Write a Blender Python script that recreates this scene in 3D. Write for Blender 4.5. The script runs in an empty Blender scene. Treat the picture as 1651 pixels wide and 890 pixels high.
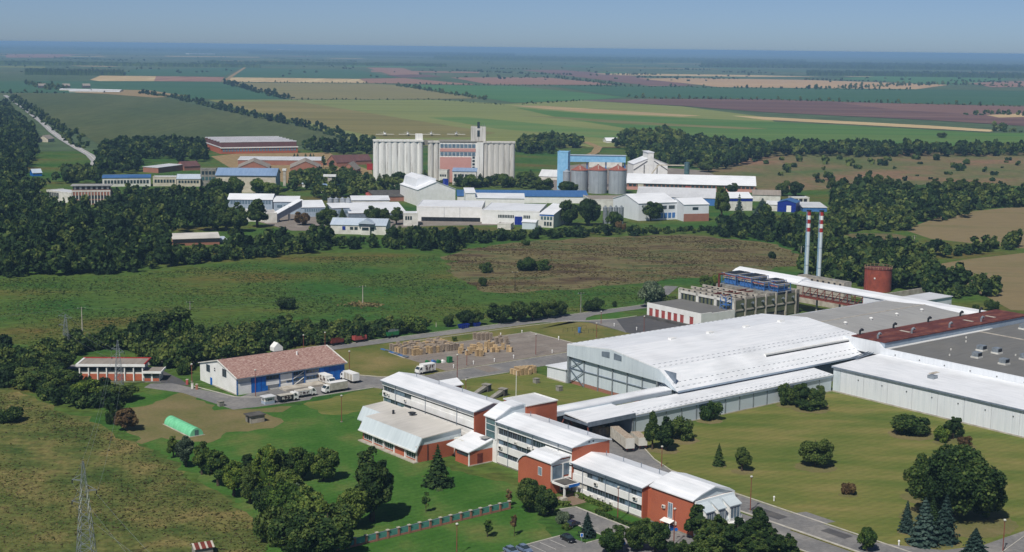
import bpy, math, random
import numpy as np
from mathutils import Matrix, Vector
random.seed(7); RNG = np.random.default_rng(7)
scene = bpy.context.scene
COL = scene.collection
# ------------------------------------------------------------------ camera
F_PX, IMG_W, IMG_H, CAM_H = 2293.0, 1651.0, 890.0, 110.0
ROLL = math.atan(0.0127)
PITCH = math.atan((445 - (66.0 + 0.0127 * 825.5)) * math.cos(ROLL) / F_PX)
FW = np.array([0, math.cos(PITCH), -math.sin(PITCH)])
UP0 = np.array([0, math.sin(PITCH), math.cos(PITCH)]); RT0 = np.array([1.0, 0, 0])
RT = RT0 * math.cos(ROLL) + UP0 * math.sin(ROLL)
UP = -RT0 * math.sin(ROLL) + UP0 * math.cos(ROLL)
cam = bpy.data.cameras.new('camera'); cam.sensor_width = 36; cam.lens = F_PX / IMG_W * 36
cam.clip_start = 1.0; cam.clip_end = 120000
camo = bpy.data.objects.new('camera', cam); COL.objects.link(camo)
camo.matrix_world = Matrix(((RT[0], UP[0], -FW[0], 0), (RT[1], UP[1], -FW[1], 0), (RT[2], UP[2], -FW[2], CAM_H), (0, 0, 0, 1)))
scene.camera = camo
# ------------------------------------------------------------------ sky, sun, exposure
SUN_AZ = math.atan2(-0.45, -0.89)      # horizontal direction towards the sun: (x, y) = (sin, cos)
SUN_EL = math.radians(52)
world = bpy.data.worlds.new('World'); scene.world = world; world.use_nodes = True
wn = world.node_tree.nodes; wl = world.node_tree.links
bg = wn['Background']; bg.inputs['Strength'].default_value = 0.08
sky = wn.new('ShaderNodeTexSky'); sky.sky_type = 'NISHITA'; sky.sun_disc = False
sky.sun_elevation = SUN_EL; sky.sun_rotation = SUN_AZ % (2 * math.pi)
sky.altitude = 110; sky.air_density = 0.4; sky.dust_density = 0.5; sky.ozone_density = 4.0
wl.new(sky.outputs['Color'], bg.inputs['Color'])
sun = bpy.data.lights.new('sun', 'SUN'); sun.energy = 4.1; sun.angle = math.radians(0.5); sun.color = (1.0, 0.95, 0.87)
suno = bpy.data.objects.new('sun', sun); COL.objects.link(suno)
sdir = Vector((math.sin(SUN_AZ) * math.cos(SUN_EL), math.cos(SUN_AZ) * math.cos(SUN_EL), math.sin(SUN_EL)))
suno.rotation_euler = sdir.to_track_quat('Z', 'Y').to_euler(); suno.location = (-200, 0, 300)
vs = scene.view_settings; vs.view_transform = 'Standard'; vs.look = 'None'; vs.exposure = 0.0; vs.gamma = 1.0; vs.use_curve_mapping = False
cy = scene.cycles
cy.max_bounces = 5; cy.diffuse_bounces = 2; cy.glossy_bounces = 2; cy.transmission_bounces = 2; cy.volume_bounces = 1; cy.transparent_max_bounces = 4
cy.use_denoising = True; cy.use_adaptive_sampling = True; cy.adaptive_threshold = 0.015
cy.caustics_reflective = False; cy.caustics_refractive = False

# ------------------------------------------------------------------ survey: from the photograph's columns and rows to the ground
SHEET = {0: (0, 0, 1), 1: (560, 570, 4.45), 2: (780, 640, 3.559), 3: (300, 500, 4.685), 4: (0, 420, 3.869), 5: (860, 480, 4.237),
         6: (1020, 320, 4.045), 7: (1231, 420, 3.7095), 8: (560, 480, 4.45), 9: (1100, 640, 2.996), 10: (0, 620, 3.295),
         11: (250, 620, 3.295), 12: (520, 720, 3.752), 13: (400, 440, 3.931), 14: (600, 380, 3.302), 'A': (340, 210, 4.685),
         'B': (580, 190, 4.685), 'C': (860, 220, 4.345), 'D': (0, 60, 3.869), 'E': (400, 60, 3.869), 'F': (820, 60, 3.869),
         'G': (1231, 60, 3.869), 'H': (0, 230, 3.869), 'I': (1231, 230, 3.869)}
def full(s, x, y):
    a, b, k = SHEET[s]; return a + x / k, b + y / k
def at(px, py, z=0.0):
    d = FW * F_PX + RT * (px - 825.5) + UP * (445 - py)
    t = (z - CAM_H) / d[2]
    return np.array([d[0] * t, d[1] * t, z])
def m_per_px(p):
    return float((np.array([p[0], p[1], p[2] - CAM_H]) @ FW) / F_PX)
TH = math.radians(38.5)                # the works stands on one square grid
UX, UY = math.cos(TH), math.sin(TH)
def uvw(u, v, z=0.0):
    return (u * UX - v * UY, u * UY + v * UX, z)

# ------------------------------------------------------------------ materials
MATS = {}
def lin(c):
    return tuple(((x / 255) / 12.92 if x / 255 < 0.04045 else ((x / 255 + 0.055) / 1.055) ** 2.4) for x in c) + (1.0,)
def newmat(name):
    m = bpy.data.materials.new(name); m.use_nodes = True
    n = m.node_tree.nodes; b = n['Principled BSDF']
    MATS[name] = m
    return m, n, m.node_tree.links, b
def mat(name, c, rough=0.6, c2=None, scale=1.0, stretch=(1, 1, 1), bump=0.0, metal=0.0, spec=0.3, detail=4, lo=0.35, hi=0.65):
    """plain surface: two tones mixed by noise in object space, optional fine relief"""
    m, n, l, b = newmat(name)
    b.inputs['Roughness'].default_value = rough; b.inputs['Metallic'].default_value = metal
    b.inputs['Specular IOR Level'].default_value = spec
    if c2 is None: c2 = tuple(max(0, x * 0.86) for x in c)
    tc = n.new('ShaderNodeTexCoord'); mp = n.new('ShaderNodeMapping'); mp.inputs['Scale'].default_value = stretch
    nz = n.new('ShaderNodeTexNoise'); nz.inputs['Scale'].default_value = scale; nz.inputs['Detail'].default_value = detail
    rp = n.new('ShaderNodeValToRGB'); rp.color_ramp.elements[0].position = lo; rp.color_ramp.elements[1].position = hi
    rp.color_ramp.elements[0].color = lin(c); rp.color_ramp.elements[1].color = lin(c2)
    l.new(tc.outputs['Object'], mp.inputs['Vector']); l.new(mp.outputs['Vector'], nz.inputs['Vector'])
    l.new(nz.outputs['Fac'], rp.inputs['Fac']); l.new(rp.outputs['Color'], b.inputs['Base Color'])
    if bump:
        bp = n.new('ShaderNodeBump'); bp.inputs['Strength'].default_value = bump; bp.inputs['Distance'].default_value = 0.1
        l.new(nz.outputs['Fac'], bp.inputs['Height']); l.new(bp.outputs['Normal'], b.inputs['Normal'])
    return m
def ribbed(name, c, c2, axis='X', pitch=1.0, rough=0.45, metal=0.0, dirt=0.25, depth=0.25, dirtcol=None):
    """profiled sheet metal: ribs as relief, broad soiling streaks across them"""
    m, n, l, b = newmat(name); b.inputs['Roughness'].default_value = rough; b.inputs['Metallic'].default_value = metal
    tc = n.new('ShaderNodeTexCoord')
    wv = n.new('ShaderNodeTexWave'); wv.bands_direction = axis; wv.inputs['Scale'].default_value = 0.314 / pitch
    wv.inputs['Distortion'].default_value = 0
    mp = n.new('ShaderNodeMapping'); mp.inputs['Scale'].default_value = (1.2, 0.12, 0.12) if axis == 'X' else (0.12, 1.2, 0.12)
    nz = n.new('ShaderNodeTexNoise'); nz.inputs['Scale'].default_value = 0.9; nz.inputs['Detail'].default_value = 6
    l.new(tc.outputs['Object'], wv.inputs['Vector']); l.new(tc.outputs['Object'], mp.inputs['Vector']); l.new(mp.outputs['Vector'], nz.inputs['Vector'])
    rp = n.new('ShaderNodeValToRGB'); rp.color_ramp.elements[0].position = 0.35; rp.color_ramp.elements[1].position = 0.7
    rp.color_ramp.elements[0].color = lin(c); rp.color_ramp.elements[1].color = lin(c2)
    l.new(nz.outputs['Fac'], rp.inputs['Fac'])
    n2 = n.new('ShaderNodeTexNoise'); n2.inputs['Scale'].default_value = 0.08; n2.inputs['Detail'].default_value = 5
    l.new(tc.outputs['Object'], n2.inputs['Vector'])
    r2 = n.new('ShaderNodeValToRGB'); r2.color_ramp.elements[0].position = 0.5; r2.color_ramp.elements[1].position = 0.72
    r2.color_ramp.elements[0].color = (0, 0, 0, 1); r2.color_ramp.elements[1].color = (dirt, dirt, dirt, 1)
    l.new(n2.outputs['Fac'], r2.inputs['Fac'])
    mx = n.new('ShaderNodeMix'); mx.data_type = 'RGBA'
    l.new(r2.outputs['Color'], mx.inputs['Factor']); l.new(rp.outputs['Color'], mx.inputs['A'])
    mx.inputs['B'].default_value = lin(dirtcol or tuple(x * 0.7 for x in c)); l.new(mx.outputs['Result'], b.inputs['Base Color'])
    bp = n.new('ShaderNodeBump'); bp.inputs['Strength'].default_value = depth; bp.inputs['Distance'].default_value = 0.08
    l.new(wv.outputs['Fac'], bp.inputs['Height']); l.new(bp.outputs['Normal'], b.inputs['Normal'])
    return m
def land(name, cols, s1=0.05, s2=0.6, stretch=(1, 1, 1), rot=0.0, bump=0.6, fine=0.35, bias=(0.3, 0.5, 0.7), mow=0.0):
    """ground cover: three tones by broad noise, broken by finer noise in value"""
    m, n, l, b = newmat(name); b.inputs['Roughness'].default_value = 0.95; b.inputs['Specular IOR Level'].default_value = 0.08
    tc = n.new('ShaderNodeTexCoord'); mp = n.new('ShaderNodeMapping'); mp.inputs['Scale'].default_value = stretch; mp.inputs['Rotation'].default_value = (0, 0, rot)
    l.new(tc.outputs['Object'], mp.inputs['Vector'])
    a = n.new('ShaderNodeTexNoise'); a.inputs['Scale'].default_value = s1; a.inputs['Detail'].default_value = 7; a.inputs['Roughness'].default_value = 0.62
    f = n.new('ShaderNodeTexNoise'); f.inputs['Scale'].default_value = s2; f.inputs['Detail'].default_value = 5; f.inputs['Roughness'].default_value = 0.7
    l.new(mp.outputs['Vector'], a.inputs['Vector']); l.new(mp.outputs['Vector'], f.inputs['Vector'])
    rp = n.new('ShaderNodeValToRGB'); e = rp.color_ramp.elements
    e[0].position = bias[0]; e[0].color = lin(cols[0]); e[1].position = bias[2]; e[1].color = lin(cols[2])
    x = e.new(bias[1]); x.color = lin(cols[1])
    l.new(a.outputs['Fac'], rp.inputs['Fac'])
    mr = n.new('ShaderNodeMapRange'); mr.inputs['From Min'].default_value = 0.3; mr.inputs['From Max'].default_value = 0.7
    mr.inputs['To Min'].default_value = 1 - fine; mr.inputs['To Max'].default_value = 1 + fine
    l.new(f.outputs['Fac'], mr.inputs['Value'])
    mx = n.new('ShaderNodeMix'); mx.data_type = 'RGBA'; mx.blend_type = 'MULTIPLY'; mx.inputs['Factor'].default_value = 1.0
    l.new(rp.outputs['Color'], mx.inputs['A']); l.new(mr.outputs['Result'], mx.inputs['B']); l.new(mx.outputs['Result'], b.inputs['Base Color'])
    if mow:                                             # mowing lanes, a little uneven
        wv = n.new('ShaderNodeTexWave'); wv.inputs['Scale'].default_value = 0.14; wv.inputs['Distortion'].default_value = 3.0; wv.inputs['Detail'].default_value = 3; wv.inputs['Detail Scale'].default_value = 0.4
        mw = n.new('ShaderNodeMapping'); mw.inputs['Rotation'].default_value = (0, 0, 0.9); l.new(tc.outputs['Object'], mw.inputs['Vector']); l.new(mw.outputs['Vector'], wv.inputs['Vector'])
        m2 = n.new('ShaderNodeMapRange'); m2.inputs['To Min'].default_value = 1 - mow; m2.inputs['To Max'].default_value = 1 + mow; l.new(wv.outputs['Fac'], m2.inputs['Value'])
        x2 = n.new('ShaderNodeMix'); x2.data_type = 'RGBA'; x2.blend_type = 'MULTIPLY'; x2.inputs['Factor'].default_value = 1.0
        l.new(mx.outputs['Result'], x2.inputs['A']); l.new(m2.outputs['Result'], x2.inputs['B']); l.new(x2.outputs['Result'], b.inputs['Base Color'])
    if bump:
        bp = n.new('ShaderNodeBump'); bp.inputs['Strength'].default_value = bump; bp.inputs['Distance'].default_value = 0.4
        l.new(f.outputs['Fac'], bp.inputs['Height']); l.new(bp.outputs['Normal'], b.inputs['Normal'])
    return m
def brickmat(name, c1, c2, mortar, sx=1.0):
    m, n, l, b = newmat(name); b.inputs['Roughness'].default_value = 0.85
    tc = n.new('ShaderNodeTexCoord'); mp = n.new('ShaderNodeMapping'); mp.inputs['Rotation'].default_value = (math.radians(90), 0, 0)
    nz = n.new('ShaderNodeTexNoise'); nz.inputs['Scale'].default_value = 3.0; nz.inputs['Detail'].default_value = 6
    n2 = n.new('ShaderNodeTexNoise'); n2.inputs['Scale'].default_value = 0.25; n2.inputs['Detail'].default_value = 4
    l.new(tc.outputs['Object'], nz.inputs['Vector']); l.new(tc.outputs['Object'], n2.inputs['Vector'])
    wv = n.new('ShaderNodeTexWave'); wv.bands_direction = 'Z'; wv.inputs['Scale'].default_value = 1.6; wv.inputs['Distortion'].default_value = 0.4
    l.new(tc.outputs['Object'], wv.inputs['Vector'])
    r = n.new('ShaderNodeValToRGB'); r.color_ramp.elements[0].color = lin(c1); r.color_ramp.elements[1].color = lin(c2)
    r.color_ramp.elements[0].position = 0.3; r.color_ramp.elements[1].position = 0.7
    ad = n.new('ShaderNodeMath'); ad.operation = 'ADD'; hf = n.new('ShaderNodeMath'); hf.operation = 'MULTIPLY'; hf.inputs[1].default_value = 0.5
    l.new(nz.outputs['Fac'], ad.inputs[0]); l.new(n2.outputs['Fac'], ad.inputs[1]); l.new(ad.outputs[0], hf.inputs[0]); l.new(hf.outputs[0], r.inputs['Fac'])
    mx = n.new('ShaderNodeMix'); mx.data_type = 'RGBA'
    mr = n.new('ShaderNodeMapRange'); mr.inputs['From Min'].default_value = 0.85; mr.inputs['From Max'].default_value = 1.0; mr.inputs['To Max'].default_value = 0.35
    l.new(wv.outputs['Fac'], mr.inputs['Value']); l.new(mr.outputs['Result'], mx.inputs['Factor'])
    l.new(r.outputs['Color'], mx.inputs['A']); mx.inputs['B'].default_value = lin(mortar); l.new(mx.outputs['Result'], b.inputs['Base Color'])
    return m
def leafmat(name, dark, mid, light, trans=0.25):
    """leaves: tone from the per-clump tint attribute and a random shift for each plant"""
    m, n, l, b = newmat(name); b.inputs['Roughness'].default_value = 0.7; b.inputs['Specular IOR Level'].default_value = 0.15
    at_ = n.new('ShaderNodeAttribute'); at_.attribute_name = 'tint'
    oi = n.new('ShaderNodeObjectInfo')
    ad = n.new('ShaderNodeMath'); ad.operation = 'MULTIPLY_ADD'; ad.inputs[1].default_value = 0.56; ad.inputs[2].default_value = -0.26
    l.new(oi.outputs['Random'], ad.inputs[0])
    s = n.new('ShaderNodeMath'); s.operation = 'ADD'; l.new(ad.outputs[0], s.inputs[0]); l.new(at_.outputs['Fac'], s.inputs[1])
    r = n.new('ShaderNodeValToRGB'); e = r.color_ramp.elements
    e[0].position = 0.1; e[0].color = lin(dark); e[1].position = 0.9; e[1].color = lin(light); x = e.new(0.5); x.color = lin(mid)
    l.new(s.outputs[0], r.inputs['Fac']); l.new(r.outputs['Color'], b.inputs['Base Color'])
    tr = n.new('ShaderNodeBsdfTranslucent'); l.new(r.outputs['Color'], tr.inputs['Color'])
    mx = n.new('ShaderNodeMixShader'); mx.inputs['Fac'].default_value = trans
    out = n['Material Output']; l.new(b.outputs[0], mx.inputs[1]); l.new(tr.outputs[0], mx.inputs[2]); l.new(mx.outputs[0], out.inputs['Surface'])
    return m
M = MATS
mat('white_paint', (238, 238, 236), 0.5, (226, 226, 222), 0.35)
mat('white_plaster', (222, 221, 214), 0.8, (198, 196, 188), 0.3)
mat('cream_plaster', (205, 198, 180), 0.85, (186, 178, 160), 0.3)
mat('grey_concrete', (150, 148, 140), 0.9, (118, 114, 106), 0.5, bump=0.2)
mat('pale_concrete', (190, 184, 172), 0.9, (160, 152, 140), 0.4)
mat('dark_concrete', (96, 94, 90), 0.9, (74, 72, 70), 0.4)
mat('grey_steel', (130, 142, 156), 0.45, (108, 120, 134), 0.8, metal=0.2)
mat('galv_steel', (158, 166, 172), 0.4, (128, 136, 142), 1.2, metal=0.35)
mat('blue_grey_sheet', (168, 182, 196), 0.5, (150, 166, 182), 0.4)
mat('rust_steel', (120, 56, 44), 0.8, (92, 44, 38), 0.8)
mat('black_rubber', (24, 24, 25), 0.85, (34, 33, 32), 2)
mat('dark_metal', (46, 48, 52), 0.5, (34, 36, 40), 1)
mat('brown_metal', (142, 82, 68), 0.7, (118, 66, 56), 2)
mat('glass', (44, 56, 62), 0.12, (58, 72, 78), 0.25, spec=0.7)
mat('teal_glass', (84, 116, 118), 0.12, (66, 92, 98), 0.4, spec=0.7)
mat('bright_glass', (118, 140, 156), 0.15, (86, 106, 122), 0.4, spec=0.7)
mat('blue_paint', (24, 108, 196), 0.5, (20, 92, 172), 0.7)
mat('deep_blue', (24, 52, 150), 0.5, (20, 42, 124), 0.7)
mat('light_blue', (148, 198, 232), 0.5, (128, 182, 220), 0.4)
mat('steel_blue', (74, 122, 184), 0.5, (60, 106, 168), 0.6)
mat('red_paint', (176, 50, 44), 0.55, (150, 44, 40), 0.7)
mat('door_red', (176, 88, 82), 0.65, (156, 72, 68), 1.0)
mat('green_paint', (46, 122, 70), 0.6, (38, 100, 58), 0.8)
mat('olive_panel', (112, 116, 88), 0.8, (94, 98, 76), 0.4)
mat('black_paint', (20, 21, 26), 0.25, (28, 29, 34), 1, spec=0.6)
mat('navy_paint', (24, 32, 60), 0.25, (28, 38, 70), 1, spec=0.6)
mat('silver_blue_paint', (112, 128, 152), 0.3, (100, 116, 142), 1, spec=0.6)
mat('lamp_glass', (214, 214, 204), 0.3)
mat('headlight', (220, 224, 226), 0.15)
mat('tail_light', (150, 24, 22), 0.3)
brickmat('brick', (184, 100, 68), (160, 80, 54), (186, 142, 118))
brickmat('brick_dull', (164, 112, 92), (140, 92, 76), (172, 146, 128))
brickmat('brick_pink', (204, 152, 142), (190, 136, 126), (214, 190, 180))
ribbed('roof_white', (238, 240, 243), (222, 226, 230), 'Y', 1.0, dirt=0.26, depth=0.16)
ribbed('roof_white_y', (238, 240, 243), (220, 224, 228), 'X', 1.0, dirt=0.3, depth=0.16)
ribbed('roof_cream', (212, 208, 200), (198, 194, 186), 'Y', 0.6, dirt=0.4)
ribbed('roof_grey_white', (216, 218, 220), (204, 206, 208), 'X', 1.1, dirt=0.3)
ribbed('roof_grey', (158, 158, 156), (142, 142, 141), 'X', 1.5, rough=0.85, dirt=0.3, depth=0.1, dirtcol=(178, 176, 170))
ribbed('roof_dark', (112, 112, 110), (100, 100, 98), 'Y', 2.0, rough=0.9, dirt=0.3, depth=0.06, dirtcol=(126, 122, 114))
ribbed('roof_blue', (70, 112, 164), (60, 100, 152), 'X', 1.2, dirt=0.4)
ribbed('roof_blue_grey', (136, 160, 190), (120, 146, 180), 'X', 1.2, dirt=0.3)
ribbed('roof_pale_blue', (190, 202, 214), (176, 190, 206), 'X', 1.2, dirt=0.3)
ribbed('roof_brown', (104, 70, 66), (88, 60, 58), 'X', 1.2, rough=0.9, dirt=0.3)
ribbed('roof_taupe', (150, 142, 132), (136, 128, 118), 'X', 1.2, rough=0.9, dirt=0.3)
ribbed('sheet_blue_white', (204, 215, 222), (190, 202, 210), 'Y', 1.0, dirt=0.12)
ribbed('sheet_white', (226, 230, 234), (214, 219, 224), 'Y', 0.8, dirt=0.1)
ribbed('sheet_pale', (206, 216, 220), (192, 203, 208), 'Y', 0.8, dirt=0.15)
ribbed('sheet_grey', (150, 156, 166), (138, 144, 154), 'X', 0.6, dirt=0.2)
ribbed('silo_steel', (176, 182, 188), (150, 156, 164), 'Z', 1.2, rough=0.4, metal=0.15, dirt=0.3)
ribbed('silo_rust', (152, 92, 78), (134, 78, 66), 'X', 1.2, rough=0.8, dirt=0.3)
# patched old tiles on the warehouse
def patchy(name, c1, c2, c3, s):
    m, n, l, b = newmat(name); b.inputs['Roughness'].default_value = 0.9
    tc = n.new('ShaderNodeTexCoord'); mp = n.new('ShaderNodeMapping'); mp.inputs['Scale'].default_value = (0.55, 1.4, 1)
    l.new(tc.outputs['Object'], mp.inputs['Vector'])
    nz = n.new('ShaderNodeTexNoise'); nz.inputs['Scale'].default_value = s; nz.inputs['Detail'].default_value = 8; nz.inputs['Roughness'].default_value = 0.75
    l.new(mp.outputs['Vector'], nz.inputs['Vector'])
    r = n.new('ShaderNodeValToRGB'); e = r.color_ramp.elements; e[0].position = 0.36; e[0].color = lin(c1); e[1].position = 0.66; e[1].color = lin(c3); x = e.new(0.5); x.color = lin(c2)
    l.new(nz.outputs['Fac'], r.inputs['Fac']); l.new(r.outputs['Color'], b.inputs['Base Color'])
    bp = n.new('ShaderNodeBump'); bp.inputs['Strength'].default_value = 0.4; bp.inputs['Distance'].default_value = 0.1
    l.new(nz.outputs['Fac'], bp.inputs['Height']); l.new(bp.outputs['Normal'], b.inputs['Normal'])
patchy('roof_tile', (118, 82, 76), (154, 120, 110), (202, 182, 170), 2.0)
patchy('roof_rust', (78, 36, 32), (94, 44, 38), (136, 82, 60), 0.22)
patchy('tank_rust', (162, 80, 60), (142, 68, 52), (116, 58, 46), 0.3)
def stained(name, c1, c2, dark):
    m, n, l, b = newmat(name); b.inputs['Roughness'].default_value = 0.9
    tc = n.new('ShaderNodeTexCoord'); mp = n.new('ShaderNodeMapping'); mp.inputs['Scale'].default_value = (0.5, 0.5, 0.03)
    l.new(tc.outputs['Object'], mp.inputs['Vector'])
    nz = n.new('ShaderNodeTexNoise'); nz.inputs['Scale'].default_value = 1.3; nz.inputs['Detail'].default_value = 8; nz.inputs['Roughness'].default_value = 0.7
    l.new(mp.outputs['Vector'], nz.inputs['Vector'])
    r = n.new('ShaderNodeValToRGB'); e = r.color_ramp.elements; e[0].position = 0.33; e[0].color = lin(dark); e[1].position = 0.62; e[1].color = lin(c1); x = e.new(0.45); x.color = lin(c2)
    l.new(nz.outputs['Fac'], r.inputs['Fac']); l.new(r.outputs['Color'], b.inputs['Base Color'])
stained('silo_white', (236, 236, 232), (222, 221, 216), (160, 156, 150))
stained('silo_grey', (212, 210, 204), (194, 191, 184), (136, 132, 126))
stained('tunnel_green', (124, 206, 160), (112, 194, 148), (100, 180, 136))
mat('wood_pallet', (212, 186, 144), 0.85, (172, 146, 110), 2.0)
mat('wood_grey', (184, 170, 152), 0.85, (146, 130, 114), 2.0)
mat('bark', (88, 76, 62), 0.95, (62, 54, 46), 2.0, bump=0.4)
# vegetation
leafmat('leaf_dark', (38, 58, 32), (60, 84, 42), (100, 116, 58), 0.3)
leafmat('leaf_mid', (42, 66, 32), (74, 100, 46), (116, 132, 62), 0.3)
leafmat('leaf_light', (46, 70, 30), (84, 110, 44), (132, 146, 62))
leafmat('leaf_grey', (52, 68, 52), (84, 102, 78), (124, 138, 108))
leafmat('leaf_spruce', (28, 46, 40), (50, 72, 64), (84, 104, 94))
leafmat('leaf_red', (74, 58, 42), (104, 84, 58), (132, 112, 76))
leafmat('leaf_wood', (36, 56, 32), (64, 88, 44), (112, 124, 62), 0.3)
leafmat('weed', (92, 88, 56), (124, 114, 74), (156, 142, 98), 0.5)
leafmat('weed_green', (70, 86, 44), (92, 106, 54), (124, 130, 74), 0.5)
leafmat('weed_dark', (66, 58, 42), (94, 82, 58), (120, 106, 74), 0.5)

# ------------------------------------------------------------------ mesh helpers
class MB:
    """collects shapes and links them as one mesh object"""
    def __init__(s): s.v = []; s.f = []
    def add(s, vs, fs):
        o = len(s.v); s.v.extend([tuple(map(float, p)) for p in vs]); s.f.extend([tuple(i + o for i in q) for q in fs]); return s
    def box(s, x0, x1, y0, y1, z0, z1):
        return s.add([(x0, y0, z0), (x1, y0, z0), (x1, y1, z0), (x0, y1, z0), (x0, y0, z1), (x1, y0, z1), (x1, y1, z1), (x0, y1, z1)],
                     [(3, 2, 1, 0), (4, 5, 6, 7), (0, 1, 5, 4), (1, 2, 6, 5), (2, 3, 7, 6), (3, 0, 4, 7)])
    def prism(s, prof, a0, a1, axis):
        """profile extruded: axis 'x': prof=(y,z); 'y': prof=(x,z); 'z': prof=(x,y)"""
        k = len(prof)
        def mk(p, a): return {'x': (a, p[0], p[1]), 'y': (p[0], a, p[1]), 'z': (p[0], p[1], a)}[axis]
        vs = [mk(p, a0) for p in prof] + [mk(p, a1) for p in prof]
        return s.add(vs, [tuple(range(k))[::-1], tuple(range(k, 2 * k))] + [(i, (i + 1) % k, k + (i + 1) % k, k + i) for i in range(k)])
    def beam(s, a, b, w, h=None):
        a = np.array(a, float); b = np.array(b, float); h = h or w; d = b - a; L = np.linalg.norm(d); d /= L
        r = np.cross(d, (0, 0, 1)); n = np.linalg.norm(r); r = np.array((1., 0, 0)) if n < 1e-5 else r / n; u = np.cross(r, d)
        vs = []
        for p in (a, b):
            for i, j in ((-1, -1), (1, -1), (1, 1), (-1, 1)): vs.append(p + r * i * w / 2 + u * j * h / 2)
        return s.add(vs, [(3, 2, 1, 0), (4, 5, 6, 7), (0, 1, 5, 4), (1, 2, 6, 5), (2, 3, 7, 6), (3, 0, 4, 7)])
    def cyl(s, a, b, r0, r1=None, n=10, cap=True):
        r1 = r0 if r1 is None else r1
        a = np.array(a, float); b = np.array(b, float); d = (b - a) / np.linalg.norm(b - a)
        t = np.array((1., 0, 0)) if abs(d[2]) > 0.9 else np.array((0, 0, 1.)); r = np.cross(d, t); r /= np.linalg.norm(r); u = np.cross(d, r)
        vs = []
        for p, q in ((a, r0), (b, r1)):
            for i in range(n):
                an = 2 * math.pi * i / n; vs.append(p + q * (r * math.cos(an) + u * math.sin(an)))
        fs = [(i, (i + 1) % n, n + (i + 1) % n, n + i) for i in range(n)]
        if cap: fs += [tuple(range(n))[::-1], tuple(range(n, 2 * n))]
        return s.add(vs, fs)
    def lathe(s, prof, c=(0, 0, 0), n=20):
        vs = []; k = len(prof)
        for r, zz in prof:
            for i in range(n):
                an = 2 * math.pi * i / n; vs.append((c[0] + r * math.cos(an), c[1] + r * math.sin(an), c[2] + zz))
        fs = [(j * n + i, j * n + (i + 1) % n, (j + 1) * n + (i + 1) % n, (j + 1) * n + i) for j in range(k - 1) for i in range(n)]
        fs.append(tuple(range((k - 1) * n, k * n))); return s.add(vs, fs)
    def mesh(s, name, m, smooth=False):
        me = bpy.data.meshes.new(name); me.from_pydata(s.v, [], s.f)
        if m: me.materials.append(M[m] if isinstance(m, str) else m)
        if smooth: me.polygons.foreach_set('use_smooth', [True] * len(me.polygons))
        return me
    def build(s, name, m, parent=None, smooth=False):
        return obj(name, s.mesh(name, m, smooth), parent)
def obj(name, me, parent=None, loc=None, rot=None):
    o = bpy.data.objects.new(name, me); COL.objects.link(o)
    if parent: o.parent = parent
    if loc is not None: o.location = loc
    if rot is not None: o.rotation_euler = (0, 0, rot)
    return o
def tag(o, label, cat, group=None):
    o['label'] = label; o['category'] = cat
    if group: o['group'] = group
    return o
def thing(name, label, cat, loc=(0, 0, 0), rot=0.0, group=None):
    o = bpy.data.objects.new(name, None); COL.objects.link(o); o.empty_display_size = 0.5
    o.location = loc; o.rotation_euler = (0, 0, rot)
    return tag(o, label, cat, group)
def grid_thing(name, label, cat, u, v, group=None):
    return thing(name, label, cat, uvw(u, v), TH, group)
def bx(parent, name, m, *b):
    mb = MB()
    for q in b: mb.box(*q)
    return mb.build(name, m, parent)
def kind(o, k): o['kind'] = k; return o
def clone(root, loc, rot=None, label=None, group=None, scale=None):
    r = root.copy(); COL.objects.link(r); r.location = loc
    if rot is not None: r.rotation_euler = (0, 0, rot)
    if scale is not None: r.scale = scale
    if label: r['label'] = label
    if group: r['group'] = group
    for ch in root.children:
        c = ch.copy(); COL.objects.link(c); c.parent = r
        for gch in ch.children:
            d = gch.copy(); COL.objects.link(d); d.parent = c
    return r
def sheet(name, pts, m, z=0.02, knd='structure'):
    """flat sheet from ground points"""
    me = bpy.data.meshes.new(name); me.from_pydata([(p[0], p[1], 0) for p in pts], [], [tuple(range(len(pts)))]); me.materials.append(M[m])
    o = obj(name, me, loc=(0, 0, z))
    if me.polygons[0].normal.z < 0: me.flip_normals()
    return kind(o, knd)
def ragged(pts, amp, step=3.0, seed=1):
    """subdivide an outline and shift it irregularly"""
    r = random.Random(seed); out = []; n = len(pts)
    for i in range(n):
        a = np.array(pts[i][:2]); b = np.array(pts[(i + 1) % n][:2]); L = np.linalg.norm(b - a); k = min(60, max(1, int(L / step))); d = (b - a) / max(L, 1e-6); q = np.array([-d[1], d[0]])
        for j in range(k): out.append(a + (b - a) * j / k + q * r.gauss(0, amp) * (0.3 if j == 0 else 1))
    return out
def psheet(name, px, m, z=0.02, rag=0.0):
    p = [at(*q) for q in px]; return sheet(name, ragged(p, rag, rag * 3) if rag else p, m, z)
def usheet(name, uv, m, z=0.02): return sheet(name, [uvw(*p) for p in uv], m, z)
def urect(name, u0, u1, v0, v1, m, z=0.02): return usheet(name, [(u0, v0), (u1, v0), (u1, v1), (u0, v1)], m, z)
def ribbon(pts, w):
    p = [np.array(q[:2], float) for q in pts]; L = []; R = []
    for i in range(len(p)):
        d = p[min(i + 1, len(p) - 1)] - p[max(i - 1, 0)]; d /= np.linalg.norm(d); n = np.array((-d[1], d[0]))
        L.append(p[i] + n * w / 2); R.append(p[i] - n * w / 2)
    return L, R
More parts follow.
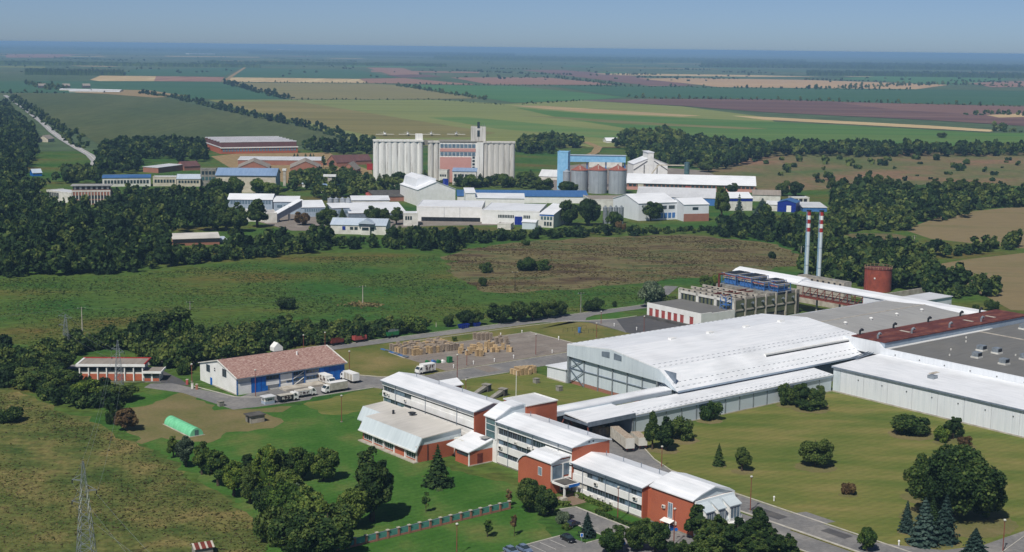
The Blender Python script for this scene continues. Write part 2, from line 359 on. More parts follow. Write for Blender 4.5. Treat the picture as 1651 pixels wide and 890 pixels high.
def strip(name, pts, w, m, z=0.03, h=0.0, knd='structure'):
    L, R = ribbon(pts, w); n = len(L); vs = [(*q, z + h) for q in L] + [(*q, z + h) for q in R]
    fs = [(i, n + i, n + i + 1, i + 1) for i in range(n - 1)]
    if h:
        vs += [(*q, 0) for q in L] + [(*q, 0) for q in R]
        fs += [(2 * n + i, i, i + 1, 2 * n + i + 1) for i in range(n - 1)] + [(n + i, 3 * n + i, 3 * n + i + 1, n + i + 1) for i in range(n - 1)]
        fs += [(0, 2 * n, 3 * n, n), (n - 1, 2 * n - 1, 4 * n - 1, 3 * n - 1)]
    me = bpy.data.meshes.new(name); me.from_pydata(vs, [], fs); me.materials.append(M[m]); me.update()
    return kind(obj(name, me), knd)
# ================================================================== SETTING: ground, fields, roads, yards
land('meadow', [(54, 90, 38), (78, 98, 44), (100, 88, 48)], 0.014, 0.3, stretch=(0.7, 1.3, 1), bump=0.9, fine=0.5, bias=(0.38, 0.53, 0.68))
land('far_ground', [(68, 88, 62), (80, 96, 66), (98, 102, 76)], 0.0012, 0.02, bump=0)
land('weedy', [(66, 84, 40), (94, 100, 54), (122, 112, 70)], 0.07, 0.55, bump=1.0, fine=0.45, bias=(0.36, 0.5, 0.64))
land('brown_weeds', [(80, 88, 54), (112, 104, 72), (82, 68, 52)], 0.04, 0.3, stretch=(0.5, 1.6, 1), bump=1.0, fine=0.42, bias=(0.38, 0.5, 0.62))
land('lawn_lush', [(54, 94, 34), (70, 104, 44), (102, 110, 60)], 0.05, 0.9, bump=0.4, fine=0.24, bias=(0.36, 0.52, 0.7), mow=0.05)
land('lawn_dry', [(76, 96, 42), (108, 108, 60), (136, 122, 82)], 0.05, 1.0, bump=0.3, fine=0.15, bias=(0.3, 0.5, 0.72))
land('lawn_tan', [(94, 100, 56), (114, 108, 72), (130, 116, 84)], 0.05, 1.0, bump=0.3, fine=0.15)
land('lawn_works', [(84, 102, 46), (106, 112, 58), (130, 122, 74)], 0.045, 0.9, stretch=(0.6, 2.0, 1), rot=0.5, bump=0.4, fine=0.2, bias=(0.34, 0.5, 0.68), mow=0.045)
land('asphalt', [(112, 112, 113), (124, 123, 122), (142, 139, 135)], 0.1, 0.8, bump=0.1, fine=0.16)
land('asphalt_dark', [(92, 92, 94), (84, 84, 86), (104, 102, 100)], 0.1, 2.0, bump=0.1, fine=0.12)
land('yard_concrete', [(140, 132, 124), (128, 120, 113), (152, 146, 138)], 0.08, 1.0, bump=0.1, fine=0.12)
land('paving', [(136, 118, 100), (126, 108, 92), (146, 130, 112)], 0.2, 3.0, bump=0.1, fine=0.12)
land('soil_track', [(168, 146, 108), (146, 126, 92), (130, 112, 80)], 0.2, 2.0, bump=0.3, fine=0.2)
land('far_road', [(172, 172, 172), (160, 160, 160), (180, 178, 174)], 0.02, 0.5, bump=0)
mat('kerb_stone', (196, 192, 182), 0.85, (172, 168, 158), 0.6)
mat('line_paint', (214, 212, 204), 0.7, (184, 180, 172), 0.8)
land('scrub', [(84, 100, 56), (112, 104, 72), (136, 104, 84)], 0.01, 0.15, bump=0.5, fine=0.3, bias=(0.34, 0.52, 0.68))
land('tan_field', [(120, 108, 78), (130, 116, 86), (106, 104, 68)], 0.02, 0.3, stretch=(0.4, 2, 1), rot=0.3, bump=0.3, fine=0.14)

g = MB().add([(-50000, -3000, 0), (50000, -3000, 0), (50000, 70000, 0), (-50000, 70000, 0)], [(0, 1, 2, 3)]).build('ground', 'far_ground'); kind(g, 'structure')
kind(psheet('meadow', [(-700, 900), (-600, 300), (0, 245), (560, 240), (1240, 235), (1660, 235), (2200, 300), (2300, 900)], 'meadow', 0.015), 'structure')

FIELD_N = [0]
def field(px, cols, name='field', s1=0.004, s2=0.03, st=(0.5, 2.5, 1), rot=0.1, fine=0.2):
    FIELD_N[0] += 1
    k = 'crop_%d' % FIELD_N[0]; land(k, cols, s1, s2, stretch=st, rot=rot, bump=0, fine=fine)
    return psheet(name, px, k, 0.05 + 0.006 * FIELD_N[0])
GREEN = [(66, 108, 66), (74, 114, 70), (84, 118, 72)]; OLIVE = [(82, 94, 58), (92, 104, 62), (104, 110, 68)]
TEAL = [(56, 90, 64), (62, 96, 68), (70, 100, 70)]; STRAW = [(196, 176, 132), (182, 158, 118), (206, 188, 146)]
PINK = [(152, 118, 100), (142, 108, 94), (162, 130, 110)]; PURP = [(94, 72, 72), (104, 80, 76), (126, 98, 88)]
TAN = [(122, 118, 78), (130, 122, 82), (114, 116, 74)]; LIGHT = [(116, 126, 74), (126, 132, 78), (108, 120, 70)]
# far belt of mixed small plots
rs = random.Random(3)
for i in range(64):
    t = rs.random() ** 1.3; y = 84 + t * 24; x = rs.uniform(-60, 1700); yy = y + 0.0127 * x; w = rs.uniform(40, 190); h = 0.7 + 2.2 * t * rs.random(); sk = rs.uniform(-10, 25)
    field([(x, yy), (x + w, yy + 0.0127 * w), (x + w + sk, yy + h + 0.0127 * w), (x + sk, yy + h)], rs.choice([GREEN, TEAL, TEAL, OLIVE, TAN, LIGHT, STRAW, PINK, OLIVE]), fine=0.1)
SR = (0.15, 3.0, 1)
field([(8, 88), (60, 87), (128, 88), (90, 93), (10, 93)], PINK)
field([(70, 112), (190, 112), (172, 118), (60, 116)], TAN)
field([(178, 122), (215, 112), (388, 109), (360, 124)], TEAL, st=SR, rot=-0.2)
field([(145, 129), (162, 122), (252, 123), (248, 131), (160, 131)], STRAW, st=(3, .2, 1), fine=0.2)
field([(248, 131), (252, 123), (362, 124.5), (356, 132)], PINK, st=(3, .2, 1))
field([(-300, 131), (145, 131), (350, 132), (420, 147), (432, 151), (470, 160), (300, 160), (250, 151), (100, 150), (-300, 149)], TEAL, st=SR)
field([(18, 150), (215, 152), (265, 157), (330, 173), (420, 190), (480, 203), (600, 232), (430, 236), (170, 240), (130, 215), (70, 190)], [(70, 84, 52), (80, 90, 56), (92, 98, 62)], s2=0.06, st=(1.5, 0.25, 1), rot=0.25, fine=0.22)
field([(362, 132), (372, 125), (470, 126), (580, 127.5), (592, 134), (470, 133)], STRAW, st=(4, .15, 1), fine=0.25, rot=0.1)
field([(592, 134), (580, 127), (650, 126), (765, 136), (760, 137)], PINK, st=SR)
field([(372, 125), (388, 109), (575, 113), (640, 125), (580, 127)], TEAL, st=SR)
field([(590, 109), (650, 110), (682, 120), (630, 121)], PINK)
field([(620, 121), (690, 120.5), (715, 124), (650, 125.5)], PURP)
field([(725, 125), (880, 125), (1003, 137), (790, 136.5)], PINK, st=SR)
field([(840, 113), (905, 113), (1000, 120), (1125, 138), (1050, 139), (945, 126)], [(140, 106, 92), (118, 90, 84), (104, 80, 80)], st=SR, rot=-0.4)
field([(955, 119), (1000, 118.5), (1200, 121), (1330, 124), (1200, 124), (1000, 121.5)], STRAW)
field([(1030, 127), (1100, 126), (1300, 129), (1531, 137), (1470, 145), (1160, 141), (1110, 135)], [(186, 158, 118), (172, 142, 108), (198, 172, 130)], st=(0.15, 4, 1), rot=-0.15, fine=0.2)
field([(880, 138), (1100, 140), (1470, 144), (1660, 147), (1660, 170), (1400, 166), (1240, 160), (1010, 157)], TEAL, st=SR)
field([(1340, 127), (1420, 123), (1640, 127), (1560, 135), (1531, 137)], GREEN, st=SR)
field([(1560, 134), (1640, 131), (1680, 131), (1680, 140), (1600, 141)], PINK)
field([(365, 133.5), (600, 135), (640, 137.5), (780, 159), (700, 160), (470, 160), (435, 150), (400, 142)], TAN, st=(0.2, 2, 1), rot=0.1)
field([(640, 137), (830, 139), (1010, 157), (960, 161), (830, 166), (780, 158)], GREEN, st=SR, rot=-0.3)
field([(335, 161.5), (470, 161), (700, 161), (815, 168), (935, 162), (1100, 172), (1240, 190), (1300, 240), (830, 238), (590, 234), (470, 196), (400, 180)], LIGHT, s1=0.006, s2=0.02, st=(0.12, 2.0, 1), rot=-0.35, fine=0.2)
field([(345, 164), (480, 164), (640, 190), (800, 215), (760, 222), (620, 224), (470, 193), (400, 178)], [(112, 108, 66), (122, 116, 72), (132, 122, 80)], s2=0.02, st=(0.12, 2, 1), rot=-0.3)
field([(690, 190), (750, 189), (1000, 212), (1240, 226), (1240, 232), (980, 224), (800, 208)], [(84, 116, 62), (96, 122, 66), (112, 126, 74)], s2=0.03, st=(0.12, 2, 1), rot=-0.4)
field([(935, 162), (1050, 160), (1231, 160), (1440, 167), (1660, 172), (1660, 204), (1500, 194), (1231, 181), (1100, 171)], PURP, s2=0.015, st=(0.15, 3, 1), rot=-0.3)
field([(1350, 166), (1440, 167), (1660, 172), (1660, 190), (1560, 184), (1450, 178)], [(130, 100, 88), (120, 92, 84), (140, 112, 98)], st=SR)
field([(822, 170.5), (875, 171), (1000, 179), (1130, 187), (1100, 188.5), (950, 182), (880, 176)], [(176, 152, 112), (160, 140, 104), (186, 164, 122)], st=SR)
field([(1180, 187), (1231, 189), (1500, 203), (1610, 210.5), (1595, 213), (1231, 193.5)], STRAW, st=SR)
field([(830, 174), (950, 184), (1231, 196), (1590, 215), (1660, 215), (1660, 246), (1231, 238), (1100, 222), (900, 190)], [(68, 108, 52), (80, 114, 56), (98, 118, 62)], s2=0.02, st=(0.12, 2.5, 1), rot=-0.4, fine=0.2)
field([(835, 186), (900, 189), (1100, 201), (1240, 208), (1200, 209), (1000, 200)], [(120, 116, 76), (112, 112, 70), (128, 122, 82)], st=SR)
field([(1590, 186), (1660, 183), (1660, 189), (1610, 190)], STRAW)
# scrubland and tan fields to the right of the works
psheet('scrubland', [(1060, 245), (1240, 240), (1670, 245), (1900, 300), (1660, 300), (1480, 298), (1230, 310), (1160, 285)], 'scrub', 0.06)
psheet('tan_field', [(1462, 372), (1480, 362), (1530, 345), (1651, 332), (1950, 330), (2050, 420), (1640, 400), (1500, 385)], 'tan_field', 0.05)
psheet('tan_field', [(1476, 432), (1560, 418), (1651, 408), (2000, 420), (2100, 520), (1630, 500), (1590, 478), (1510, 450)], 'tan_field', 0.05)
psheet('dry_clearing', [(1330, 390), (1360, 376), (1440, 376), (1470, 384), (1450, 400), (1370, 398)], 'brown_weeds', 0.05, 0.9)
psheet('rank_weeds', [(715, 418), (740, 402), (860, 388), (1000, 382), (1110, 378), (1240, 392), (1290, 410), (1295, 428), (1180, 440), (1040, 456), (850, 472), (775, 471), (735, 445)], 'brown_weeds', 0.03, 2.5)
psheet('weedy_slope', [(-500, 560), (-200, 590), (0, 622), (60, 645), (170, 690), (215, 712), (270, 740), (330, 782), (400, 825), (430, 870), (445, 960), (300, 1100), (-800, 1100)], 'weedy', 0.03, 1.6)
# lawns of the works
psheet('lawn', [(150, 648), (230, 632), (262, 618), (330, 630), (420, 655), (600, 650), (625, 690), (640, 730), (850, 790), (900, 880), (960, 960), (440, 960), (430, 870), (400, 825), (270, 735), (190, 690)], 'lawn_lush', 0.035, 0.9)
psheet('dry_lawn', [(176, 662), (232, 655), (270, 640), (300, 630), (318, 640), (345, 662), (400, 660), (470, 655), (455, 665), (415, 664), (440, 672), (458, 680), (440, 690), (400, 696), (362, 697), (355, 706), (330, 716), (262, 706), (230, 716), (200, 690)], 'lawn_tan', 0.045, 0.9)
psheet('dry_lawn', [(490, 652), (560, 634), (614, 625), (622, 650), (560, 668), (520, 668)], 'lawn_works', 0.05, 0.9)
urect('lawn', 246, 352, 384, 437, 'lawn_dry', 0.04)
usheet('lawn', [(250, 302), (303, 302), (303, 366), (296, 372), (262, 374), (248, 352)], 'lawn_works', 0.04)
usheet('lawn', [(259, 165), (372, 165), (372, 290), (278, 292), (268, 276), (260, 262), (258, 240)], 'lawn_works', 0.04)
usheet('lawn', [(352, 426), (378, 432), (404, 436), (404, 424), (392, 424), (378, 428)], 'lawn_lush', 0.045)
usheet('lawn', [(346, 385), (384, 385), (384, 416), (372, 432), (350, 436)], 'lawn_dry', 0.045)
# roads and yards
strip('road', [uvw(170, 470), uvw(232, 444), uvw(262, 442), uvw(350, 439), uvw(424, 438), uvw(470, 470)], 6.2, 'asphalt', 0.06)
usheet('road', [(196, 382), (204, 380.5), (221, 379), (224, 382), (246, 381.5), (250, 372), (300, 374), (346, 373), (346, 385.5), (270, 385.8), (256, 392), (248, 404), (246, 412), (244.5, 398), (211, 398), (205, 395), (200, 410), (196, 424), (190, 428), (186, 424), (193, 410)], 'asphalt', 0.065)
psheet('yard', [(222, 602), (250, 592), (292, 612), (306, 622), (262, 618), (232, 616)], 'asphalt_dark', 0.06)
urect('storage_yard', 279.5, 346, 387, 423, 'yard_concrete', 0.062)
usheet('loading_yard', [(378, 425), (376, 388), (409, 388), (409, 423), (392, 423.5)], 'asphalt_dark', 0.066)
usheet('road', [(405, 441), (350, 441), (374, 430), (380, 424), (376, 400), (392, 423.5), (380, 429), (384, 433)], 'asphalt', 0.068)
usheet('road', [(250, 160), (258, 160), (258.6, 240), (259.4, 258), (263, 268), (268, 277), (276, 291), (276, 300), (240, 300), (240, 262), (249, 250)], 'asphalt', 0.06)
urect('road', 240.5, 248.5, 160, 228, 'asphalt', 0.062)
usheet('road', [(262, 166), (380, 166), (380, 174), (276, 174.6), (266, 178), (258, 190), (255, 180)], 'asphalt', 0.063)
usheet('car_park', [(215, 250.4), (212, 246), (211, 229), (204.5, 229), (204, 236), (190, 236), (180, 236), (178, 222), (262, 205), (262, 214), (238, 222), (226, 224), (219.2, 229.5), (219.2, 249.5)], 'asphalt', 0.064)
usheet('paved_path', [(219.4, 258.5), (219.4, 251), (227, 251), (227, 258.5)], 'paving', 0.066)
for uu, vv, w, l in ((252, 214, 3.5, 10), (254, 196, 3, 7), (290, 377, 6, 9), (263, 378, 5, 12), (252.5, 172, 4, 6), (255, 232, 3, 9)):
    urect('asphalt_patch', uu, uu + w, vv, vv + l, 'asphalt_dark' if w < 4 else 'yard_concrete', 0.075)
for a in (392, 400, 408, 416):
    urect('yard_joint', 280, 345.5, a, a + 0.18, 'asphalt_dark', 0.07)
def kerb(uv, w=0.3): return strip('kerb', [uvw(*p) for p in uv], w, 'kerb_stone', 0.0, 0.2)
kerb([(258.8, 162), (258.9, 240), (259.7, 258), (263.3, 268), (268.3, 277)]); kerb([(249.6, 162), (249.5, 228)], 0.5); kerb([(240.3, 162), (240.3, 227)])
kerb([(274, 386), (346, 385.8)]); kerb([(346.2, 386), (346.2, 423.2), (280, 423.4), (279.3, 412)]); kerb([(262, 373.8), (296, 373)])
kerb([(199.6, 417), (203.8, 396.5), (205, 394.8), (210, 391), (212, 391.5)]); kerb([(224, 381.8), (246, 381.2)]); kerb([(246.2, 412), (248.3, 404), (256.5, 392.4), (270, 386.2)])
kerb([(214.8, 250.7), (219.4, 249.8), (219.4, 229.6)]); kerb([(190, 236.2), (204.2, 236.2)]); kerb([(211, 246), (211, 229), (204.5, 229)])
kerb([(300, 434.6), (350, 433.6), (372, 432.2), (378.5, 428.5), (392, 424), (404, 424)]); kerb([(262, 166.2), (300, 174.8)], 0.2)
strip('kerb', [uvw(260, 445.6), uvw(350, 442.6), uvw(424, 441.4)], 0.3, 'kerb_stone', 0.0, 0.2)
for k in range(5): urect('parking_line', 190.5 + 2.9 * k, 190.65 + 2.9 * k, 230, 235.6, 'line_paint', 0.09)
# country road on the left, farm tracks
strip('country_road', [at(*p) for p in ((8, 154), (35, 172), (68, 198), (84, 213), (100, 225), (122, 238), (145, 251), (154, 261), (152, 268))], 8, 'far_road', 0.72)
strip('road_edge_line', [at(*p) for p in ((68, 198), (84, 213), (100, 225), (122, 238), (145, 251), (154, 260))], 0.8, 'line_paint', 0.76)
strip('farm_track', [at(*full('F', *p)) for p in ((475, 655), (560, 690), (540, 722), (500, 740))], 9, 'soil_track', 0.75)
strip('farm_track', [at(*full('F', *p)) for p in ((560, 690), (690, 690))], 7, 'soil_track', 0.77)
strip('farm_track', [at(*p) for p in ((395, 109), (378, 120), (360, 132))], 14, 'soil_track', 0.75)
psheet('town_yard', [(370, 345), (460, 330), (560, 345), (690, 350), (900, 352), (900, 362), (700, 364), (560, 372), (470, 372)], 'yard_concrete', 0.05)
psheet('town_yard', [(340, 252), (380, 248), (530, 246), (560, 262), (600, 275), (600, 290), (480, 300), (370, 270)], 'soil_track', 0.05)
psheet('town_yard', [(870, 290), (905, 268), (960, 262), (1230, 282), (1225, 300), (1000, 305), (900, 312)], 'yard_concrete', 0.05)
psheet('farm_yard', [(120, 150), (140, 144), (240, 146), (300, 155), (250, 158), (170, 152)], 'soil_track', 0.72)
# ================================================================== THE WORKS (all on the u,v grid; local x = u, y = v)
WINC = {}
def wnd(parent, x, y, z, w, h, face='x', glass='glass', frame='white_paint', bars=1):
    """window proud of the wall it sits on; faces -x or -y"""
    k = (round(w, 2), round(h, 2), glass, frame, bars)
    if k not in WINC:
        t = 0.09; f = MB()
        f.box(-0.07, 0.02, -w / 2, w / 2, 0, t).box(-0.07, 0.02, -w / 2, w / 2, h - t, h)
        f.box(-0.07, 0.02, -w / 2, -w / 2 + t, t, h - t).box(-0.07, 0.02, w / 2 - t, w / 2, t, h - t)
        for b in range(bars):
            c = -w / 2 + w * (b + 1) / (bars + 1); f.box(-0.06, 0.01, c - 0.035, c + 0.035, t, h - t)
        WINC[k] = (f.mesh('window', frame), MB().box(-0.03, 0.015, -w / 2 + t, w / 2 - t, t, h - t).mesh('pane', glass))
    a = obj('window', WINC[k][0], parent, (x, y, z), 0 if face == 'x' else math.pi / 2)
    obj('pane', WINC[k][1], a); return a
def gable_roof(parent, name, m, x0, x1, y0, y1, ze, zr, axis='y', ov=0.6, oe=0.5, t=0.22, mid=None):
    """pitched roof; ridge along axis"""
    if axis == 'y':
        c = (x0 + x1) / 2 if mid is None else mid; pr = [(x0 - ov, ze - t), (x0 - ov, ze), (c, zr), (x1 + ov, ze), (x1 + ov, ze - t), (c, zr - t)]
        return MB().prism(pr, y0 - oe, y1 + oe, 'y').build(name, m, parent)
    c = (y0 + y1) / 2 if mid is None else mid; pr = [(y0 - ov, ze - t), (y0 - ov, ze), (c, zr), (y1 + ov, ze), (y1 + ov, ze - t), (c, zr - t)]
    return MB().prism(pr, x0 - oe, x1 + oe, 'x').build(name, m, parent)
ACM = MB().box(-0.42, 0, -0.45, 0.45, 0, 0.7).mesh('air_conditioner', 'white_plaster')
ACF = MB().cyl((-0.44, 0.05, 0.35), (-0.40, 0.05, 0.35), 0.27, n=10).mesh('fan_grille', 'dark_metal')
def aircon(parent, x, y, z):
    a = obj('air_conditioner', ACM, parent, (x, y, z)); obj('fan_grille', ACF, a)
def wing(name, label, u0, v0, v1, W, levels, ze, zr, runs, blank, gable_mat='brick', seed=1, flues=4):
    """ribbon-window office wing: spandrels proud of the recessed window bands. levels = [(z0,z1)] of the window bands"""
    L = v1 - v0; rr = random.Random(seed)
    t = grid_thing(name, label, 'office building', u0, v0)
    bx(t, 'wall', 'white_plaster', (0.45, W, 0.3, L, 0, ze - 0.25))
    bx(t, 'plinth', 'grey_concrete', (-0.05, 0.45, 0.0, L, 0, 0.35))
    zs = [0.35] + [q for l in levels for q in l] + [ze - 0.25]
    for i in range(0, len(zs), 2):
        bx(t, 'spandrel', 'white_paint', (0, 0.45, 0.31, L, zs[i], zs[i + 1]))
    bx(t, 'gable_wall', gable_mat, (0.02, W, -0.02, 0.3, 0, ze - 0.27))
    MB().prism([(0.3, ze - 0.27), (W / 2, zr - 0.3), (W - 0.3, ze - 0.27)], 0.0, 0.28, 'y').build('gable_panel', 'sheet_pale', t)
    MB().prism([(0.3, ze - 0.27), (W / 2, zr - 0.3), (W - 0.3, ze - 0.27)], L - 0.28, L - 0.02, 'y').build('gable_panel', 'sheet_pale', t)
    gable_roof(t, 'roof', 'roof_white_y', 0, W, 0, L, ze, zr, 'y', 0.55, 0.35)
    bx(t, 'gutter', 'grey_steel', (-0.72, -0.56, -0.3, L + 0.3, ze - 0.3, ze - 0.08))
    nb = max(1, round((runs[1] - runs[0]) / 1.9)); bw = (runs[1] - runs[0]) / nb
    for (z0, z1) in levels:
        for i in range(nb):
            wnd(t, 0.44, runs[0] + bw * (i + 0.5) - v0, z0 + 0.04, bw - 0.05, z1 - z0 - 0.06, 'x', rr.choice(['glass', 'glass', 'teal_glass', 'bright_glass']), 'grey_steel')
    for (a, b, zc, kk) in blank:                       # white infill panels with a narrow clerestory slot above
        bx(t, 'infill_panel', 'white_paint', (0.1, 0.44, a - v0, b - v0, zc[0], zc[1] - 0.55))
        bx(t, 'clerestory', 'glass', (0.3, 0.44, a - v0, b - v0, zc[1] - 0.55, zc[1]))
        if kk: bx(t, 'infill_panel', 'white_paint', (0.1, 0.44, a - v0, b - v0, zc[1], zc[1] + 0.05))
    for l in levels:
        for i in range(max(2, int(L / 6))):
            if rr.random() < 0.8: aircon(t, 0, rr.uniform(runs[0] + 0.6, runs[1] - 0.6) - v0, l[0] - 1.0)
    for i in range(3):
        y = L * (i + 0.5) / 3 + 0.4; MB().cyl((-0.12, y, 0), (-0.12, y, ze - 0.3), 0.07, n=6).build('downpipe', 'grey_steel', t)
    for i in range(flues):
        y = L * (i + 0.4) / flues; MB().cyl((W * 0.62, y, ze), (W * 0.62, y, zr + 0.9), 0.09, n=6).build('vent_pipe', 'grey_steel', t)
    return t
# --- the four wings of the office row
w1 = wing('office_wing', 'long white-roofed office wing behind the beige-roofed canteen', 226.5, 300.4, 346, 12.4, [(5.4, 7.2), (9.0, 10.6)], 12.1, 13.7,
          (331.2, 345.6), [(300.8, 331.0, (9.0, 10.6), 0), (300.8, 331.0, (5.4, 7.2), 0)], seed=3)
w2 = wing('office_wing', 'three-storey white office wing between the glazed stair tower and the brick entrance block', 226.5, 259.5, 290.2, 12.4, [(2.1, 3.6), (5.4, 6.9), (8.1, 10.0)], 11.6, 13.1,
          (270.5, 290.0), [(259.9, 270.3, (8.1, 10.0), 0), (259.9, 270.3, (5.4, 6.9), 0), (259.9, 270.3, (2.1, 3.6), 0)], seed=5)
w3 = wing('office_wing', 'two-storey white office wing with ribbon windows facing the car park', 226.5, 234, 259.3, 12.6, [(1.6, 3.2), (5.0, 6.5)], 7.75, 9.4,
          (234.5, 254.3), [(254.5, 259.0, (5.0, 6.5), 0)], seed=8)
bx(w2, 'gable_vent', 'dark_metal', (5.2, 5.7, -0.06, -0.01, 11.9, 12.2), (6.6, 7.1, -0.06, -0.01, 11.9, 12.2))
# rear dormer block of wing 1
t = grid_thing('brick_annex', 'small brick annex with white pitched roof behind the long office wing', 'building', 239.2, 333)
bx(t, 'wall', 'brick', (0, 7, 0, 6, 0, 10.5)); gable_roof(t, 'roof', 'roof_white', 0, 7, 0, 6, 10.6, 12, 'x', 0.4)
# --- end wing: brick with white folded roof and slanted glazed end
t = grid_thing('office_wing', 'brick end wing with white roof and slanted sunroom windows', 'office building', 226.6, 217.6)
bx(t, 'wall', 'brick', (0, 13, 0, 13.6, 0, 8.6))
bx(t, 'link_wall', 'brick', (1.5, 13, 13.62, 16.3, 0, 7.0)); bx(t, 'link_pier', 'white_paint', (1.0, 1.45, 13.7, 14.2, 0, 7.2))
MB().prism([(-0.45, 8.6), (-0.45, 8.85), (2.2, 9.9), (6.8, 11.0), (11.6, 9.7), (13.4, 8.7), (13.4, 8.4), (6.8, 10.7), (2.2, 9.6)], -0.4, 14.0, 'y').build('roof', 'roof_white_y', t)
MB().prism([(0.0, 8.62), (2.2, 9.58), (6.8, 10.68), (11.6, 9.4), (13, 8.6)], 0.0, 0.3, 'y').build('gable_panel', 'sheet_pale', t)
MB().prism([(-0.02, 8.55), (-0.02, 0.4), (-3.2, 0.4), (-3.2, 3.4), (-0.6, 8.55)], 0.3, 12.9, 'x').build('sunroom_front', 'white_paint', t)
MB().add([(0.2, -0.62, 8.6), (12.8, -0.62, 8.6), (12.8, -3.24, 3.46), (0.2, -3.24, 3.46)], [(0, 1, 2, 3)]).build('slanted_sheet', 'sheet_pale', t)
for (a, b) in ((0.8, 3.6), (4.8, 7.2), (8.6, 12.2)):
    w = MB().prism([(-1.0, 3.0), (-1.0, 7.9), (-3.35, 6.6), (-3.35, 3.0)], a, b, 'x').build('dormer', 'white_paint', t)
    MB().prism([(-0.9, 7.95), (-0.9, 8.15), (-3.6, 6.7), (-3.6, 6.5)], a - 0.2, b + 0.2, 'x').build('dormer_roof', 'sheet_pale', w); wnd(w, (a + b) / 2, -3.37, 3.5, b - a - 0.5, 2.8, 'y', 'bright_glass', 'white_paint', 2)
MB().box(8.2, 12.6, -4.4, -3.22, 2.6, 2.9).build('awning', 'white_paint', t)
wnd(t, -0.01, 7.2, 2.6, 1.5, 3.8, 'x', 'bright_glass', bars=1); aircon(t, -0.02, 9.2, 4.6); aircon(t, -0.02, 5.4, 1.6)
bx(t, 'plinth', 'grey_concrete', (-0.06, 0, 0, 13.6, 0, 0.4))
# --- entrance block with portal
t = grid_thing('entrance_block', 'brick entrance block with curved white roof and flat portal canopy', 'building', 220.6, 260.6)
MB().prism([(0, 0), (0, 8.0), (3.4, 9.0)] + [(11, 9.0), (11, 0)], 0.25, 9.5, 'y').build('wall', 'brick', t)
MB().prism([(9.5, 0), (9.5, 8.0), (11.2, 7.4), (12.6, 6.2), (13.2, 5.2), (13.2, 0)], 0.02, 6.0, 'x').build('rounded_wall', 'brick', t)
MB().prism([(-0.4, 8.0), (-0.4, 8.25), (3.0, 9.3), (6.0, 9.3), (6.0, 9.05), (3.0, 9.05)], -0.3, 9.6, 'y').build('roof', 'roof_white_y', t)
MB().prism([(9.6, 8.3), (9.6, 8.05), (11.2, 7.5), (12.7, 6.25), (13.3, 5.2), (13.5, 5.3), (12.9, 6.4), (11.3, 7.75)], -0.3, 6.0, 'x').build('curved_roof', 'roof_white', t)
bx(t, 'glazed_front', 'bright_glass', (0.4, 3.6, 0.1, 0.24, 3.9, 7.2), (4.0, 6.0, 0.1, 0.24, 4.4, 7.4))
bx(t, 'white_front', 'white_paint', (0.0, 6.0, 0.12, 0.25, 7.4, 8.5), (3.62, 3.98, 0.02, 0.25, 3.5, 7.4), (0.0, 0.38, 0.02, 0.25, 3.5, 7.4), (0.0, 6.0, 0.1, 0.25, 3.4, 3.88))
wnd(t, -0.01, 4.4, 4.0, 1.5, 2.2, 'x', 'bright_glass', bars=1)
wnd(t, 5.0, 0.1, 0.6, 4.0, 2.4, 'y', 'glass', bars=3)
bx(t, 'canopy', 'white_paint', (0.2, 5.0, -4.9, 0.1, 3.05, 3.55)); bx(t, 'canopy_top', 'dark_concrete', (0.5, 4.7, -4.6, -0.1, 3.55, 3.6))
bx(t, 'canopy_sign', 'blue_paint', (1.6, 5.06, -4.98, -4.9, 2.8, 3.5)); bx(t, 'canopy_post', 'white_paint', (0.4, 0.8, -4.6, -4.2, 0, 3.05)); bx(t, 'canopy_post', 'white_paint', (4.4, 4.8, -4.6, -4.2, 0, 3.05))
bx(t, 'step_wall', 'pale_concrete', (-1.4, 0.3, -6.0, -4.9, 0, 0.9)); bx(t, 'step_wall', 'pale_concrete', (3.8, 5.6, -6.0, -4.9, 0, 0.9))
# --- canteen with slanted pale eaves
t = grid_thing('canteen', 'low brick canteen with beige roof and slanted pale blue eaves', 'building', 208.8, 303)
bx(t, 'wall', 'brick', (0.4, 15, 0, 0.35, 0, 4.6)); bx(t, 'wall', 'brick', (0.9, 15, 0.36, 27.4, 0, 5.0))
MB().prism([(0.4, 4.6), (2.0, 6.4), (15.2, 7.2), (15.2, 4.6)], 0.02, 0.34, 'y').build('gable_panel', 'sheet_pale', t)
MB().prism([(2.0, 6.45), (2.0, 6.7), (15.4, 7.5), (15.4, 7.25)], -0.4, 27.8, 'y').build('roof', 'roof_cream', t)
MB().prism([(2.05, 6.7), (1.85, 6.76), (-0.1, 3.3), (-0.1, 3.0), (0.15, 3.0), (2.0, 6.3)], -0.4, 27.9, 'y').build('slanted_eave', 'sheet_pale', t)
bx(t, 'gutter', 'white_paint', (-0.36, -0.12, -0.4, 27.9, 2.95, 3.3))
for k in range(5):
    y = 1.2 + 5.3 * k
    bx(t, 'pier', 'white_paint', (0.5, 0.92, y - 0.9, y - 0.55, 0.3, 3.2))
    if k == 1: bx(t, 'brick_panel', 'brick', (0.7, 0.89, y - 0.5, y + 4.3, 0.3, 3.2))
    else: wnd(t, 0.88, y + 1.9, 0.7, 4.6, 2.4, 'x', 'glass', bars=3)
bx(t, 'plinth', 'pale_concrete', (-0.6, 0.88, -0.2, 27.6, 0, 0.3)); bx(t, 'corner_pier', 'white_paint', (0.3, 0.6, -0.06, 0.0, 0, 4.6))
MB().cyl((4, -0.1, 0), (4, -0.1, 4.6), 0.09, n=6).build('downpipe', 'dark_metal', t)
MB().cyl((9, 24, 7.0), (9, 24, 8.2), 0.35, n=10).build('roof_fan', 'dark_metal', t)
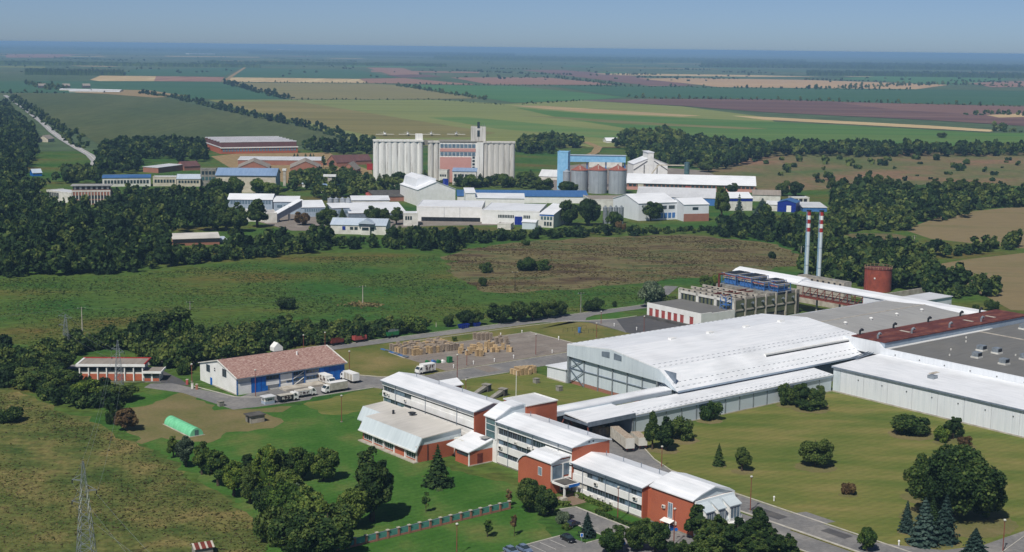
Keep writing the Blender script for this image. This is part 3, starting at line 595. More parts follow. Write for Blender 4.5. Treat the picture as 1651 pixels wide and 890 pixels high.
d = MB(); d.lathe([(0.05, 0), (0.7, 0.12), (1.15, 0.45), (1.2, 0.5)], (12, 19, 7.6), 14); d.cyl((12, 19, 7.2), (12, 19, 7.7), 0.12); d.build('roof_fan', 'dark_metal', t)
t = grid_thing('canteen_kitchen', 'smaller rear bay of the canteen with its own slanted pale eave', 'building', 214.5, 331.2)
bx(t, 'wall', 'brick', (0.6, 9.2, 0, 8.8, 0, 3.9)); bx(t, 'upper_wall', 'white_plaster', (2.1, 9.2, 0.2, 8.8, 3.91, 6.4)); MB().prism([(2.0, 6.5), (2.0, 6.75), (9.4, 7.2), (9.4, 6.95)], 0, 9.4, 'y').build('roof', 'roof_cream', t)
MB().prism([(2.05, 6.75), (1.85, 6.8), (-0.1, 3.3), (-0.1, 3.0), (0.15, 3.0), (2.0, 6.35)], 0.1, 9.5, 'y').build('slanted_eave', 'sheet_pale', t)
wnd(t, 0.58, 4.5, 0.7, 5, 2.2, 'x', 'glass', bars=4)
# --- low link and glazed stair tower
t = grid_thing('link_building', 'low brick link with sloping white roof beside the canteen', 'building', 218.6, 292.2)
bx(t, 'wall', 'brick', (0.25, 9.5, 0, 6.4, 0, 3.9)); bx(t, 'rear_wall', 'white_plaster', (3, 7.6, 6.41, 11, 0, 5.0))
MB().prism([(0.25, 3.9), (3.0, 4.6), (8, 6.0), (8, 3.9)], 0.02, 0.4, 'y').build('gable_panel', 'sheet_pale', t)
MB().prism([(-0.4, 3.75), (-0.4, 4.0), (3.0, 4.9), (8.0, 6.4), (8.0, 6.1), (3.0, 4.6)], -0.3, 9.6, 'y').build('roof', 'roof_white_y', t)
bx(t, 'skylight', 'roof_grey', (5.6, 7.8, 0.6, 3.0, 6.45, 6.55))
bx(t, 'corner_pier', 'white_paint', (0.0, 0.28, -0.05, 0.3, 0, 4.0)); bx(t, 'window_band', 'glass', (0.1, 0.24, 0.8, 5.6, 2.5, 3.4))
bx(t, 'door', 'rust_steel', (2.8, 4.6, -0.06, -0.01, 0.3, 3.0)); bx(t, 'plinth', 'pale_concrete', (-0.3, 9.5, -0.25, -0.02, 0, 0.25))
t = grid_thing('stair_tower', 'glazed stair tower with white folded roof and brick block behind', 'building', 226.2, 290.4)
bx(t, 'wall', 'white_paint', (0.3, 10, 0.02, 4.8, 0, 12.0)); bx(t, 'glazed_front', 'teal_glass', (0.1, 0.29, 0.5, 4.4, 6.6, 12.0))
for zz in (8.4, 10.2): bx(t, 'transom', 'white_paint', (0.04, 0.1, 0.5, 4.4, zz, zz + 0.12))
bx(t, 'mullion', 'white_paint', (0.04, 0.3, 0.2, 0.5, 6.4, 12.2)); bx(t, 'mullion', 'white_paint', (0.04, 0.3, 4.4, 4.7, 6.4, 12.2))
MB().prism([(-0.4, 12.1), (-0.4, 12.4), (5, 15.0), (9, 15.2), (9, 14.9), (5, 14.6)], -0.3, 5.0, 'y').build('roof', 'roof_white_y', t)
MB().prism([(0.3, 12.0), (5, 14.55), (10, 14.9), (10, 12)], 0.05, 4.7, 'y').build('gable_panel', 'sheet_pale', t)
bx(t, 'brick_block', 'brick', (10.1, 21, -0.3, 9.5, 0, 14.2)); bx(t, 'parapet', 'white_paint', (9.9, 21.2, -0.5, -0.2, 14.2, 14.5), (9.9, 21.2, 9.4, 9.7, 14.2, 14.5), (20.9, 21.2, -0.2, 9.4, 14.2, 14.5))
bx(t, 'flat_roof', 'roof_grey_white', (9.95, 20.9, -0.2, 9.4, 14.2, 14.3))

GUARD = MB().box(0, 1.0, -0.05, 0.05, -0.1, 0.11).mesh('snow_guard', 'galv_steel')
# --- main hall
HU0, HU1 = 301.7, 397.0
t = grid_thing('main_hall', 'large white assembly hall with shallow pitched roof and braced gable', 'factory hall', HU0, 297.8)
def hv(v): return v - 297.8
prof = [(349.5, 13.4), (328, 15.4), (306, 13.1), (297.8, 7.6)]
LH = HU1 - HU0
MB().prism([(hv(v), z_) for v, z_ in prof] + [(hv(v), z_ - 0.35) for v, z_ in prof[::-1]], 0, LH, 'x').build('roof', 'roof_white', t)
MB().prism([(hv(349.5), 9.3), (hv(349.5), 13.05), (hv(328), 15.05), (hv(306), 12.75), (hv(298.1), 7.4), (hv(300.5), 7.6), (hv(303.5), 8.9), (hv(307), 8.95)], 0.02, 0.5, 'x').build('gable_fascia', 'sheet_blue_white', t)
bx(t, 'rear_wall', 'sheet_white', (0.9, LH, hv(348.8), hv(349.3), 0, 13.0)); bx(t, 'side_wall', 'sheet_grey', (0.9, LH, 1.4, 1.9, 0, 8.3))
bx(t, 'end_wall', 'white_plaster', (LH - 0.5, LH - 0.1, 2.0, hv(348.7), 0, 12.6))
ys = np.linspace(2.6, hv(348.7), 8)
for a, b in zip(ys[:-1], ys[1:]):
    bx(t, 'wall_panel', 'sheet_blue_white', (1.1, 1.3, a + 0.06, b - 0.06, 1.2, 5.2)); bx(t, 'wall_panel', 'sheet_blue_white', (1.1, 1.3, a + 0.06, b - 0.06, 5.35, 9.4))
    bx(t, 'post', 'galv_steel', (0.7, 1.0, b - 0.16, b + 0.16, 0, 9.3))
bx(t, 'girt', 'grey_steel', (0.82, 1.08, 2.4, hv(348.6), 5.1, 5.4)); bx(t, 'girt', 'grey_steel', (0.55, 1.08, 2.4, hv(348.6), 9.0, 9.3))
bx(t, 'plinth', 'brick_dull', (1.05, 1.35, 2.2, hv(348.8), 0.0, 1.15)); bx(t, 'backing_wall', 'grey_steel', (1.31, 1.5, 2.2, hv(348.8), 1.1, 12.6))
for (a, b) in ((ys[6], ys[7]), (ys[0], ys[1])):
    for (c, d, e, f) in ((a, b, 0.4, 5.1), (b, a, 0.4, 5.1), (a, b, 5.4, 9.0), (b, a, 5.4, 9.0)): MB().beam((0.66, c, e), (0.66, d, f), 0.22).build('brace', 'grey_steel', t)
bx(t, 'corner_post', 'galv_steel', (0.1, 0.65, hv(348.7), hv(349.45), 0, 9.3)); bx(t, 'corner_post', 'galv_steel', (0.1, 0.65, 9.0, 9.5, 0, 8.9))
for (a, b, c, d) in ((hv(323), 3.6 + hv(323), 13.9, 0.42), (hv(328.6), hv(332.4), 14.2, -0.35)):
    MB().prism([(a, 12.2), (b, 12.2), (b, c + (d if d > 0 else d)), (a, c + (0 if d > 0 else 0.05))], -0.03, 0.0, 'x').build('gable_louvre', 'grey_steel', t)
for i in range(34):
    a = 1.5 + i * 2.78; bx(t, 'side_window', 'glass' if i % 5 else 'steel_blue', (a, a + 2.3, 1.3, 1.39, 6.2, 7.3))
bx(t, 'eave_fascia', 'blue_grey_sheet', (0.3, LH, -0.05, 0.12, 7.0, 7.58))
def rz(v):
    for (v1, z1), (v0, z0) in zip(prof[:-1], prof[1:]):
        if v0 <= v <= v1: return z0 + (z1 - z0) * (v - v0) / (v1 - v0)
for vv in (348.6, 309.5, 307.0, 300.6, 299.0):
    for i in range(int(LH / 2.4)): obj('snow_guard', GUARD, t, (0.6 + i * 2.4, hv(vv), rz(vv)))
for i in range(4):
    a = 26 + i * 18; bx(t, 'ridge_vent', 'white_paint', (a, a + 2.4, hv(327.3), hv(328.7), 15.3, 15.9))
bx(t, 'skylight_strip', 'white_paint', (46, LH - 3, hv(303.6), hv(304.4), 11.2, 12.3)); bx(t, 'skylight_gap', 'dark_metal', (46.2, LH - 3.2, hv(303.4), hv(303.59), 11.3, 11.75))
t = grid_thing('hall_annex', 'low white annex beside the gable end of the main hall', 'building', 301.4, 349.6)
bx(t, 'wall', 'sheet_white', (0, 40, 0, 9.6, 0, 4.3)); MB().prism([(-0.3, 4.5), (-0.3, 4.75), (10, 4.4), (10, 4.1)], -0.4, 40, 'x').build('roof', 'roof_white', t)
bx(t, 'plinth', 'pale_concrete', (-0.15, 0, 0, 9.6, 0, 0.4))
# --- front range: canopy wall with panels, open loading bay, upper strip roof
t = grid_thing('front_range', 'long low white range with panelled wall in front of the main hall', 'building', 277, 290)
LF = 365.3 - 277
MB().prism([(-0.2, 5.45), (-0.2, 5.75), (8.8, 6.55), (8.8, 6.25)], 0, LF, 'x').build('roof', 'roof_white', t)
bx(t, 'wall', 'blue_grey_sheet', (0, LF, 0.5, 0.9, 0, 5.7)); bx(t, 'fascia', 'blue_grey_sheet', (0, LF, -0.15, 0.0, 4.9, 5.44))
for i in range(14):
    a = i * 6.3 + 0.15; bx(t, 'wall_panel', 'sheet_blue_white', (a + 0.1, a + 6.05, 0.3, 0.49, 0.3, 4.85)); bx(t, 'post', 'galv_steel', (a - 0.2, a + 0.05, 0.15, 0.48, 0, 5.4))
for yy in (0.3, 2.2):
    for i in range(int(LF / 2.2)): obj('snow_guard', GUARD, t, (0.4 + 2.2 * i, yy, 5.76 + yy * .089))
bx(t, 'plinth', 'pale_concrete', (0, LF, 0.1, 0.29, 0, 0.28))
t = grid_thing('loading_bay', 'open loading bay with white canopy roof and dark interior', 'building', 258.6, 290)
MB().prism([(0.0, 6.0), (0.0, 6.3), (10.8, 6.9), (10.8, 6.6)], 0, 18.2, 'x').build('roof', 'roof_white', t); bx(t, 'fascia', 'grey_steel', (0, 18.2, -0.18, -0.02, 4.9, 6.25)); bx(t, 'fascia', 'grey_steel', (-0.18, -0.02, -0.1, 10.6, 5.3, 6.0))
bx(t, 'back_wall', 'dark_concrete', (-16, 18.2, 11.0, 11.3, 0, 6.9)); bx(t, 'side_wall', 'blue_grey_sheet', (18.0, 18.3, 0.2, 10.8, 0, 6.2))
for a in (0.2, 17.4): bx(t, 'post', 'galv_steel' if a > 9 else 'brown_metal', (a, a + 0.35, 0.1, 0.45, 0, 5.9))
for i in range(4):
    x0 = -15 + i * 4.6; MB().beam((x0, 10.6, 2.8), (x0 + 2.3, 10.6, 6.4), 0.22).build('truss_member', 'brown_metal', t); MB().beam((x0 + 2.3, 10.6, 6.4), (x0 + 4.6, 10.6, 2.8), 0.22).build('truss_member', 'brown_metal', t)
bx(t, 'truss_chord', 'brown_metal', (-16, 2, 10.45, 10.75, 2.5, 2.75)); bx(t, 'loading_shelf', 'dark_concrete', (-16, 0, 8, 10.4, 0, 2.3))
t = grid_thing('covered_conveyor', 'long narrow white roof strip running from the offices to the main hall', 'building', 246, 300.2)
MB().prism([(0, 7.3), (0, 7.7), (2.6, 8.1), (5.0, 7.7), (5.0, 7.3)], 0, 55.6, 'x').build('roof', 'roof_white', t); bx(t, 'fascia', 'sheet_blue_white', (0, 55.6, 0.05, 0.3, 6.2, 7.3), (0, 55.6, 4.6, 4.9, 5.2, 7.3))
for i in range(8): bx(t, 'post', 'grey_steel', (2 + i * 7.4, 2.3 + i * 7.4, 4.4, 4.59, 0, 7.3))
# --- right wing hall
t = grid_thing('packing_hall', 'long low white hall with panelled wall along the big lawn', 'factory hall', 365.5, 150)
LR = 140.0
MB().prism([(-0.5, 8.3), (-0.5, 8.6), (24.5, 9.5), (24.5, 9.2)], 0, LR + 0.4, 'y').build('roof', 'roof_white_y', t)
bx(t, 'wall', 'sheet_pale', (0.2, 24.5, 0.1, LR - 0.1, 0, 8.4)); bx(t, 'eave_trim', 'grey_steel', (-0.66, -0.52, 0, LR + 0.4, 8.0, 8.5))
for i in range(15):
    a = LR - 3.0 - i * 9.3
    bx(t, 'wall_panel', 'sheet_white', (0.0, 0.19, a - 9.18, a, 0.45, 7.9))
    for q in (2.3, 4.6, 6.9): bx(t, 'panel_seam', 'sheet_pale', (-0.03, -0.0, a - q - 0.03, a - q + 0.03, 0.5, 7.85))
    bx(t, 'floodlight', 'dark_metal', (-0.2, -0.01, a - 7.3, a - 7.0, 5.6, 5.9))
bx(t, 'plinth', 'pale_concrete', (-0.15, 0.19, 0, LR, 0, 0.42)); bx(t, 'corner_panel', 'sheet_pale', (0.0, 0.19, LR - 2.9, LR, 0.45, 8.0))
for (a, b) in ((9, 108), (12, 76)): bx(t, 'roof_hatch', 'galv_steel', (a, a + 2.2, b, b + 2.4, 8.9, 10.0))
bx(t, 'roof_walkway', 'pale_concrete', (14, 18, 112, 113.4, 9.0, 9.35))
t = grid_thing('parapet_wall', 'white parapet wall along the edge of the dark flat roof', 'wall', 390.1, 150)
bx(t, 'wall', 'sheet_white', (0, 0.5, 0, 139, 9.0, 11.6)); MB().prism([(139.01, 9.0), (139.01, 11.6), (141.2, 13.3), (155.4, 13.3), (158.5, 12.5), (158.5, 9.0)], 0, 0.5, 'x').build('stepped_wall', 'sheet_white', t)
for i in range(10): bx(t, 'roof_drain', 'dark_metal', (-0.05, 0, 134 - i * 9.6, 134.4 - i * 9.6, 9.9, 10.3))
mb = MB()
for k in range(3): mb.beam((-14, 139.5 + k, 9.6), (-2, 141.5 + k, 9.9), 0.3, 0.2)
mb.build('pipe_rack', 'grey_steel', t)
# --- flat roofed halls behind
t = grid_thing('flat_roof_hall', 'hall with dark grey flat roof and boxy ventilators behind the white parapet', 'factory hall', 390.7, 150)
bx(t, 'roof', 'roof_dark', (0, 170, 0, 138.8, 10.6, 11.2)); bx(t, 'wall', 'white_plaster', (0, 169.5, 0.5, 138.5, 0, 10.6))
bx(t, 'roof_seam', 'pale_concrete', (53.2, 54.0, 60, 138.6, 11.2, 11.38)); bx(t, 'roof_edge', 'white_paint', (0, 60, 138.0, 138.7, 11.2, 11.4))
for (u_, v_) in ((416, 268.5), (416.5, 263), (403.6, 252), (405, 263), (462, 281.5), (415.6, 252)):
    q = bx(t, 'ventilator', 'galv_steel', (u_ - 392.0, u_ - 389.6, v_ - 151.2, v_ - 148.8, 11.7, 13.1)); bx(q, 'base', 'white_plaster', (u_ - 392.2, u_ - 389.4, v_ - 151.4, v_ - 148.6, 11.2, 11.7)); bx(q, 'louvre', 'dark_metal', (u_ - 391.8, u_ - 389.8, v_ - 151.3, v_ - 151.2, 11.9, 12.9))
for (u_, v_) in ((420, 272), (424, 280), (408, 275), (418, 257), (400, 270), (430, 284), (411, 247)):
    MB().cyl((u_ - 390.7, v_ - 150, 11.2), (u_ - 390.7, v_ - 150, 11.8), 0.25, n=8).build('vent_pipe', 'white_plaster', t)
t = grid_thing('rust_roof_monitor', 'raised rust-red roof strip with curved vents above the flat roofs', 'building', 390.7, 289)
bx(t, 'wall', 'blue_grey_sheet', (0, 86, 0.0, 13.4, 10.5, 13.4)); bx(t, 'roof', 'roof_rust', (-0.3, 86.4, -0.3, 13.8, 13.4, 13.75)); bx(t, 'gutter', 'white_paint', (0, 62, -0.7, -0.31, 11.25, 11.6))
for (u_, v_) in ((393.9, 304), (412.6, 303.6), (432.9, 303), (452.6, 303), (465, 302.3), (393.3, 294), (410.4, 292.7), (430.5, 291.4), (449.7, 291.3)):
    mb = MB(); c = (u_ - 390.7, min(v_ - 289, 13)); mb.cyl((c[0], c[1], 13.7), (c[0], c[1], 15.0), 0.35, n=8).cyl((c[0], c[1], 14.9), (c[0] + 0.9, c[1], 15.5), 0.4, n=8).cyl((c[0] + 0.9, c[1], 15.5), (c[0] + 1.6, c[1], 15.1), 0.42, n=8)
    mb.build('curved_vent', 'galv_steel' if v_ < 300 else 'dark_metal', t)
for (a, b) in ((20, 9), (56, 8), (70, 8)): bx(t, 'roof_patch', 'pale_concrete', (a, a + 1.2, b - 4, b, 13.76, 13.9))
t = grid_thing('grey_roof_hall', 'hall with grey flat roof and a pale ridge line', 'factory hall', 397.2, 302.9)
MB().prism([(0, 11.6), (0, 11.9), (25, 12.8), (42.5, 11.9), (42.5, 11.6)], 0, 70, 'x').build('roof', 'roof_grey', t); bx(t, 'wall', 'white_plaster', (0.2, 69.8, 0.2, 42.2, 0, 11.55)); bx(t, 'ridge_cap', 'pale_concrete', (0, 70, 24.7, 25.3, 12.75, 12.92))
for u_ in (409.9, 424.7, 440, 455.4): MB().lathe([(0.45, 0), (0.45, 0.5), (0.7, 0.6), (0.7, 0.9), (0.3, 1.1)], (u_ - 397.2, 18, 12.4), 10).build('mushroom_vent', 'white_paint', t)
bx(t, 'parapet', 'roof_grey_white', (0, 70, 42.3, 42.7, 11.6, 12.2))
# --- conveyor gallery on trusses
t = grid_thing('conveyor_gallery', 'long elevated conveyor gallery with white roof and rust-red truss', 'building', 466.6, 303)
MB().prism([(-0.6, 12.0), (-0.6, 12.4), (2.0, 13.2), (6.0, 13.4), (8.2, 12.4), (8.2, 12.0)], 0, 88, 'y').build('roof', 'roof_white_y', t)
MB().prism([(-0.6, 12.0), (-0.6, 12.6), (2.0, 13.9), (5.0, 14.6), (7.6, 13.6), (8.2, 12.4), (8.2, 12.0)], 88.05, 126, 'y').build('raised_roof', 'roof_white_y', t)
bx(t, 'side_wall', 'sheet_white', (-0.2, 0.2, 42.5, 54, 6.5, 12.0)); bx(t, 'deck', 'rust_steel', (0, 7, 54, 89, 7.0, 7.4)); bx(t, 'far_rail', 'brown_metal', (7.0, 7.2, 42.5, 89, 8.4, 8.6)); bx(t, 'conveyor_belt', 'grey_concrete', (2.0, 4, 54, 88, 7.5, 8.4))
bx(t, 'truss_chord', 'brown_metal', (-0.3, 0, 54, 89, 6.9, 7.3)); bx(t, 'truss_chord', 'brown_metal', (-0.3, 0, 54, 89, 11.6, 11.98))
for i in range(9):
    a = 54 + i * 3.9; bx(t, 'truss_post', 'brown_metal', (-0.3, -0.02, a - 0.13, a + 0.13, 7.3, 11.6))
    if i < 8: MB().beam((-0.16, a, 11.6 if i % 1 == 0 else 7.3), (-0.16, a + 3.9, 7.3), 0.26).build('truss_diagonal', 'brown_metal', t)
for (a, b) in ((56, 3), (68, 3), (80, 3), (62, 6)): bx(t, 'support_post', 'pale_concrete', (b, b + 0.6, a, a + 0.6, 0, 7))
# --- boiler house
t = grid_thing('boiler_house', 'concrete-framed boiler house with olive panels and open roof beams', 'building', 425.4, 389)
bx(t, 'core', 'dark_concrete', (0.6, 40.5, 0.6, 31.5, 0, 8.6))
for i in range(7):
    a = i * 6.25; bx(t, 'column', 'pale_concrete', (a, a + 0.75, 0, 0.58, 0, 10.4))
for i in range(6):
    a = i * 6.25 + 0.77; bx(t, 'beam', 'pale_concrete', (a, a + 5.46, 0.1, 0.58, 4.9, 5.5))
    bx(t, 'panel', 'olive_panel', (a, a + 5.46, 0.35, 0.59, 5.52, 9.2)); bx(t, 'panel', 'olive_panel', (a, a + 5.46, 0.35, 0.59, 2.4 if i in (3, 4) else 0.4, 4.88)); MB().cyl((a + 3.4, 0.34, 7.4), (a + 3.4, -0.6, 7.8), 0.35, 0.55, n=8).build('exhaust_horn', 'galv_steel', t)
for i in range(4):
    a = i * 10.3; bx(t, 'column', 'white_plaster', (0, 0.58, a + 0.6 if i == 0 else a, a + 1.4, 0, 10.2))
bx(t, 'parapet', 'white_plaster', (0, 0.58, 0.62, 31.9, 8.4, 9.5))
for i in range(3):
    a = i * 10.3 + 1.42
    for j in range(4):
        b = a + j * 2.2; bx(t, 'panel', 'olive_panel', (0.3, 0.59, b, b + 1.15, 4.6, 8.38)); wnd(t, 0.5, b + 1.68, 6.0, 1.0, 2.3, 'x', 'glass', 'dark_metal', 0)
    bx(t, 'panel', 'white_plaster', (0.25, 0.59, a, a + 8.85, 0, 4.58))
for k, xx in enumerate((0, 7, 14)):
    bx(t, 'roof_beam', 'pale_concrete', (xx, xx + 0.7, 0.62, 31.9, 9.5 + 0.01 * k, 10.5))
    for j in range(9): bx(t, 'beam_opening', 'dark_metal', (xx - 0.04, xx, 2.4 + j * 3.3, 3.4 + j * 3.3, 9.7, 10.3))
mb = MB()
for j in range(9): mb.box(1, 22, 3 + j * 3.2, 3.5 + j * 3.2, 8.7, 9.6)
mb.build('roof_rib', 'pale_concrete', t)
bx(t, 'roof_pipe', 'rust_steel', (3, 24, 14, 14.6, 9.7, 10.3), (3, 24, 10, 10.4, 9.7, 10.2)); MB().cyl((19, 27, 9), (19, 27, 15.5), 0.45, n=8).cyl((19, 27, 15.2), (21.5, 26, 15.2), 0.4, n=8).build('flue', 'rust_steel', t)
bx(t, 'upper_floor', 'grey_concrete', (22, 41, 1, 31.5, 8.62, 10.2))
t2 = grid_thing('stair_scaffold', 'blue steel stair tower at the corner of the boiler house', 'stairs', 421.6, 390.2)
mb = MB()
for x in (0, 3.0):
    for y in (0, 3.4): mb.box(x, x + 0.18, y, y + 0.18, 0, 11)
for k in range(5):
    zz = 2.2 * k + 1
    mb.box(0, 3.2, 0, 0.12, zz, zz + 0.14).box(0, 3.2, 3.4, 3.55, zz, zz + 0.14).beam((0.1, 0.1, zz), (0.1, 3.4, zz + 2), 0.16).beam((3, 3.4, zz), (3, 0.1, zz + 2), 0.16)
mb.build('frame', 'steel_blue', t2); bx(t2, 'landing', 'steel_blue', (0.2, 3, 0.2, 3.4, 3.2, 3.3), (0.2, 3, 0.2, 3.4, 7.6, 7.7)); bx(t2, 'cabinet', 'deep_blue', (0.6, 3.0, 0.6, 3.2, 0, 5.5))
def cooler(label, u, v, w, l, z0, h):
    c = grid_thing('cooling_unit', label, 'cooling tower', u, v, 'cooling units on the boiler house roof'); c.location.z = z0
    mb = MB()
    for x in np.linspace(0, w, 3):
        for y in np.linspace(0, l, 3): mb.box(x - 0.1, x + 0.1, y - 0.1, y + 0.1, 0, h)
    for zz in (0.8, h - 0.3): mb.box(-0.1, w + 0.1, -0.1, 0.08, zz, zz + 0.16).box(-0.1, 0.08, 0.1, l, zz, zz + 0.16).box(w - 0.08, w + 0.1, 0.1, l, zz, zz + 0.16)
    mb.beam((-0.05, 0, 0), (-0.05, l / 2, h), 0.12).beam((-0.05, l, 0), (-0.05, l / 2, h), 0.12); mb.build('frame', 'steel_blue', c)
    bx(c, 'casing', 'pale_concrete', (0.3, w - 0.3, 0.3, l - 0.3, h * 0.55, h)); bx(c, 'coil', 'steel_blue', (0.8, w - 0.8, 0.8, l - 0.8, 0.3, h * 0.5)); bx(c, 'fan_deck', 'dark_metal', (0.5, w - 0.5, 0.9, l * 0.46, h, h + 0.2)); bx(c, 'fan_deck', 'dark_metal', (0.5, w - 0.5, l * 0.54, l - 0.9, h, h + 0.2)); bx(c, 'header_pipe', 'door_red', (-0.25, -0.12, 0, l, h - 1.0, h - 0.75)); bx(c, 'walkway', 'galv_steel', (-0.7, w + 0.4, -0.5, l + 0.5, 0.0, 0.12))
for k, (u, v, w, l, z0, h) in enumerate(((450, 411.6, 10.5, 8, 10.2, 4.8), (450, 402.6, 10.5, 8, 10.2, 4.8), (450, 395.4, 5.6, 6.4, 10.2, 3.8), (457, 394.6, 6, 6.4, 10.2, 3.8), (452, 389.6, 8, 4.4, 10.2, 3.4))):
    cooler(['rear cooling unit with dark fan decks on the boiler house', 'cooling unit next to the rear one on the boiler house', 'small cooling unit near the middle of the boiler house roof', 'small cooling unit nearest the conveyor gallery', 'low cooling unit at the front edge of the boiler house roof'][k], u, v, w, l, z0, h)
# --- loading building with red doors
t = grid_thing('dispatch_building', 'low white dispatch building with seven red dock doors', 'building', 405.5, 388.5)
bx(t, 'wall', 'white_paint', (0, 19.5, 0, 31, 0, 5.9)); bx(t, 'roof', 'roof_dark', (0.4, 19.3, 0.4, 30.6, 5.9, 6.0)); bx(t, 'parapet', 'white_paint', (0, 0.39, 0, 31, 5.9, 6.3), (0.4, 6, 0, 0.39, 5.9, 6.3)); bx(t, 'dock', 'dark_concrete', (-1.6, -0.02, 6, 31.5, 0, 1.1))
for k, y in enumerate((29.5, 25.9, 22.3, 18.7, 15.3, 11.6, 6.2)):
    d = bx(t, 'dock_door', 'door_red', (-0.12, -0.01, y - 1.9, y, 1.15, 4.1)); bx(d, 'door_frame', 'rust_steel', (-0.16, -0.121, y - 2.05, y + 0.15, 4.1, 4.3), (-0.16, -0.121, y - 1.0, y - 0.9, 1.15, 4.1))
# --- chimneys
def chimney(u, v, h, label):
    t = grid_thing('chimney', label, 'chimney', u, v, 'twin steel chimneys'); r = 0.95
    MB().cyl((0, 0, 0), (0, 0, h - 9.6), r, r, 18).build('stack', 'sheet_pale', t)
    for k in range(5): MB().cyl((0, 0, h - 9.6 + 1.9 * k), (0, 0, h - 9.6 + 1.9 * (k + 1)), r + 0.01 * (k % 2), r + 0.01 * (k % 2), 18).build('band', 'red_paint' if k % 2 == 0 else 'white_paint', t)
    MB().cyl((0, 0, h - 0.1), (0, 0, h + 0.5), r + 0.15, r + 0.15, 18).build('rim', 'dark_metal', t)
    mb = MB().box(-1.3, -1.2, -0.35, -0.28, 0, h).box(-1.3, -1.2, 0.28, 0.35, 0, h)
    for k in range(int(h / 0.7)): mb.box(-1.3, -1.22, -0.3, 0.3, 0.7 * k, 0.7 * k + 0.08)
    mb.build('ladder', 'light_blue', t)
    for zz in (h * 0.3, h * 0.55): MB().cyl((0, 0, zz), (0, 0, zz + 0.15), r + 0.08, n=18).build('flange', 'grey_steel', t)
chimney(519, 430.5, 36.4, 'steel chimney with red and white bands, the one with the open field behind')
chimney(514.5, 419.4, 37.6, 'steel chimney with red and white bands, the one closer to the rust-red tank')
# --- rust tank
FOOT0 = [(541.5, 406.5, 9.5), (519, 430, 3), (514, 419, 3), (545, 390, 8), (510, 355, 16)]
t = grid_thing('storage_tank', 'round rust-red storage tank with railing behind the conveyor gallery', 'tank', 541.5, 406.5)
MB().cyl((0, 0, 0), (0, 0, 10.6), 6.3, n=36).build('shell', 'tank_rust', t); MB().lathe([(6.45, 10.5), (6.45, 10.75), (4, 11.1), (0.2, 11.3)], n=36).build('roof', 'roof_rust', t)
mb = MB()
for k in range(20):
    a = k * math.pi / 10; mb.box(6.3 * math.cos(a) - 0.05, 6.3 * math.cos(a) + 0.05, 6.3 * math.sin(a) - 0.05, 6.3 * math.sin(a) + 0.05, 10.7, 11.8)
    b = (k + 1) * math.pi / 10; mb.beam((6.3 * math.cos(a), 6.3 * math.sin(a), 11.75), (6.3 * math.cos(b), 6.3 * math.sin(b), 11.75), 0.07)
mb.build('railing', 'wood_pallet', t); bx(t, 'sign_plate', 'white_paint', (-6.0, -5.8, -3.0, -2.2, 6.3, 7.0)); MB().cyl((-5.6, 2.9, 0), (-5.6, 2.9, 10.6), 0.12, n=6).build('pipe', 'door_red', t); MB().cyl((-6.1, 1.6, 0), (-6.1, 1.6, 10.6), 0.12, n=6).build('pipe', 'door_red', t)
t = grid_thing('bund_wall', 'low concrete wall beside the rust-red tank', 'wall', 520, 388); bx(t, 'wall', 'pale_concrete', (0, 40, 0, 0.5, 0, 3), (-0.5, 0, 0, 16, 0, 3))
# --- white boxes behind the gallery, concrete block
t = grid_thing('white_shed', 'white flat-roofed shed behind the conveyor gallery', 'shed', 498, 349); bx(t, 'wall', 'sheet_white', (0, 18, 0, 11, 0, 8.0)); bx(t, 'roof', 'roof_grey_white', (-0.4, 18.4, -0.4, 11.4, 8.0, 8.3)); bx(t, 'door', 'dark_metal', (16, 17.6, -0.06, -0.01, 0, 5))
t = grid_thing('lean_to_shed', 'lower white lean-to between the gallery and the white shed', 'shed', 476, 352); bx(t, 'wall', 'sheet_white', (0, 21, 0, 14, 0, 7.2)); MB().prism([(-0.3, 8.0), (-0.3, 8.2), (21.5, 7.4), (21.5, 7.2)], -0.3, 14.3, 'y').build('roof', 'roof_grey_white', t)
t = grid_thing('concrete_block', 'concrete block with small square openings beside the chimneys', 'building', 487, 383); bx(t, 'wall', 'pale_concrete', (0, 5, 0, 26, 0, 11.8))
for j in range(8): bx(t, 'opening', 'dark_metal', (-0.06, -0.01, 1.5 + 3.1 * j, 2.6 + 3.1 * j, 10.2, 11.3))
bx(t, 'roof', 'grey_concrete', (0.3, 5, 0, 26, 11.8, 12.0))
t = grid_thing('rear_hall', 'grey flat-roofed block between boiler house and rubble yard', 'building', 430, 352); bx(t, 'wall', 'grey_concrete', (0, 34, 0, 28, 0, 2.2)); bx(t, 'roof', 'dark_concrete', (0, 34, 0, 28, 2.2, 2.5))

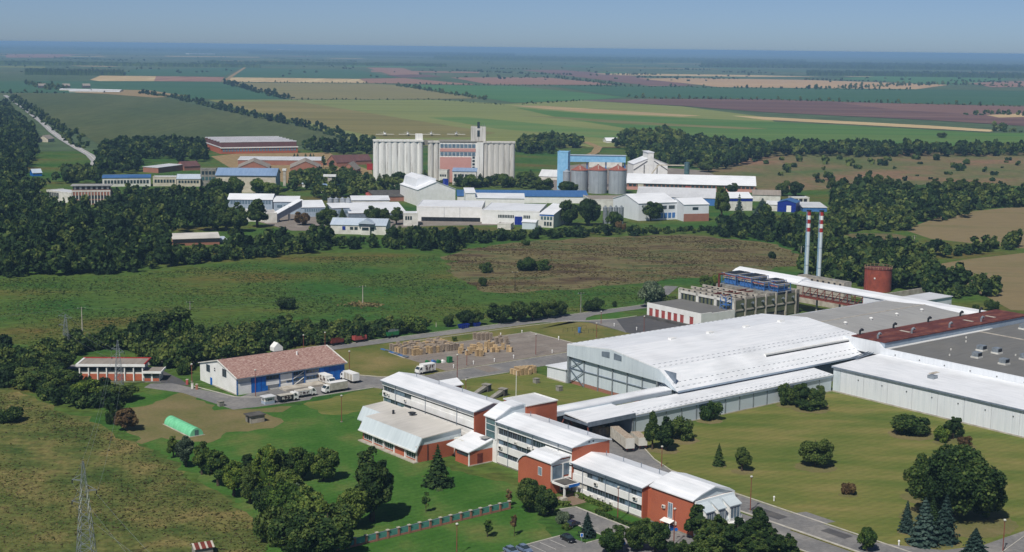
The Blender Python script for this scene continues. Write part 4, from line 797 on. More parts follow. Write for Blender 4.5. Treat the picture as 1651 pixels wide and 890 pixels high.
# --- warehouse with patched red roof
t = grid_thing('warehouse', 'white warehouse with patched red-brown roof and blue sliding doors', 'warehouse', 205.4, 397.6)
WL, WW = 39.8, 25.6
bx(t, 'wall', 'white_plaster', (0.3, WL - 0.3, 0.3, WW - 0.3, 0, 5.4))
MB().prism([(0.0, 0), (0, 5.45), (12.5, 8.9), (25.6, 5.9), (25.6, 0)], 0, 0.29, 'x').build('gable_wall', 'white_paint', t); MB().prism([(0.0, 0), (0, 5.45), (12.5, 8.9), (25.6, 5.9), (25.6, 0)], WL - 0.29, WL, 'x').build('gable_wall', 'white_paint', t)
MB().prism([(-0.6, 5.3), (-0.6, 5.55), (12.5, 9.2), (26.2, 5.95), (26.2, 5.7), (12.5, 8.92)], -0.15, WL + 0.5, 'x').build('roof', 'roof_tile', t)
MB().prism([(-0.6, 5.32), (-0.6, 5.62), (12.5, 9.3), (26.2, 6.02), (26.2, 5.72), (12.5, 8.95)], -0.45, -0.16, 'x').build('verge', 'white_plaster', t); MB().prism([(-0.6, 5.32), (-0.6, 5.62), (12.5, 9.3), (26.2, 6.02), (26.2, 5.72), (12.5, 8.95)], WL + 0.51, WL + 1.0, 'x').build('verge', 'white_plaster', t)
bx(t, 'gutter', 'grey_steel', (-0.2, WL + 0.6, -0.85, -0.62, 5.15, 5.4))
def front(name, m, a, b, z0, z1, y=-0.1): return bx(t, name, m, (a, b, y, 0.29, z0, z1))
front('sliding_door', 'blue_paint', 5.2, 10.3, 0.05, 4.9, -0.2); front('sliding_door', 'blue_paint', 30.2, 39.6, 0.05, 4.9, -0.2)
for a in (6.9, 8.6): front('door_rib', 'deep_blue', a, a + 0.1, 0.1, 4.8, -0.24)
for a in (32.0, 34.0, 36.0, 38.0): front('door_rib', 'deep_blue', a, a + 0.1, 0.1, 4.8, -0.24)
front('small_door', 'blue_paint', 10.35, 11.0, 0.05, 1.7, -0.15)
front('infill_panel', 'white_paint', 0.3, 5.1, 0, 3.6); front('infill_panel', 'white_paint', 10.4, 15.2, 1.75, 3.3); front('infill_panel', 'white_paint', 15.6, 20.0, 2.4, 4.6); front('infill_panel', 'white_paint', 15.6, 20.0, 0, 1.5); front('infill_panel', 'white_paint', 24.6, 29.9, 0, 1.5); front('infill_panel', 'white_paint', 25.2, 29.8, 2.9, 3.6)
for a, b, c, d in ((10.5, 15.2, 3.5, 4.9), (20.2, 24.4, 3.6, 4.9), (25.2, 29.8, 3.7, 4.9), (18.0, 24.4, 1.6, 2.8), (25.2, 29.8, 1.6, 2.8)): wnd(t, (a + b) / 2, -0.02, c, b - a, d - c, 'y', 'glass', 'steel_blue', 3)
for a in (0.0, 15.25, 20.05, 24.5, 39.5): front('post', 'steel_blue', a, a + 0.3, 0, 5.2, -0.2)
MB().beam((20.3, -0.15, 0.4), (24.3, -0.15, 2.6), 0.18).beam((20.3, -0.15, 2.6), (24.3, -0.15, 4.6), 0.18).build('brace', 'white_paint', t)
for (y, z0, w, h) in ((19.6, 4.0, 2.6, 2.4), (8.2, 4.4, 2.8, 2.6)): wnd(t, -0.02, y, z0, w, h, 'x', 'glass', 'grey_steel', 1)
bx(t, 'door', 'blue_paint', (-0.06, -0.005, 16.9, 18.3, 0, 2.4)); bx(t, 'lamp', 'dark_metal', (-0.3, -0.005, 14.6, 14.9, 5.9, 6.2), (-0.3, -0.005, 14.6, 14.9, 5.2, 5.5))
bx(t, 'plinth', 'pale_concrete', (-0.12, -0.005, 0, 16.8, 0, 0.35)); MB().cyl((27, 9, 8.0), (27, 9, 9.3), 0.3, n=8).build('vent_pipe', 'white_paint', t)
bx(t, 'loading_ramp', 'pale_concrete', (15, 31, -5, -0.25, 0, 0.7))
# --- switch house in front of the pylon
a0 = at(*full(4, 495, 750)); t = thing('switch_house', 'two-storey white and brick switch house behind a lattice pylon', 'building', (a0[0], a0[1], 0), math.radians(2))
bx(t, 'wall', 'white_plaster', (0.3, 20.6, 0.4, 8.6, 0, 5.0)); bx(t, 'roof', 'roof_taupe', (-0.2, 21.2, -0.2, 9.2, 5.5, 5.6))
bx(t, 'fascia', 'white_paint', (-0.9, 21.6, -0.6, -0.21, 4.9, 5.7), (-0.9, -0.21, -0.2, 9.6, 4.9, 5.7)); bx(t, 'roof_edge', 'red_paint', (-0.9, 21.6, 9.2, 9.6, 5.4, 5.9), (21.2, 21.6, -0.2, 9.2, 5.4, 5.9))
for k in range(8):
    x = k * 2.93; bx(t, 'column', 'white_paint', (x, x + 0.35, -0.2, 0.35, 0, 4.9))
    if k < 7:
        bx(t, 'brick_panel', 'brick', (x + 0.5, x + 2.8, 0.2, 0.39, 0.1, 2.3)); wnd(t, x + 1.65, 0.38, 3.0, 2.3, 1.6, 'y', 'glass', 'dark_metal', 2)
for k in range(3): bx(t, 'column', 'white_paint', (-0.2, 0.2, 1.0 + 3.4 * k, 1.5 + 3.4 * k, 0, 4.9)); bx(t, 'brick_panel', 'brick', (0.05, 0.29, 1.6 + 3.4 * k, 4.3 + 3.4 * k - 0.1, 0.1, 2.5))
bx(t, 'annex_wall', 'white_plaster', (20.9, 26.2, -0.4, 5.6, 0, 2.8)); bx(t, 'annex_roof', 'roof_taupe', (20.8, 26.8, -0.8, 6, 3.3, 3.4)); bx(t, 'annex_fascia', 'white_paint', (20.7, 27, -1.2, -0.81, 2.8, 3.5), (26.81, 27.1, -0.8, 6.2, 2.8, 3.5))
for k in range(2): wnd(t, 22.4 + 2.7 * k, -0.42, 1.1, 2.1, 1.5, 'y', 'glass', 'dark_metal', 1); bx(t, 'brick_panel', 'brick', (21.4 + 2.7 * k, 23.4 + 2.7 * k, -0.5, -0.41, 0.1, 1.0))
bx(t, 'gutter_band', 'grey_concrete', (-1, 27, -1.8, -1.3, 0, 0.1))
# ================================================================== TOWN AND OLD MILL (middle distance)
def frame(s, p0, p1):
    a = at(*full(s, *p0)); b = at(*full(s, *p1)); d = b - a; return a, b, float(np.hypot(d[0], d[1])), math.atan2(d[1], d[0])
def hgt(s, p, ye):
    f = full(s, *p); f2 = full(s, p[0], ye); return (f[1] - f2[1]) * m_per_px(at(*f)) / math.cos(PITCH * 0.7)
FOOT = [(*uvw(u_ - r_, v_ - r_)[:2], TH, 2 * r_, 2 * r_) for u_, v_, r_ in FOOT0]                                # footprints, to keep woodland off the houses
def bld(name, label, s, p0, p1, ye, depth, wall='white_plaster', roof='flat', rm='roof_white', rise=2.0, axis='x', win=(), band=None, cat='building', group=None, end=None, ov=0.4):
    a, b, L, ang = frame(s, p0, p1); h = hgt(s, p0, ye)
    t = thing(name, label, cat, (a[0], a[1], 0), ang, group); FOOT.append((a[0], a[1], ang, L, depth))
    bx(t, 'wall', wall, (0, L, 0, depth, 0, h))
    if end: bx(t, 'end_wall', end, (L, L + 0.15, 0, depth, 0, h))
    if band: bx(t, 'wall_band', band[0], (-0.05, L + 0.2, -0.12, -0.01, band[1] * h, band[2] * h))
    if roof == 'flat':
        bx(t, 'roof', rm, (0.3, L - 0.3, 0.3, depth - 0.3, h, h + 0.12)); bx(t, 'parapet', wall, (-0.1, L + 0.1, -0.1, 0.28, h - 0.1, h + 0.5), (-0.1, 0.28, 0.3, depth, h - 0.1, h + 0.5), (L - 0.28, L + 0.1, 0.3, depth, h - 0.1, h + 0.5))
    elif roof == 'gable':
        gable_roof(t, 'roof', rm, 0, L, 0, depth, h + 0.1, h + 0.1 + rise, axis, ov, ov, 0.25)
        pr = [(0.05, h), (depth / 2, h + rise - 0.2), (depth - 0.05, h)] if axis == 'x' else [(0.05, h), (L / 2, h + rise - 0.2), (L - 0.05, h)]
        for q in ((0.02, 0.25), (L - 0.25, L - 0.02)) if axis == 'x' else ((0.02, 0.25), (depth - 0.25, depth - 0.02)): MB().prism(pr, q[0], q[1], axis).build('gable_panel', wall, t)
    elif roof == 'shed':
        MB().prism([(-ov, h + 0.05), (-ov, h + 0.3), (depth + ov, h + rise + 0.3), (depth + ov, h + rise)], -ov, L + ov, 'x').build('roof', rm, t)
        for q in ((0.02, 0.25), (L - 0.25, L - 0.02)): MB().prism([(0, h), (depth, h + rise), (depth, h)], q[0], q[1], 'x').build('gable_panel', wall, t)
    elif roof == 'arch':
        pr = [(L / 2 - (L / 2 + ov) * math.cos(k * math.pi / 10), h + rise * math.sin(k * math.pi / 10)) for k in range(11)]
        MB().prism(pr, -ov, depth + ov, 'y').build('roof', rm, t)
    elif roof == 'saw':
        n = int(depth / 15)
        for k in range(n):
            y = 4 + k * (depth - 4) / n; w = (depth - 4) / n
            MB().prism([(y, h + 0.2), (y + 1.2, h + rise), (y + w, h + 0.2)], 0, L, 'x').build('roof_ridge', rm, t); bx(t, 'ridge_cap', 'roof_white', (0, L, y + 0.9, y + 1.6, h + rise - 0.1, h + rise + 0.8))
        bx(t, 'roof', rm, (-0.3, L + 0.3, -0.6, 4, h, h + 0.3)); bx(t, 'roof_verge', 'roof_white', (-0.5, 0.3, -0.6, depth, h - 0.3, h + 0.6)); bx(t, 'eave_fascia', 'white_paint', (-0.5, L + 0.4, -0.9, -0.61, h - 0.8, h + 0.3))
    for (z0, z1, x0, x1, n, gm) in win:
        w = (x1 - x0) * L / n; me = None
        for i in range(n):
            if me is None: me = MB().box(-w * 0.36, w * 0.36, -0.14, -0.01, z0 * h, z1 * h).mesh('window', gm)
            obj('window', me, t, (x0 * L + w * (i + 0.5), 0, 0))
    return t, L, h
bld('sawtooth_factory', 'long factory with red-brown sawtooth roof and white ridges', 'A', (75, 180), (657, 170), 132, 95, 'brick', 'saw', 'roof_brown', 5.0, win=[(0.36, 0.84, 0.02, 0.98, 26, 'bright_glass')], band=('blue_grey_sheet', 0.86, 0.98), cat='factory hall')
bld('storage_shed', 'long grey-white storage shed behind the two wide taupe barns', 'A', (205, 262), (850, 266), 226, 24, 'brick_dull', 'shed', 'roof_grey_white', 1.5)
for k, (p0, p1) in enumerate((((200, 300), (440, 300)), ((600, 306), (830, 306)))):
    bld('wide_barn', ['wide taupe-roofed barn beside the blue-roofed hall', 'wide taupe-roofed barn nearer the white silos'][k], 'A', p0, p1, 286, 40, 'brick_dull', 'gable', 'roof_taupe', 6.0, 'y', group='wide taupe barns', cat='barn')
bld('blue_roof_hall', 'tall cream hall with blue-grey pitched roof', 'A', (42, 470), (490, 474), 340, 26, 'cream_plaster', 'gable', 'roof_blue_grey', 4.5, end='blue_grey_sheet', ov=0.8)
bld('office_row', 'long low white office row with flat blue roof edge', 'H', (640, 275), (940, 272), 222, 14, 'white_plaster', 'shed', 'roof_blue', 1.2, win=[(0.35, 0.75, 0.03, 0.97, 14, 'glass')])
bld('office_row', 'low cream office row between the two blue-roofed ones', 'H', (955, 272), (1100, 272), 216, 14, 'cream_plaster', 'flat', 'roof_grey_white', win=[(0.4, 0.75, 0.05, 0.95, 7, 'glass')])
bld('office_row', 'cream building with pale blue pitched roof beside the concrete frame', 'H', (1104, 274), (1250, 274), 226, 16, 'cream_plaster', 'gable', 'roof_pale_blue', 3.0, win=[(0.45, 0.8, 0.05, 0.95, 7, 'glass')])
t, L, h = bld('concrete_frame_building', 'open concrete frame building beside the blue-roofed hall', 'H', (1252, 272), (1350, 272), 165, 10, 'grey_concrete', 'flat', 'grey_concrete', win=[(0.68, 0.88, 0.05, 0.95, 4, 'glass'), (0.35, 0.55, 0.05, 0.95, 4, 'teal_glass')])
t, L, h = bld('brick_office', 'three-storey brick office with white columns among the park trees', 'H', (452, 388), (690, 386), 300, 14, 'brick_dull', 'flat', 'roof_grey', win=[(0.1, 0.32, 0.02, 0.98, 12, 'glass'), (0.42, 0.66, 0.02, 0.98, 12, 'glass')], band=('white_plaster', 0.92, 1.02))
for k in range(13): bx(t, 'column', 'white_plaster', (k * (L - 0.5) / 12, k * (L - 0.5) / 12 + 0.5, -0.5, -0.15, 0, h * 0.9))
bx(t, 'attic', 'dark_concrete', (0.5, L - 0.5, 2, 12, h + 0.13, h + 3.0)); bx(t, 'attic_roof', 'roof_grey', (-1, L + 1, 0.5, 13.5, h + 3.0, h + 3.4))
for k in range(7): bx(t, 'attic_panel', 'white_plaster', (1.2 + k * L / 7, 2.6 + k * L / 7, 1.7, 1.98, h + 0.8, h + 2.6))
bld('office_annex', 'white glazed corner block joined to the brick office', 'H', (292, 360), (448, 380), 298, 14, 'white_plaster', 'flat', 'roof_grey_white', win=[(0.35, 0.9, 0.04, 0.5, 6, 'glass')])
bld('office_annex', 'low white flat-roofed annex at the end of the brick office', 'H', (95, 345), (290, 358), 308, 12, 'white_plaster', 'flat', 'roof_grey', win=[(0.3, 0.7, 0.04, 0.96, 9, 'glass')])
bld('red_shed', 'red-brown shed with pale flat roof near the country road bend', 'H', (893, 184), (988, 190), 152, 34, 'brick_dull', 'shed', 'roof_grey_white', 0.5, cat='shed')
bld('red_shed', 'small brown-roofed shed beside the red-brown one', 'H', (1150, 175), (1250, 170), 150, 16, 'brick_dull', 'gable', 'roof_brown', 4.0, cat='shed')
bld('blue_house', 'small bright blue house with white roof among trees', 'H', (205, 210), (262, 208), 190, 10, 'blue_paint', 'gable', 'roof_pale_blue', 3.0, cat='house')
bld('open_shed', 'long cream-roofed open shed in front of the park trees', 'H', (1080, 645), (1370, 636), 604, 9, 'brick_dull', 'shed', 'roof_cream', 2.0, cat='shed', band=('dark_metal', 0.45, 0.95))
bld('small_hut', 'tiny white hut at the end of the open shed', 'H', (1376, 622), (1412, 620), 606, 5, 'white_plaster', 'shed', 'roof_pale_blue', 1.0, cat='shed')
bld('gatehouse_office', 'white office with rounded white roof and a row of windows at the dairy edge', 'A', (130, 625), (465, 628), 522, 18, 'blue_grey_sheet', 'gable', 'roof_white', 3.0, win=[(0.68, 0.94, 0.05, 0.97, 14, 'bright_glass')])
bld('gatehouse_store', 'white low store in front of the rounded-roof office', 'A', (150, 690), (410, 690), 605, 9, 'white_plaster', 'flat', 'roof_white', win=[(0.2, 0.5, 0.6, 0.95, 3, 'glass')])
bld('dairy_block', 'white block with three small windows beside the rounded-roof office', 'A', (475, 635), (665, 635), 542, 16, 'blue_grey_sheet', 'shed', 'roof_white', 2.0, win=[(0.55, 0.75, 0.1, 0.9, 3, 'bright_glass')])
bld('dairy_block', 'flat cream-roofed block in front of the stepped gallery', 'A', (408, 700), (500, 698), 632, 22, 'white_plaster', 'flat', 'roof_cream')
a, b, L, ang = frame('A', (500, 695), (690, 672)); t = thing('stepped_gallery', 'grey inclined covered gallery rising towards the dairy', 'building', (a[0], a[1], 0), ang)
MB().prism([(0, 1.2), (L, 8), (L, 12.3), (0, 5)], 0, 4, 'y').build('wall', 'sheet_grey', t); MB().prism([(-0.5, 4.9), (L + 0.5, 12.4), (L + 0.5, 12.7), (-0.5, 5.2)], -0.4, 4.4, 'y').build('roof', 'roof_white', t); bx(t, 'post', 'white_plaster', (1, 2, 0.5, 1.5, 0, 1.9)); bx(t, 'post', 'white_plaster', (L * .5, L * .5 + 1, 0.5, 1.5, 0, 6)); bx(t, 'window', 'bright_glass', (L * .45, L * .52, -0.1, -0.01, 7.5, 9))
bld('dairy_block', 'grey-white two-storey block with a ribbon of windows', 'A', (684, 655), (862, 652), 585, 18, 'blue_grey_sheet', 'shed', 'roof_white', 2.6, win=[(0.55, 0.85, 0.12, 0.98, 9, 'bright_glass')])
bld('dairy_block', 'small grey-white block below the four silver tanks', 'A', (918, 660), (1048, 656), 590, 14, 'blue_grey_sheet', 'shed', 'roof_white', 1.6, win=[(0.45, 0.75, 0.1, 0.9, 4, 'bright_glass')])
def tank(name, label, s, cx, yb, yt, wpx, m, cone=0.0, cm=None, n=20, cat='tank', group=None):
    p = at(*full(s, cx, yb)); r = wpx / SHEET[s][2] * m_per_px(p) / 2; h = hgt(s, (cx, yb), yt)
    t = thing(name, label, cat, (p[0], p[1] + r, 0), 0, group); FOOT.append((p[0] - r, p[1], 0, 2 * r, 2 * r))
    MB().cyl((0, 0, 0), (0, 0, h), r, n=n).build('shell', m, t); MB().lathe([(r * 1.04, h - 0.1), (r * 1.04, h + 0.15), (0.6, h + 0.2 + cone * r), (0.6, h + 0.8 + cone * r)], n=n).build('roof', cm or m, t)
    return t, r, h
for k, x in enumerate((900, 945, 992, 1035)):
    tank('silver_tank', ['leftmost', 'second from the left', 'third from the left', 'rightmost'][k] + ' of four silver tanks on the dairy roof', 'A', x, 610, 520, 44, 'silo_steel', 0.15, group='silver dairy tanks')
bld('dairy_hall', 'wide white-roofed dairy hall behind the pine trees', 'A', (1045, 665), (1475, 660), 628, 44, 'grey_steel', 'shed', 'roof_white', 2.0)
bld('dairy_hall', 'narrow upper white roof range behind the wide dairy hall', 'A', (1065, 600), (1350, 598), 530, 14, 'white_plaster', 'shed', 'roof_white', 1.5)
t, L, h = bld('villa', 'white two-storey villa with grey pitched roofs among shrubs', 'A', (905, 782), (1322, 792), 712, 16, 'white_plaster', 'gable', 'roof_pale_blue', 3.2, cat='house', win=[(0.45, 0.85, 0.2, 0.28, 1, 'deep_blue'), (0.5, 0.8, 0.34, 0.5, 2, 'glass'), (0.4, 0.8, 0.72, 0.8, 1, 'glass')])
bx(t, 'bay', 'white_plaster', (L * .56, L * .72, -2, -0.02, 0, h * 0.85)); bx(t, 'balcony_window', 'glass', (L * .58, L * .7, -2.1, -2.01, h * .5, h * .82)); MB().prism([(L * .5, h + 1.2), (L * .64, h + 3.8), (L * .8, h + 1.0)], -2.6, 6, 'y').build('cross_roof', 'roof_pale_blue', t)
t, L, h = bld('white_tower_hall', 'tall windowless white hall in the middle of the dairy', 'B', (438, 668), (722, 660), 545, 44, 'white_paint', 'gable', 'roof_white', 5.5, 'y')
MB().prism([(L * .06, h), (L * .12, h + 6.5), (L * .3, h + 8.5), (L * .62, h + 6.5), (L * .62, h)], 12, 43, 'y').build('raised_roof', 'roof_white', t); bx(t, 'roof_plant', 'deep_blue', (L * .85, L * .95, 12, 16, h, h + 6))
t, L, h = bld('dock_hall', 'long low white-walled hall with a row of dark loading docks', 'B', (430, 778), (922, 786), 672, 42, 'white_paint', 'flat', 'roof_white')
for k in range(14): bx(t, 'dock', 'dark_metal', (3 + k * (L - 5) / 14, 3 + k * (L - 5) / 14 + 3.6, -0.12, -0.01, 0, 2.6))
for k in (0.42, 0.66): bx(t, 'panel_joint', 'sheet_grey', (k * L, k * L + 0.2, -0.06, -0.01, 0, h))
t, L, h = bld('process_hall', 'white process hall with a window ribbon and blue stair door', 'B', (922, 800), (1357, 812), 700, 46, 'white_paint', 'flat', 'roof_white', win=[(0.5, 0.72, 0.28, 0.56, 10, 'glass'), (0.5, 0.72, 0.72, 0.84, 4, 'glass')])
bx(t, 'stair_door', 'deep_blue', (L * .57, L * .7, -0.3, -0.01, 0, h * .62))
bld('dairy_office', 'white dairy office with blue roof trim at the end of the process hall', 'B', (1358, 826), (1462, 832), 728, 26, 'white_plaster', 'shed', 'roof_white', 4.0, win=[(0.6, 0.85, 0.05, 0.95, 4, 'teal_glass'), (0.15, 0.45, 0.3, 0.9, 3, 'glass')], band=('blue_paint', 0.9, 1.0))
bld('dairy_hall', 'white upper hall set back above the process hall', 'B', (878, 690), (1242, 694), 608, 20, 'white_paint', 'shed', 'roof_white', 1.5)
bld('dairy_hall', 'white box with curved duct next to the tall windowless hall', 'B', (800, 690), (872, 690), 570, 16, 'white_paint', 'shed', 'roof_white', 2.0)
bld('blue_roof_range', 'very long range with a bright blue roof behind the dairy', 'B', (738, 640), (1725, 646), 592, 18, 'white_paint', 'shed', 'roof_blue', 2.6)
bld('white_hut', 'white hut with flat roof at the dairy fence', 'B', (1040, 842), (1140, 846), 802, 9, 'white_plaster', 'flat', 'roof_cream', cat='shed')
bld('white_hut', 'white and pale blue hut nearer the dairy office', 'B', (1226, 840), (1328, 844), 786, 9, 'sheet_blue_white', 'gable', 'roof_white', 1.0, cat='shed')
bld('white_hut', 'white hut standing beside the pines left of the dock hall', 'B', (330, 815), (440, 815), 725, 14, 'white_plaster', 'flat', 'roof_white', cat='shed', win=[(0.5, 0.8, 0.1, 0.6, 3, 'glass')])
bld('plant_block', 'white block with flat grey-brown roof above the grey milk tanks', 'C', (395, 520), (735, 520), 445, 30, 'white_plaster', 'flat', 'roof_taupe', win=[(0.3, 0.6, 0.75, 0.97, 2, 'deep_blue')])
for k, x in enumerate((503, 540, 578, 615)): tank('milk_tank', ['leftmost', 'second from the left', 'third from the left', 'rightmost'][k] + ' of four upright grey milk tanks in front of the plant block', 'C', x, 612, 500, 34, 'galv_steel', 0.3, group='upright milk tanks', n=14)
bld('plant_block', 'white two-storey block with folded roof and two dark windows', 'C', (735, 592), (1000, 580), 470, 34, 'sheet_white', 'gable', 'roof_white', 4.5, win=[(0.62, 0.82, 0.55, 0.98, 2, 'glass'), (0.1, 0.4, 0.45, 0.98, 5, 'steel_blue')])
bld('plant_block', 'white block over a brick ground floor with one dark window', 'C', (1052, 596), (1226, 592), 478, 26, 'sheet_white', 'gable', 'roof_white', 3.0, band=('brick_dull', 0.0, 0.45), win=[(0.68, 0.84, 0.3, 0.62, 1, 'glass')])
bld('long_store', 'long store with white roof and blue wall behind the tall poplar', 'C', (720, 470), (1270, 486), 420, 26, 'steel_blue', 'shed', 'roof_grey_white', 4.5)
bld('long_store', 'short end of the blue and white store beyond the tall poplar', 'C', (1372, 520), (1532, 520), 432, 24, 'white_plaster', 'gable', 'roof_white', 3.0, band=('deep_blue', 0.75, 1.0))
t, L, h = bld('granary', 'long granary with white roof over a band of windows and pink brick', 'C', (655, 372), (1553, 394), 325, 36, 'brick_dull', 'gable', 'roof_white', 6.0, win=[(0.52, 0.86, 0.01, 0.99, 30, 'glass')], band=('brick_pink', 0.0, 0.45), cat='warehouse', ov=0.8)
bx(t, 'loading_door', 'cream_plaster', (L * .085, L * .13, -0.3, -0.01, 0, h * .95)); bx(t, 'loading_door', 'door_red', (L * .455, L * .495, -0.3, -0.01, 0, h * .7))
t, L, h = bld('mill_house', 'white gabled mill house with dark timber lines and a central tower', 'C', (700, 285), (938, 285), 195, 24, 'white_paint', 'gable', 'roof_white', 6.0, 'y')
bx(t, 'tower', 'white_paint', (L * .42, L * .58, -0.4, 20, 0, h + 10)); bx(t, 'tower_roof', 'roof_white', (L * .4, L * .6, -0.8, 20.5, h + 10, h + 10.5))
for k in (0.3, 0.68): bx(t, 'dark_strip', 'dark_metal', (L * k, L * k + 0.7, -0.15, -0.01, h * .15, h * .95))
MB().beam((0, -0.1, h * .55), (L * .4, -0.1, h + 2.8), 0.5).beam((L, -0.1, h * .55), (L * .6, -0.1, h + 2.8), 0.5).build('dark_strip', 'dark_metal', t)
bld('mill_store', 'white flat-roofed store with dark windows behind the steel silos', 'C', (390, 215), (620, 220), 138, 18, 'white_plaster', 'flat', 'roof_grey_white', win=[(0.5, 0.8, 0.15, 0.95, 2, 'glass')])
bld('elevator_tower', 'tall light blue grain elevator tower', 'C', (165, 372), (238, 374), 112, 16, 'light_blue', 'flat', 'light_blue', cat='tower')
silos = []
for k, (x, yb, w) in enumerate(((325, 392, 120), (453, 402, 130), (592, 406, 126))):
    t, r, h = tank('grain_silo', ['corrugated steel silo with rusty cone beside the blue tower', 'middle corrugated steel silo with rusty cone', 'corrugated steel silo with rusty cone next to the granary'][k], 'C', x, yb, 240, w, 'silo_steel', 0.5, 'silo_rust', 28, 'silo', 'three steel grain silos')
    bx(t, 'lower_ring', 'sheet_grey', (-0.2, 0.2, -r - 0.15, -r, 0, h)); MB().beam((0, -r, h), (0, -1, h + r * .5), 0.4).build('roof_ladder', 'pale_concrete', t)
tank('grain_silo', 'slim steel silo squeezed between the blue tower and the first big silo', 'C', 232, 380, 250, 54, 'silo_steel', 0.4, 'silo_steel', 18, 'silo')
a, b, L, ang = frame('C', (245, 372), (658, 378)); t = thing('silo_bridge', 'light blue conveyor bridge running above the steel silos', 'bridge', (a[0], a[1] + 24, 0), ang); hh = hgt('C', (245, 372), 195)
bx(t, 'deck', 'light_blue', (0, L, 0, 5, hh, hh + 5.2)); bx(t, 'roof', 'roof_pale_blue', (-0.5, L + 0.5, -0.5, 5.5, hh + 5.2, hh + 5.6))
for k in range(4): bx(t, 'leg', 'steel_blue', (k * (L - 1) / 3, k * (L - 1) / 3 + 1, 2, 3, 0, hh))
bx(t, 'lift_frame', 'steel_blue', (-6, -4, 0, 2, 0, hh + 1))
t, r, h = tank('teal_tank', 'pale teal tank standing behind the granary roof', 'C', 1075, 305, 187, 38, 'teal_glass', 0.0); MB().beam((-r, 0, h * .85), (-r - 22, 0, h * .85), 0.9).beam((-r - 22, 0, h * .85), (-r - 28, 0, h * .3), 0.9).build('pipe', 'cream_plaster', t)
# sheds to the right of the town
bld('blue_shed', 'bright blue shed with white door by the thicket', 'I', (85, 430), (200, 436), 372, 16, 'deep_blue', 'gable', 'roof_blue', 2.0, 'y', cat='shed', win=[(0.02, 0.7, 0.45, 0.8, 1, 'white_paint')])
bld('white_shed', 'white two-step shed beside the bright blue one', 'I', (15, 425), (85, 428), 385, 14, 'white_plaster', 'gable', 'roof_grey_white', 2.0, cat='shed')
bld('gabled_shed', 'pair-gabled grey shed behind the bright blue one', 'I', (-70, 365), (105, 370), 325, 18, 'white_plaster', 'gable', 'roof_taupe', 3.0, cat='shed')
bld('white_shed', 'low white shed with dark doors behind the blue shed', 'I', (180, 372), (285, 372), 345, 10, 'white_plaster', 'flat', 'roof_white', cat='shed', win=[(0.1, 0.8, 0.1, 0.9, 3, 'dark_metal')])
bld('blue_fence_store', 'long store with pale sheet roof and blue fence beside the thicket', 'I', (245, 430), (395, 432), 405, 26, 'steel_blue', 'shed', 'roof_grey_white', 1.0, cat='shed')
# concrete silo blocks
def fluted(t, x0, x1, n, h, m, rows=2):
    d = (x1 - x0) / n
    for k in range(n):
        for r in range(rows): MB().cyl((x0 + d * (k + .5), d * (1.0 if 0 < k < n - 1 else .52) + r * d, 0), (x0 + d * (k + .5), d * (1.0 if 0 < k < n - 1 else .52) + r * d, h), d * (1.0 if 0 < k < n - 1 else .52), n=24).build('silo_tube', m, t)
    bx(t, 'top_slab', m, (x0 - 0.3, x1 + 0.3, -0.3, rows * d + 0.3, h, h + 1.2)); return d
a, b, L, ang = frame('B', (105, 485), (478, 485)); h = hgt('B', (105, 485), 182); t = thing('silo_block', 'white fluted concrete silo block standing alone behind the pines', 'silo', (a[0], a[1], 0), ang); FOOT.append((a[0], a[1], ang, L, 22))
fluted(t, 0, L, 8, h, 'silo_white'); bx(t, 'head_house', 'silo_white', (L * .86, L, 4, 12, h + 1.2, h + 6)); bx(t, 'gallery', 'grey_concrete', (L, L + 9, 5, 9, h - 3, h + 1))
a, b, L, ang = frame('B', (515, 485), (1170, 490)); h = hgt('B', (515, 485), 190); t = thing('silo_block', 'wide fluted silo block with pink brick front and tower on top', 'silo', (a[0], a[1], 0), ang); FOOT.append((a[0], a[1], ang, L, 24))
k0, k1, k2 = 0.13 * L, 0.56 * L, 0.635 * L
fluted(t, 0, k0, 2, h, 'silo_grey'); fluted(t, k2, L, 6, h, 'silo_grey')
bx(t, 'block_wall', 'silo_white', (k0, k1, 0, 20, 0, h)); bx(t, 'white_strip', 'silo_white', (k1, k2, -0.6, 20, 0, h + 0.6)); bx(t, 'block_roof', 'grey_concrete', (k0 - 0.5, k2, 0, 20, h + 0.6, h + 1.4))
bx(t, 'brick_front', 'brick_pink', (k0 + .5, k1 - 4.5, -0.4, -0.02, 0, h * .64)); bx(t, 'brick_front', 'brick_pink', (k0 + .5, k1 - 1, -0.4, -0.02, h * .78, h * .86))
for (z0, z1) in ((.68, .76), (.88, .97)):
    for i in range(9): bx(t, 'window', 'bright_glass', (k0 + .8 + i * (k1 - k0 - 1.5) / 9, k0 + .5 + (i + .92) * (k1 - k0 - 1.5) / 9, -0.3, -0.02, z0 * h, z1 * h))
for i in range(6): bx(t, 'stair_window', 'glass', (k1 - 3.6, k1 - 1.6, -0.15, -0.02, (.18 + .085 * i) * h, (.235 + .085 * i) * h))
tw0, tw1 = .495 * L, .665 * L; th = hgt('B', (515, 485), 75)
bx(t, 'tower', 'silo_grey', (tw0, tw1, 6, 18, h + 1.4, th)); bx(t, 'tower_window', 'glass', (tw0 + 5, tw1 - 5, 5.8, 5.99, h + 5, h + 10)); bx(t, 'tower_window', 'glass', (tw0 + 5, tw1 - 5, 5.8, 5.99, h + 12, h + 17))
for i in range(6): bx(t, 'roof_mast', 'galv_steel', (tw0 + 1 + i * (tw1 - tw0 - 2) / 5, tw0 + 1.2 + i * (tw1 - tw0 - 2) / 5, 6 + i, 6.2 + i, th, th + 1.5 + (i * 37 % 3) * .6))
bx(t, 'roof_rail', 'grey_steel', (tw0, tw1, 6.05, 6.15, th + 1.2, th + 1.35))
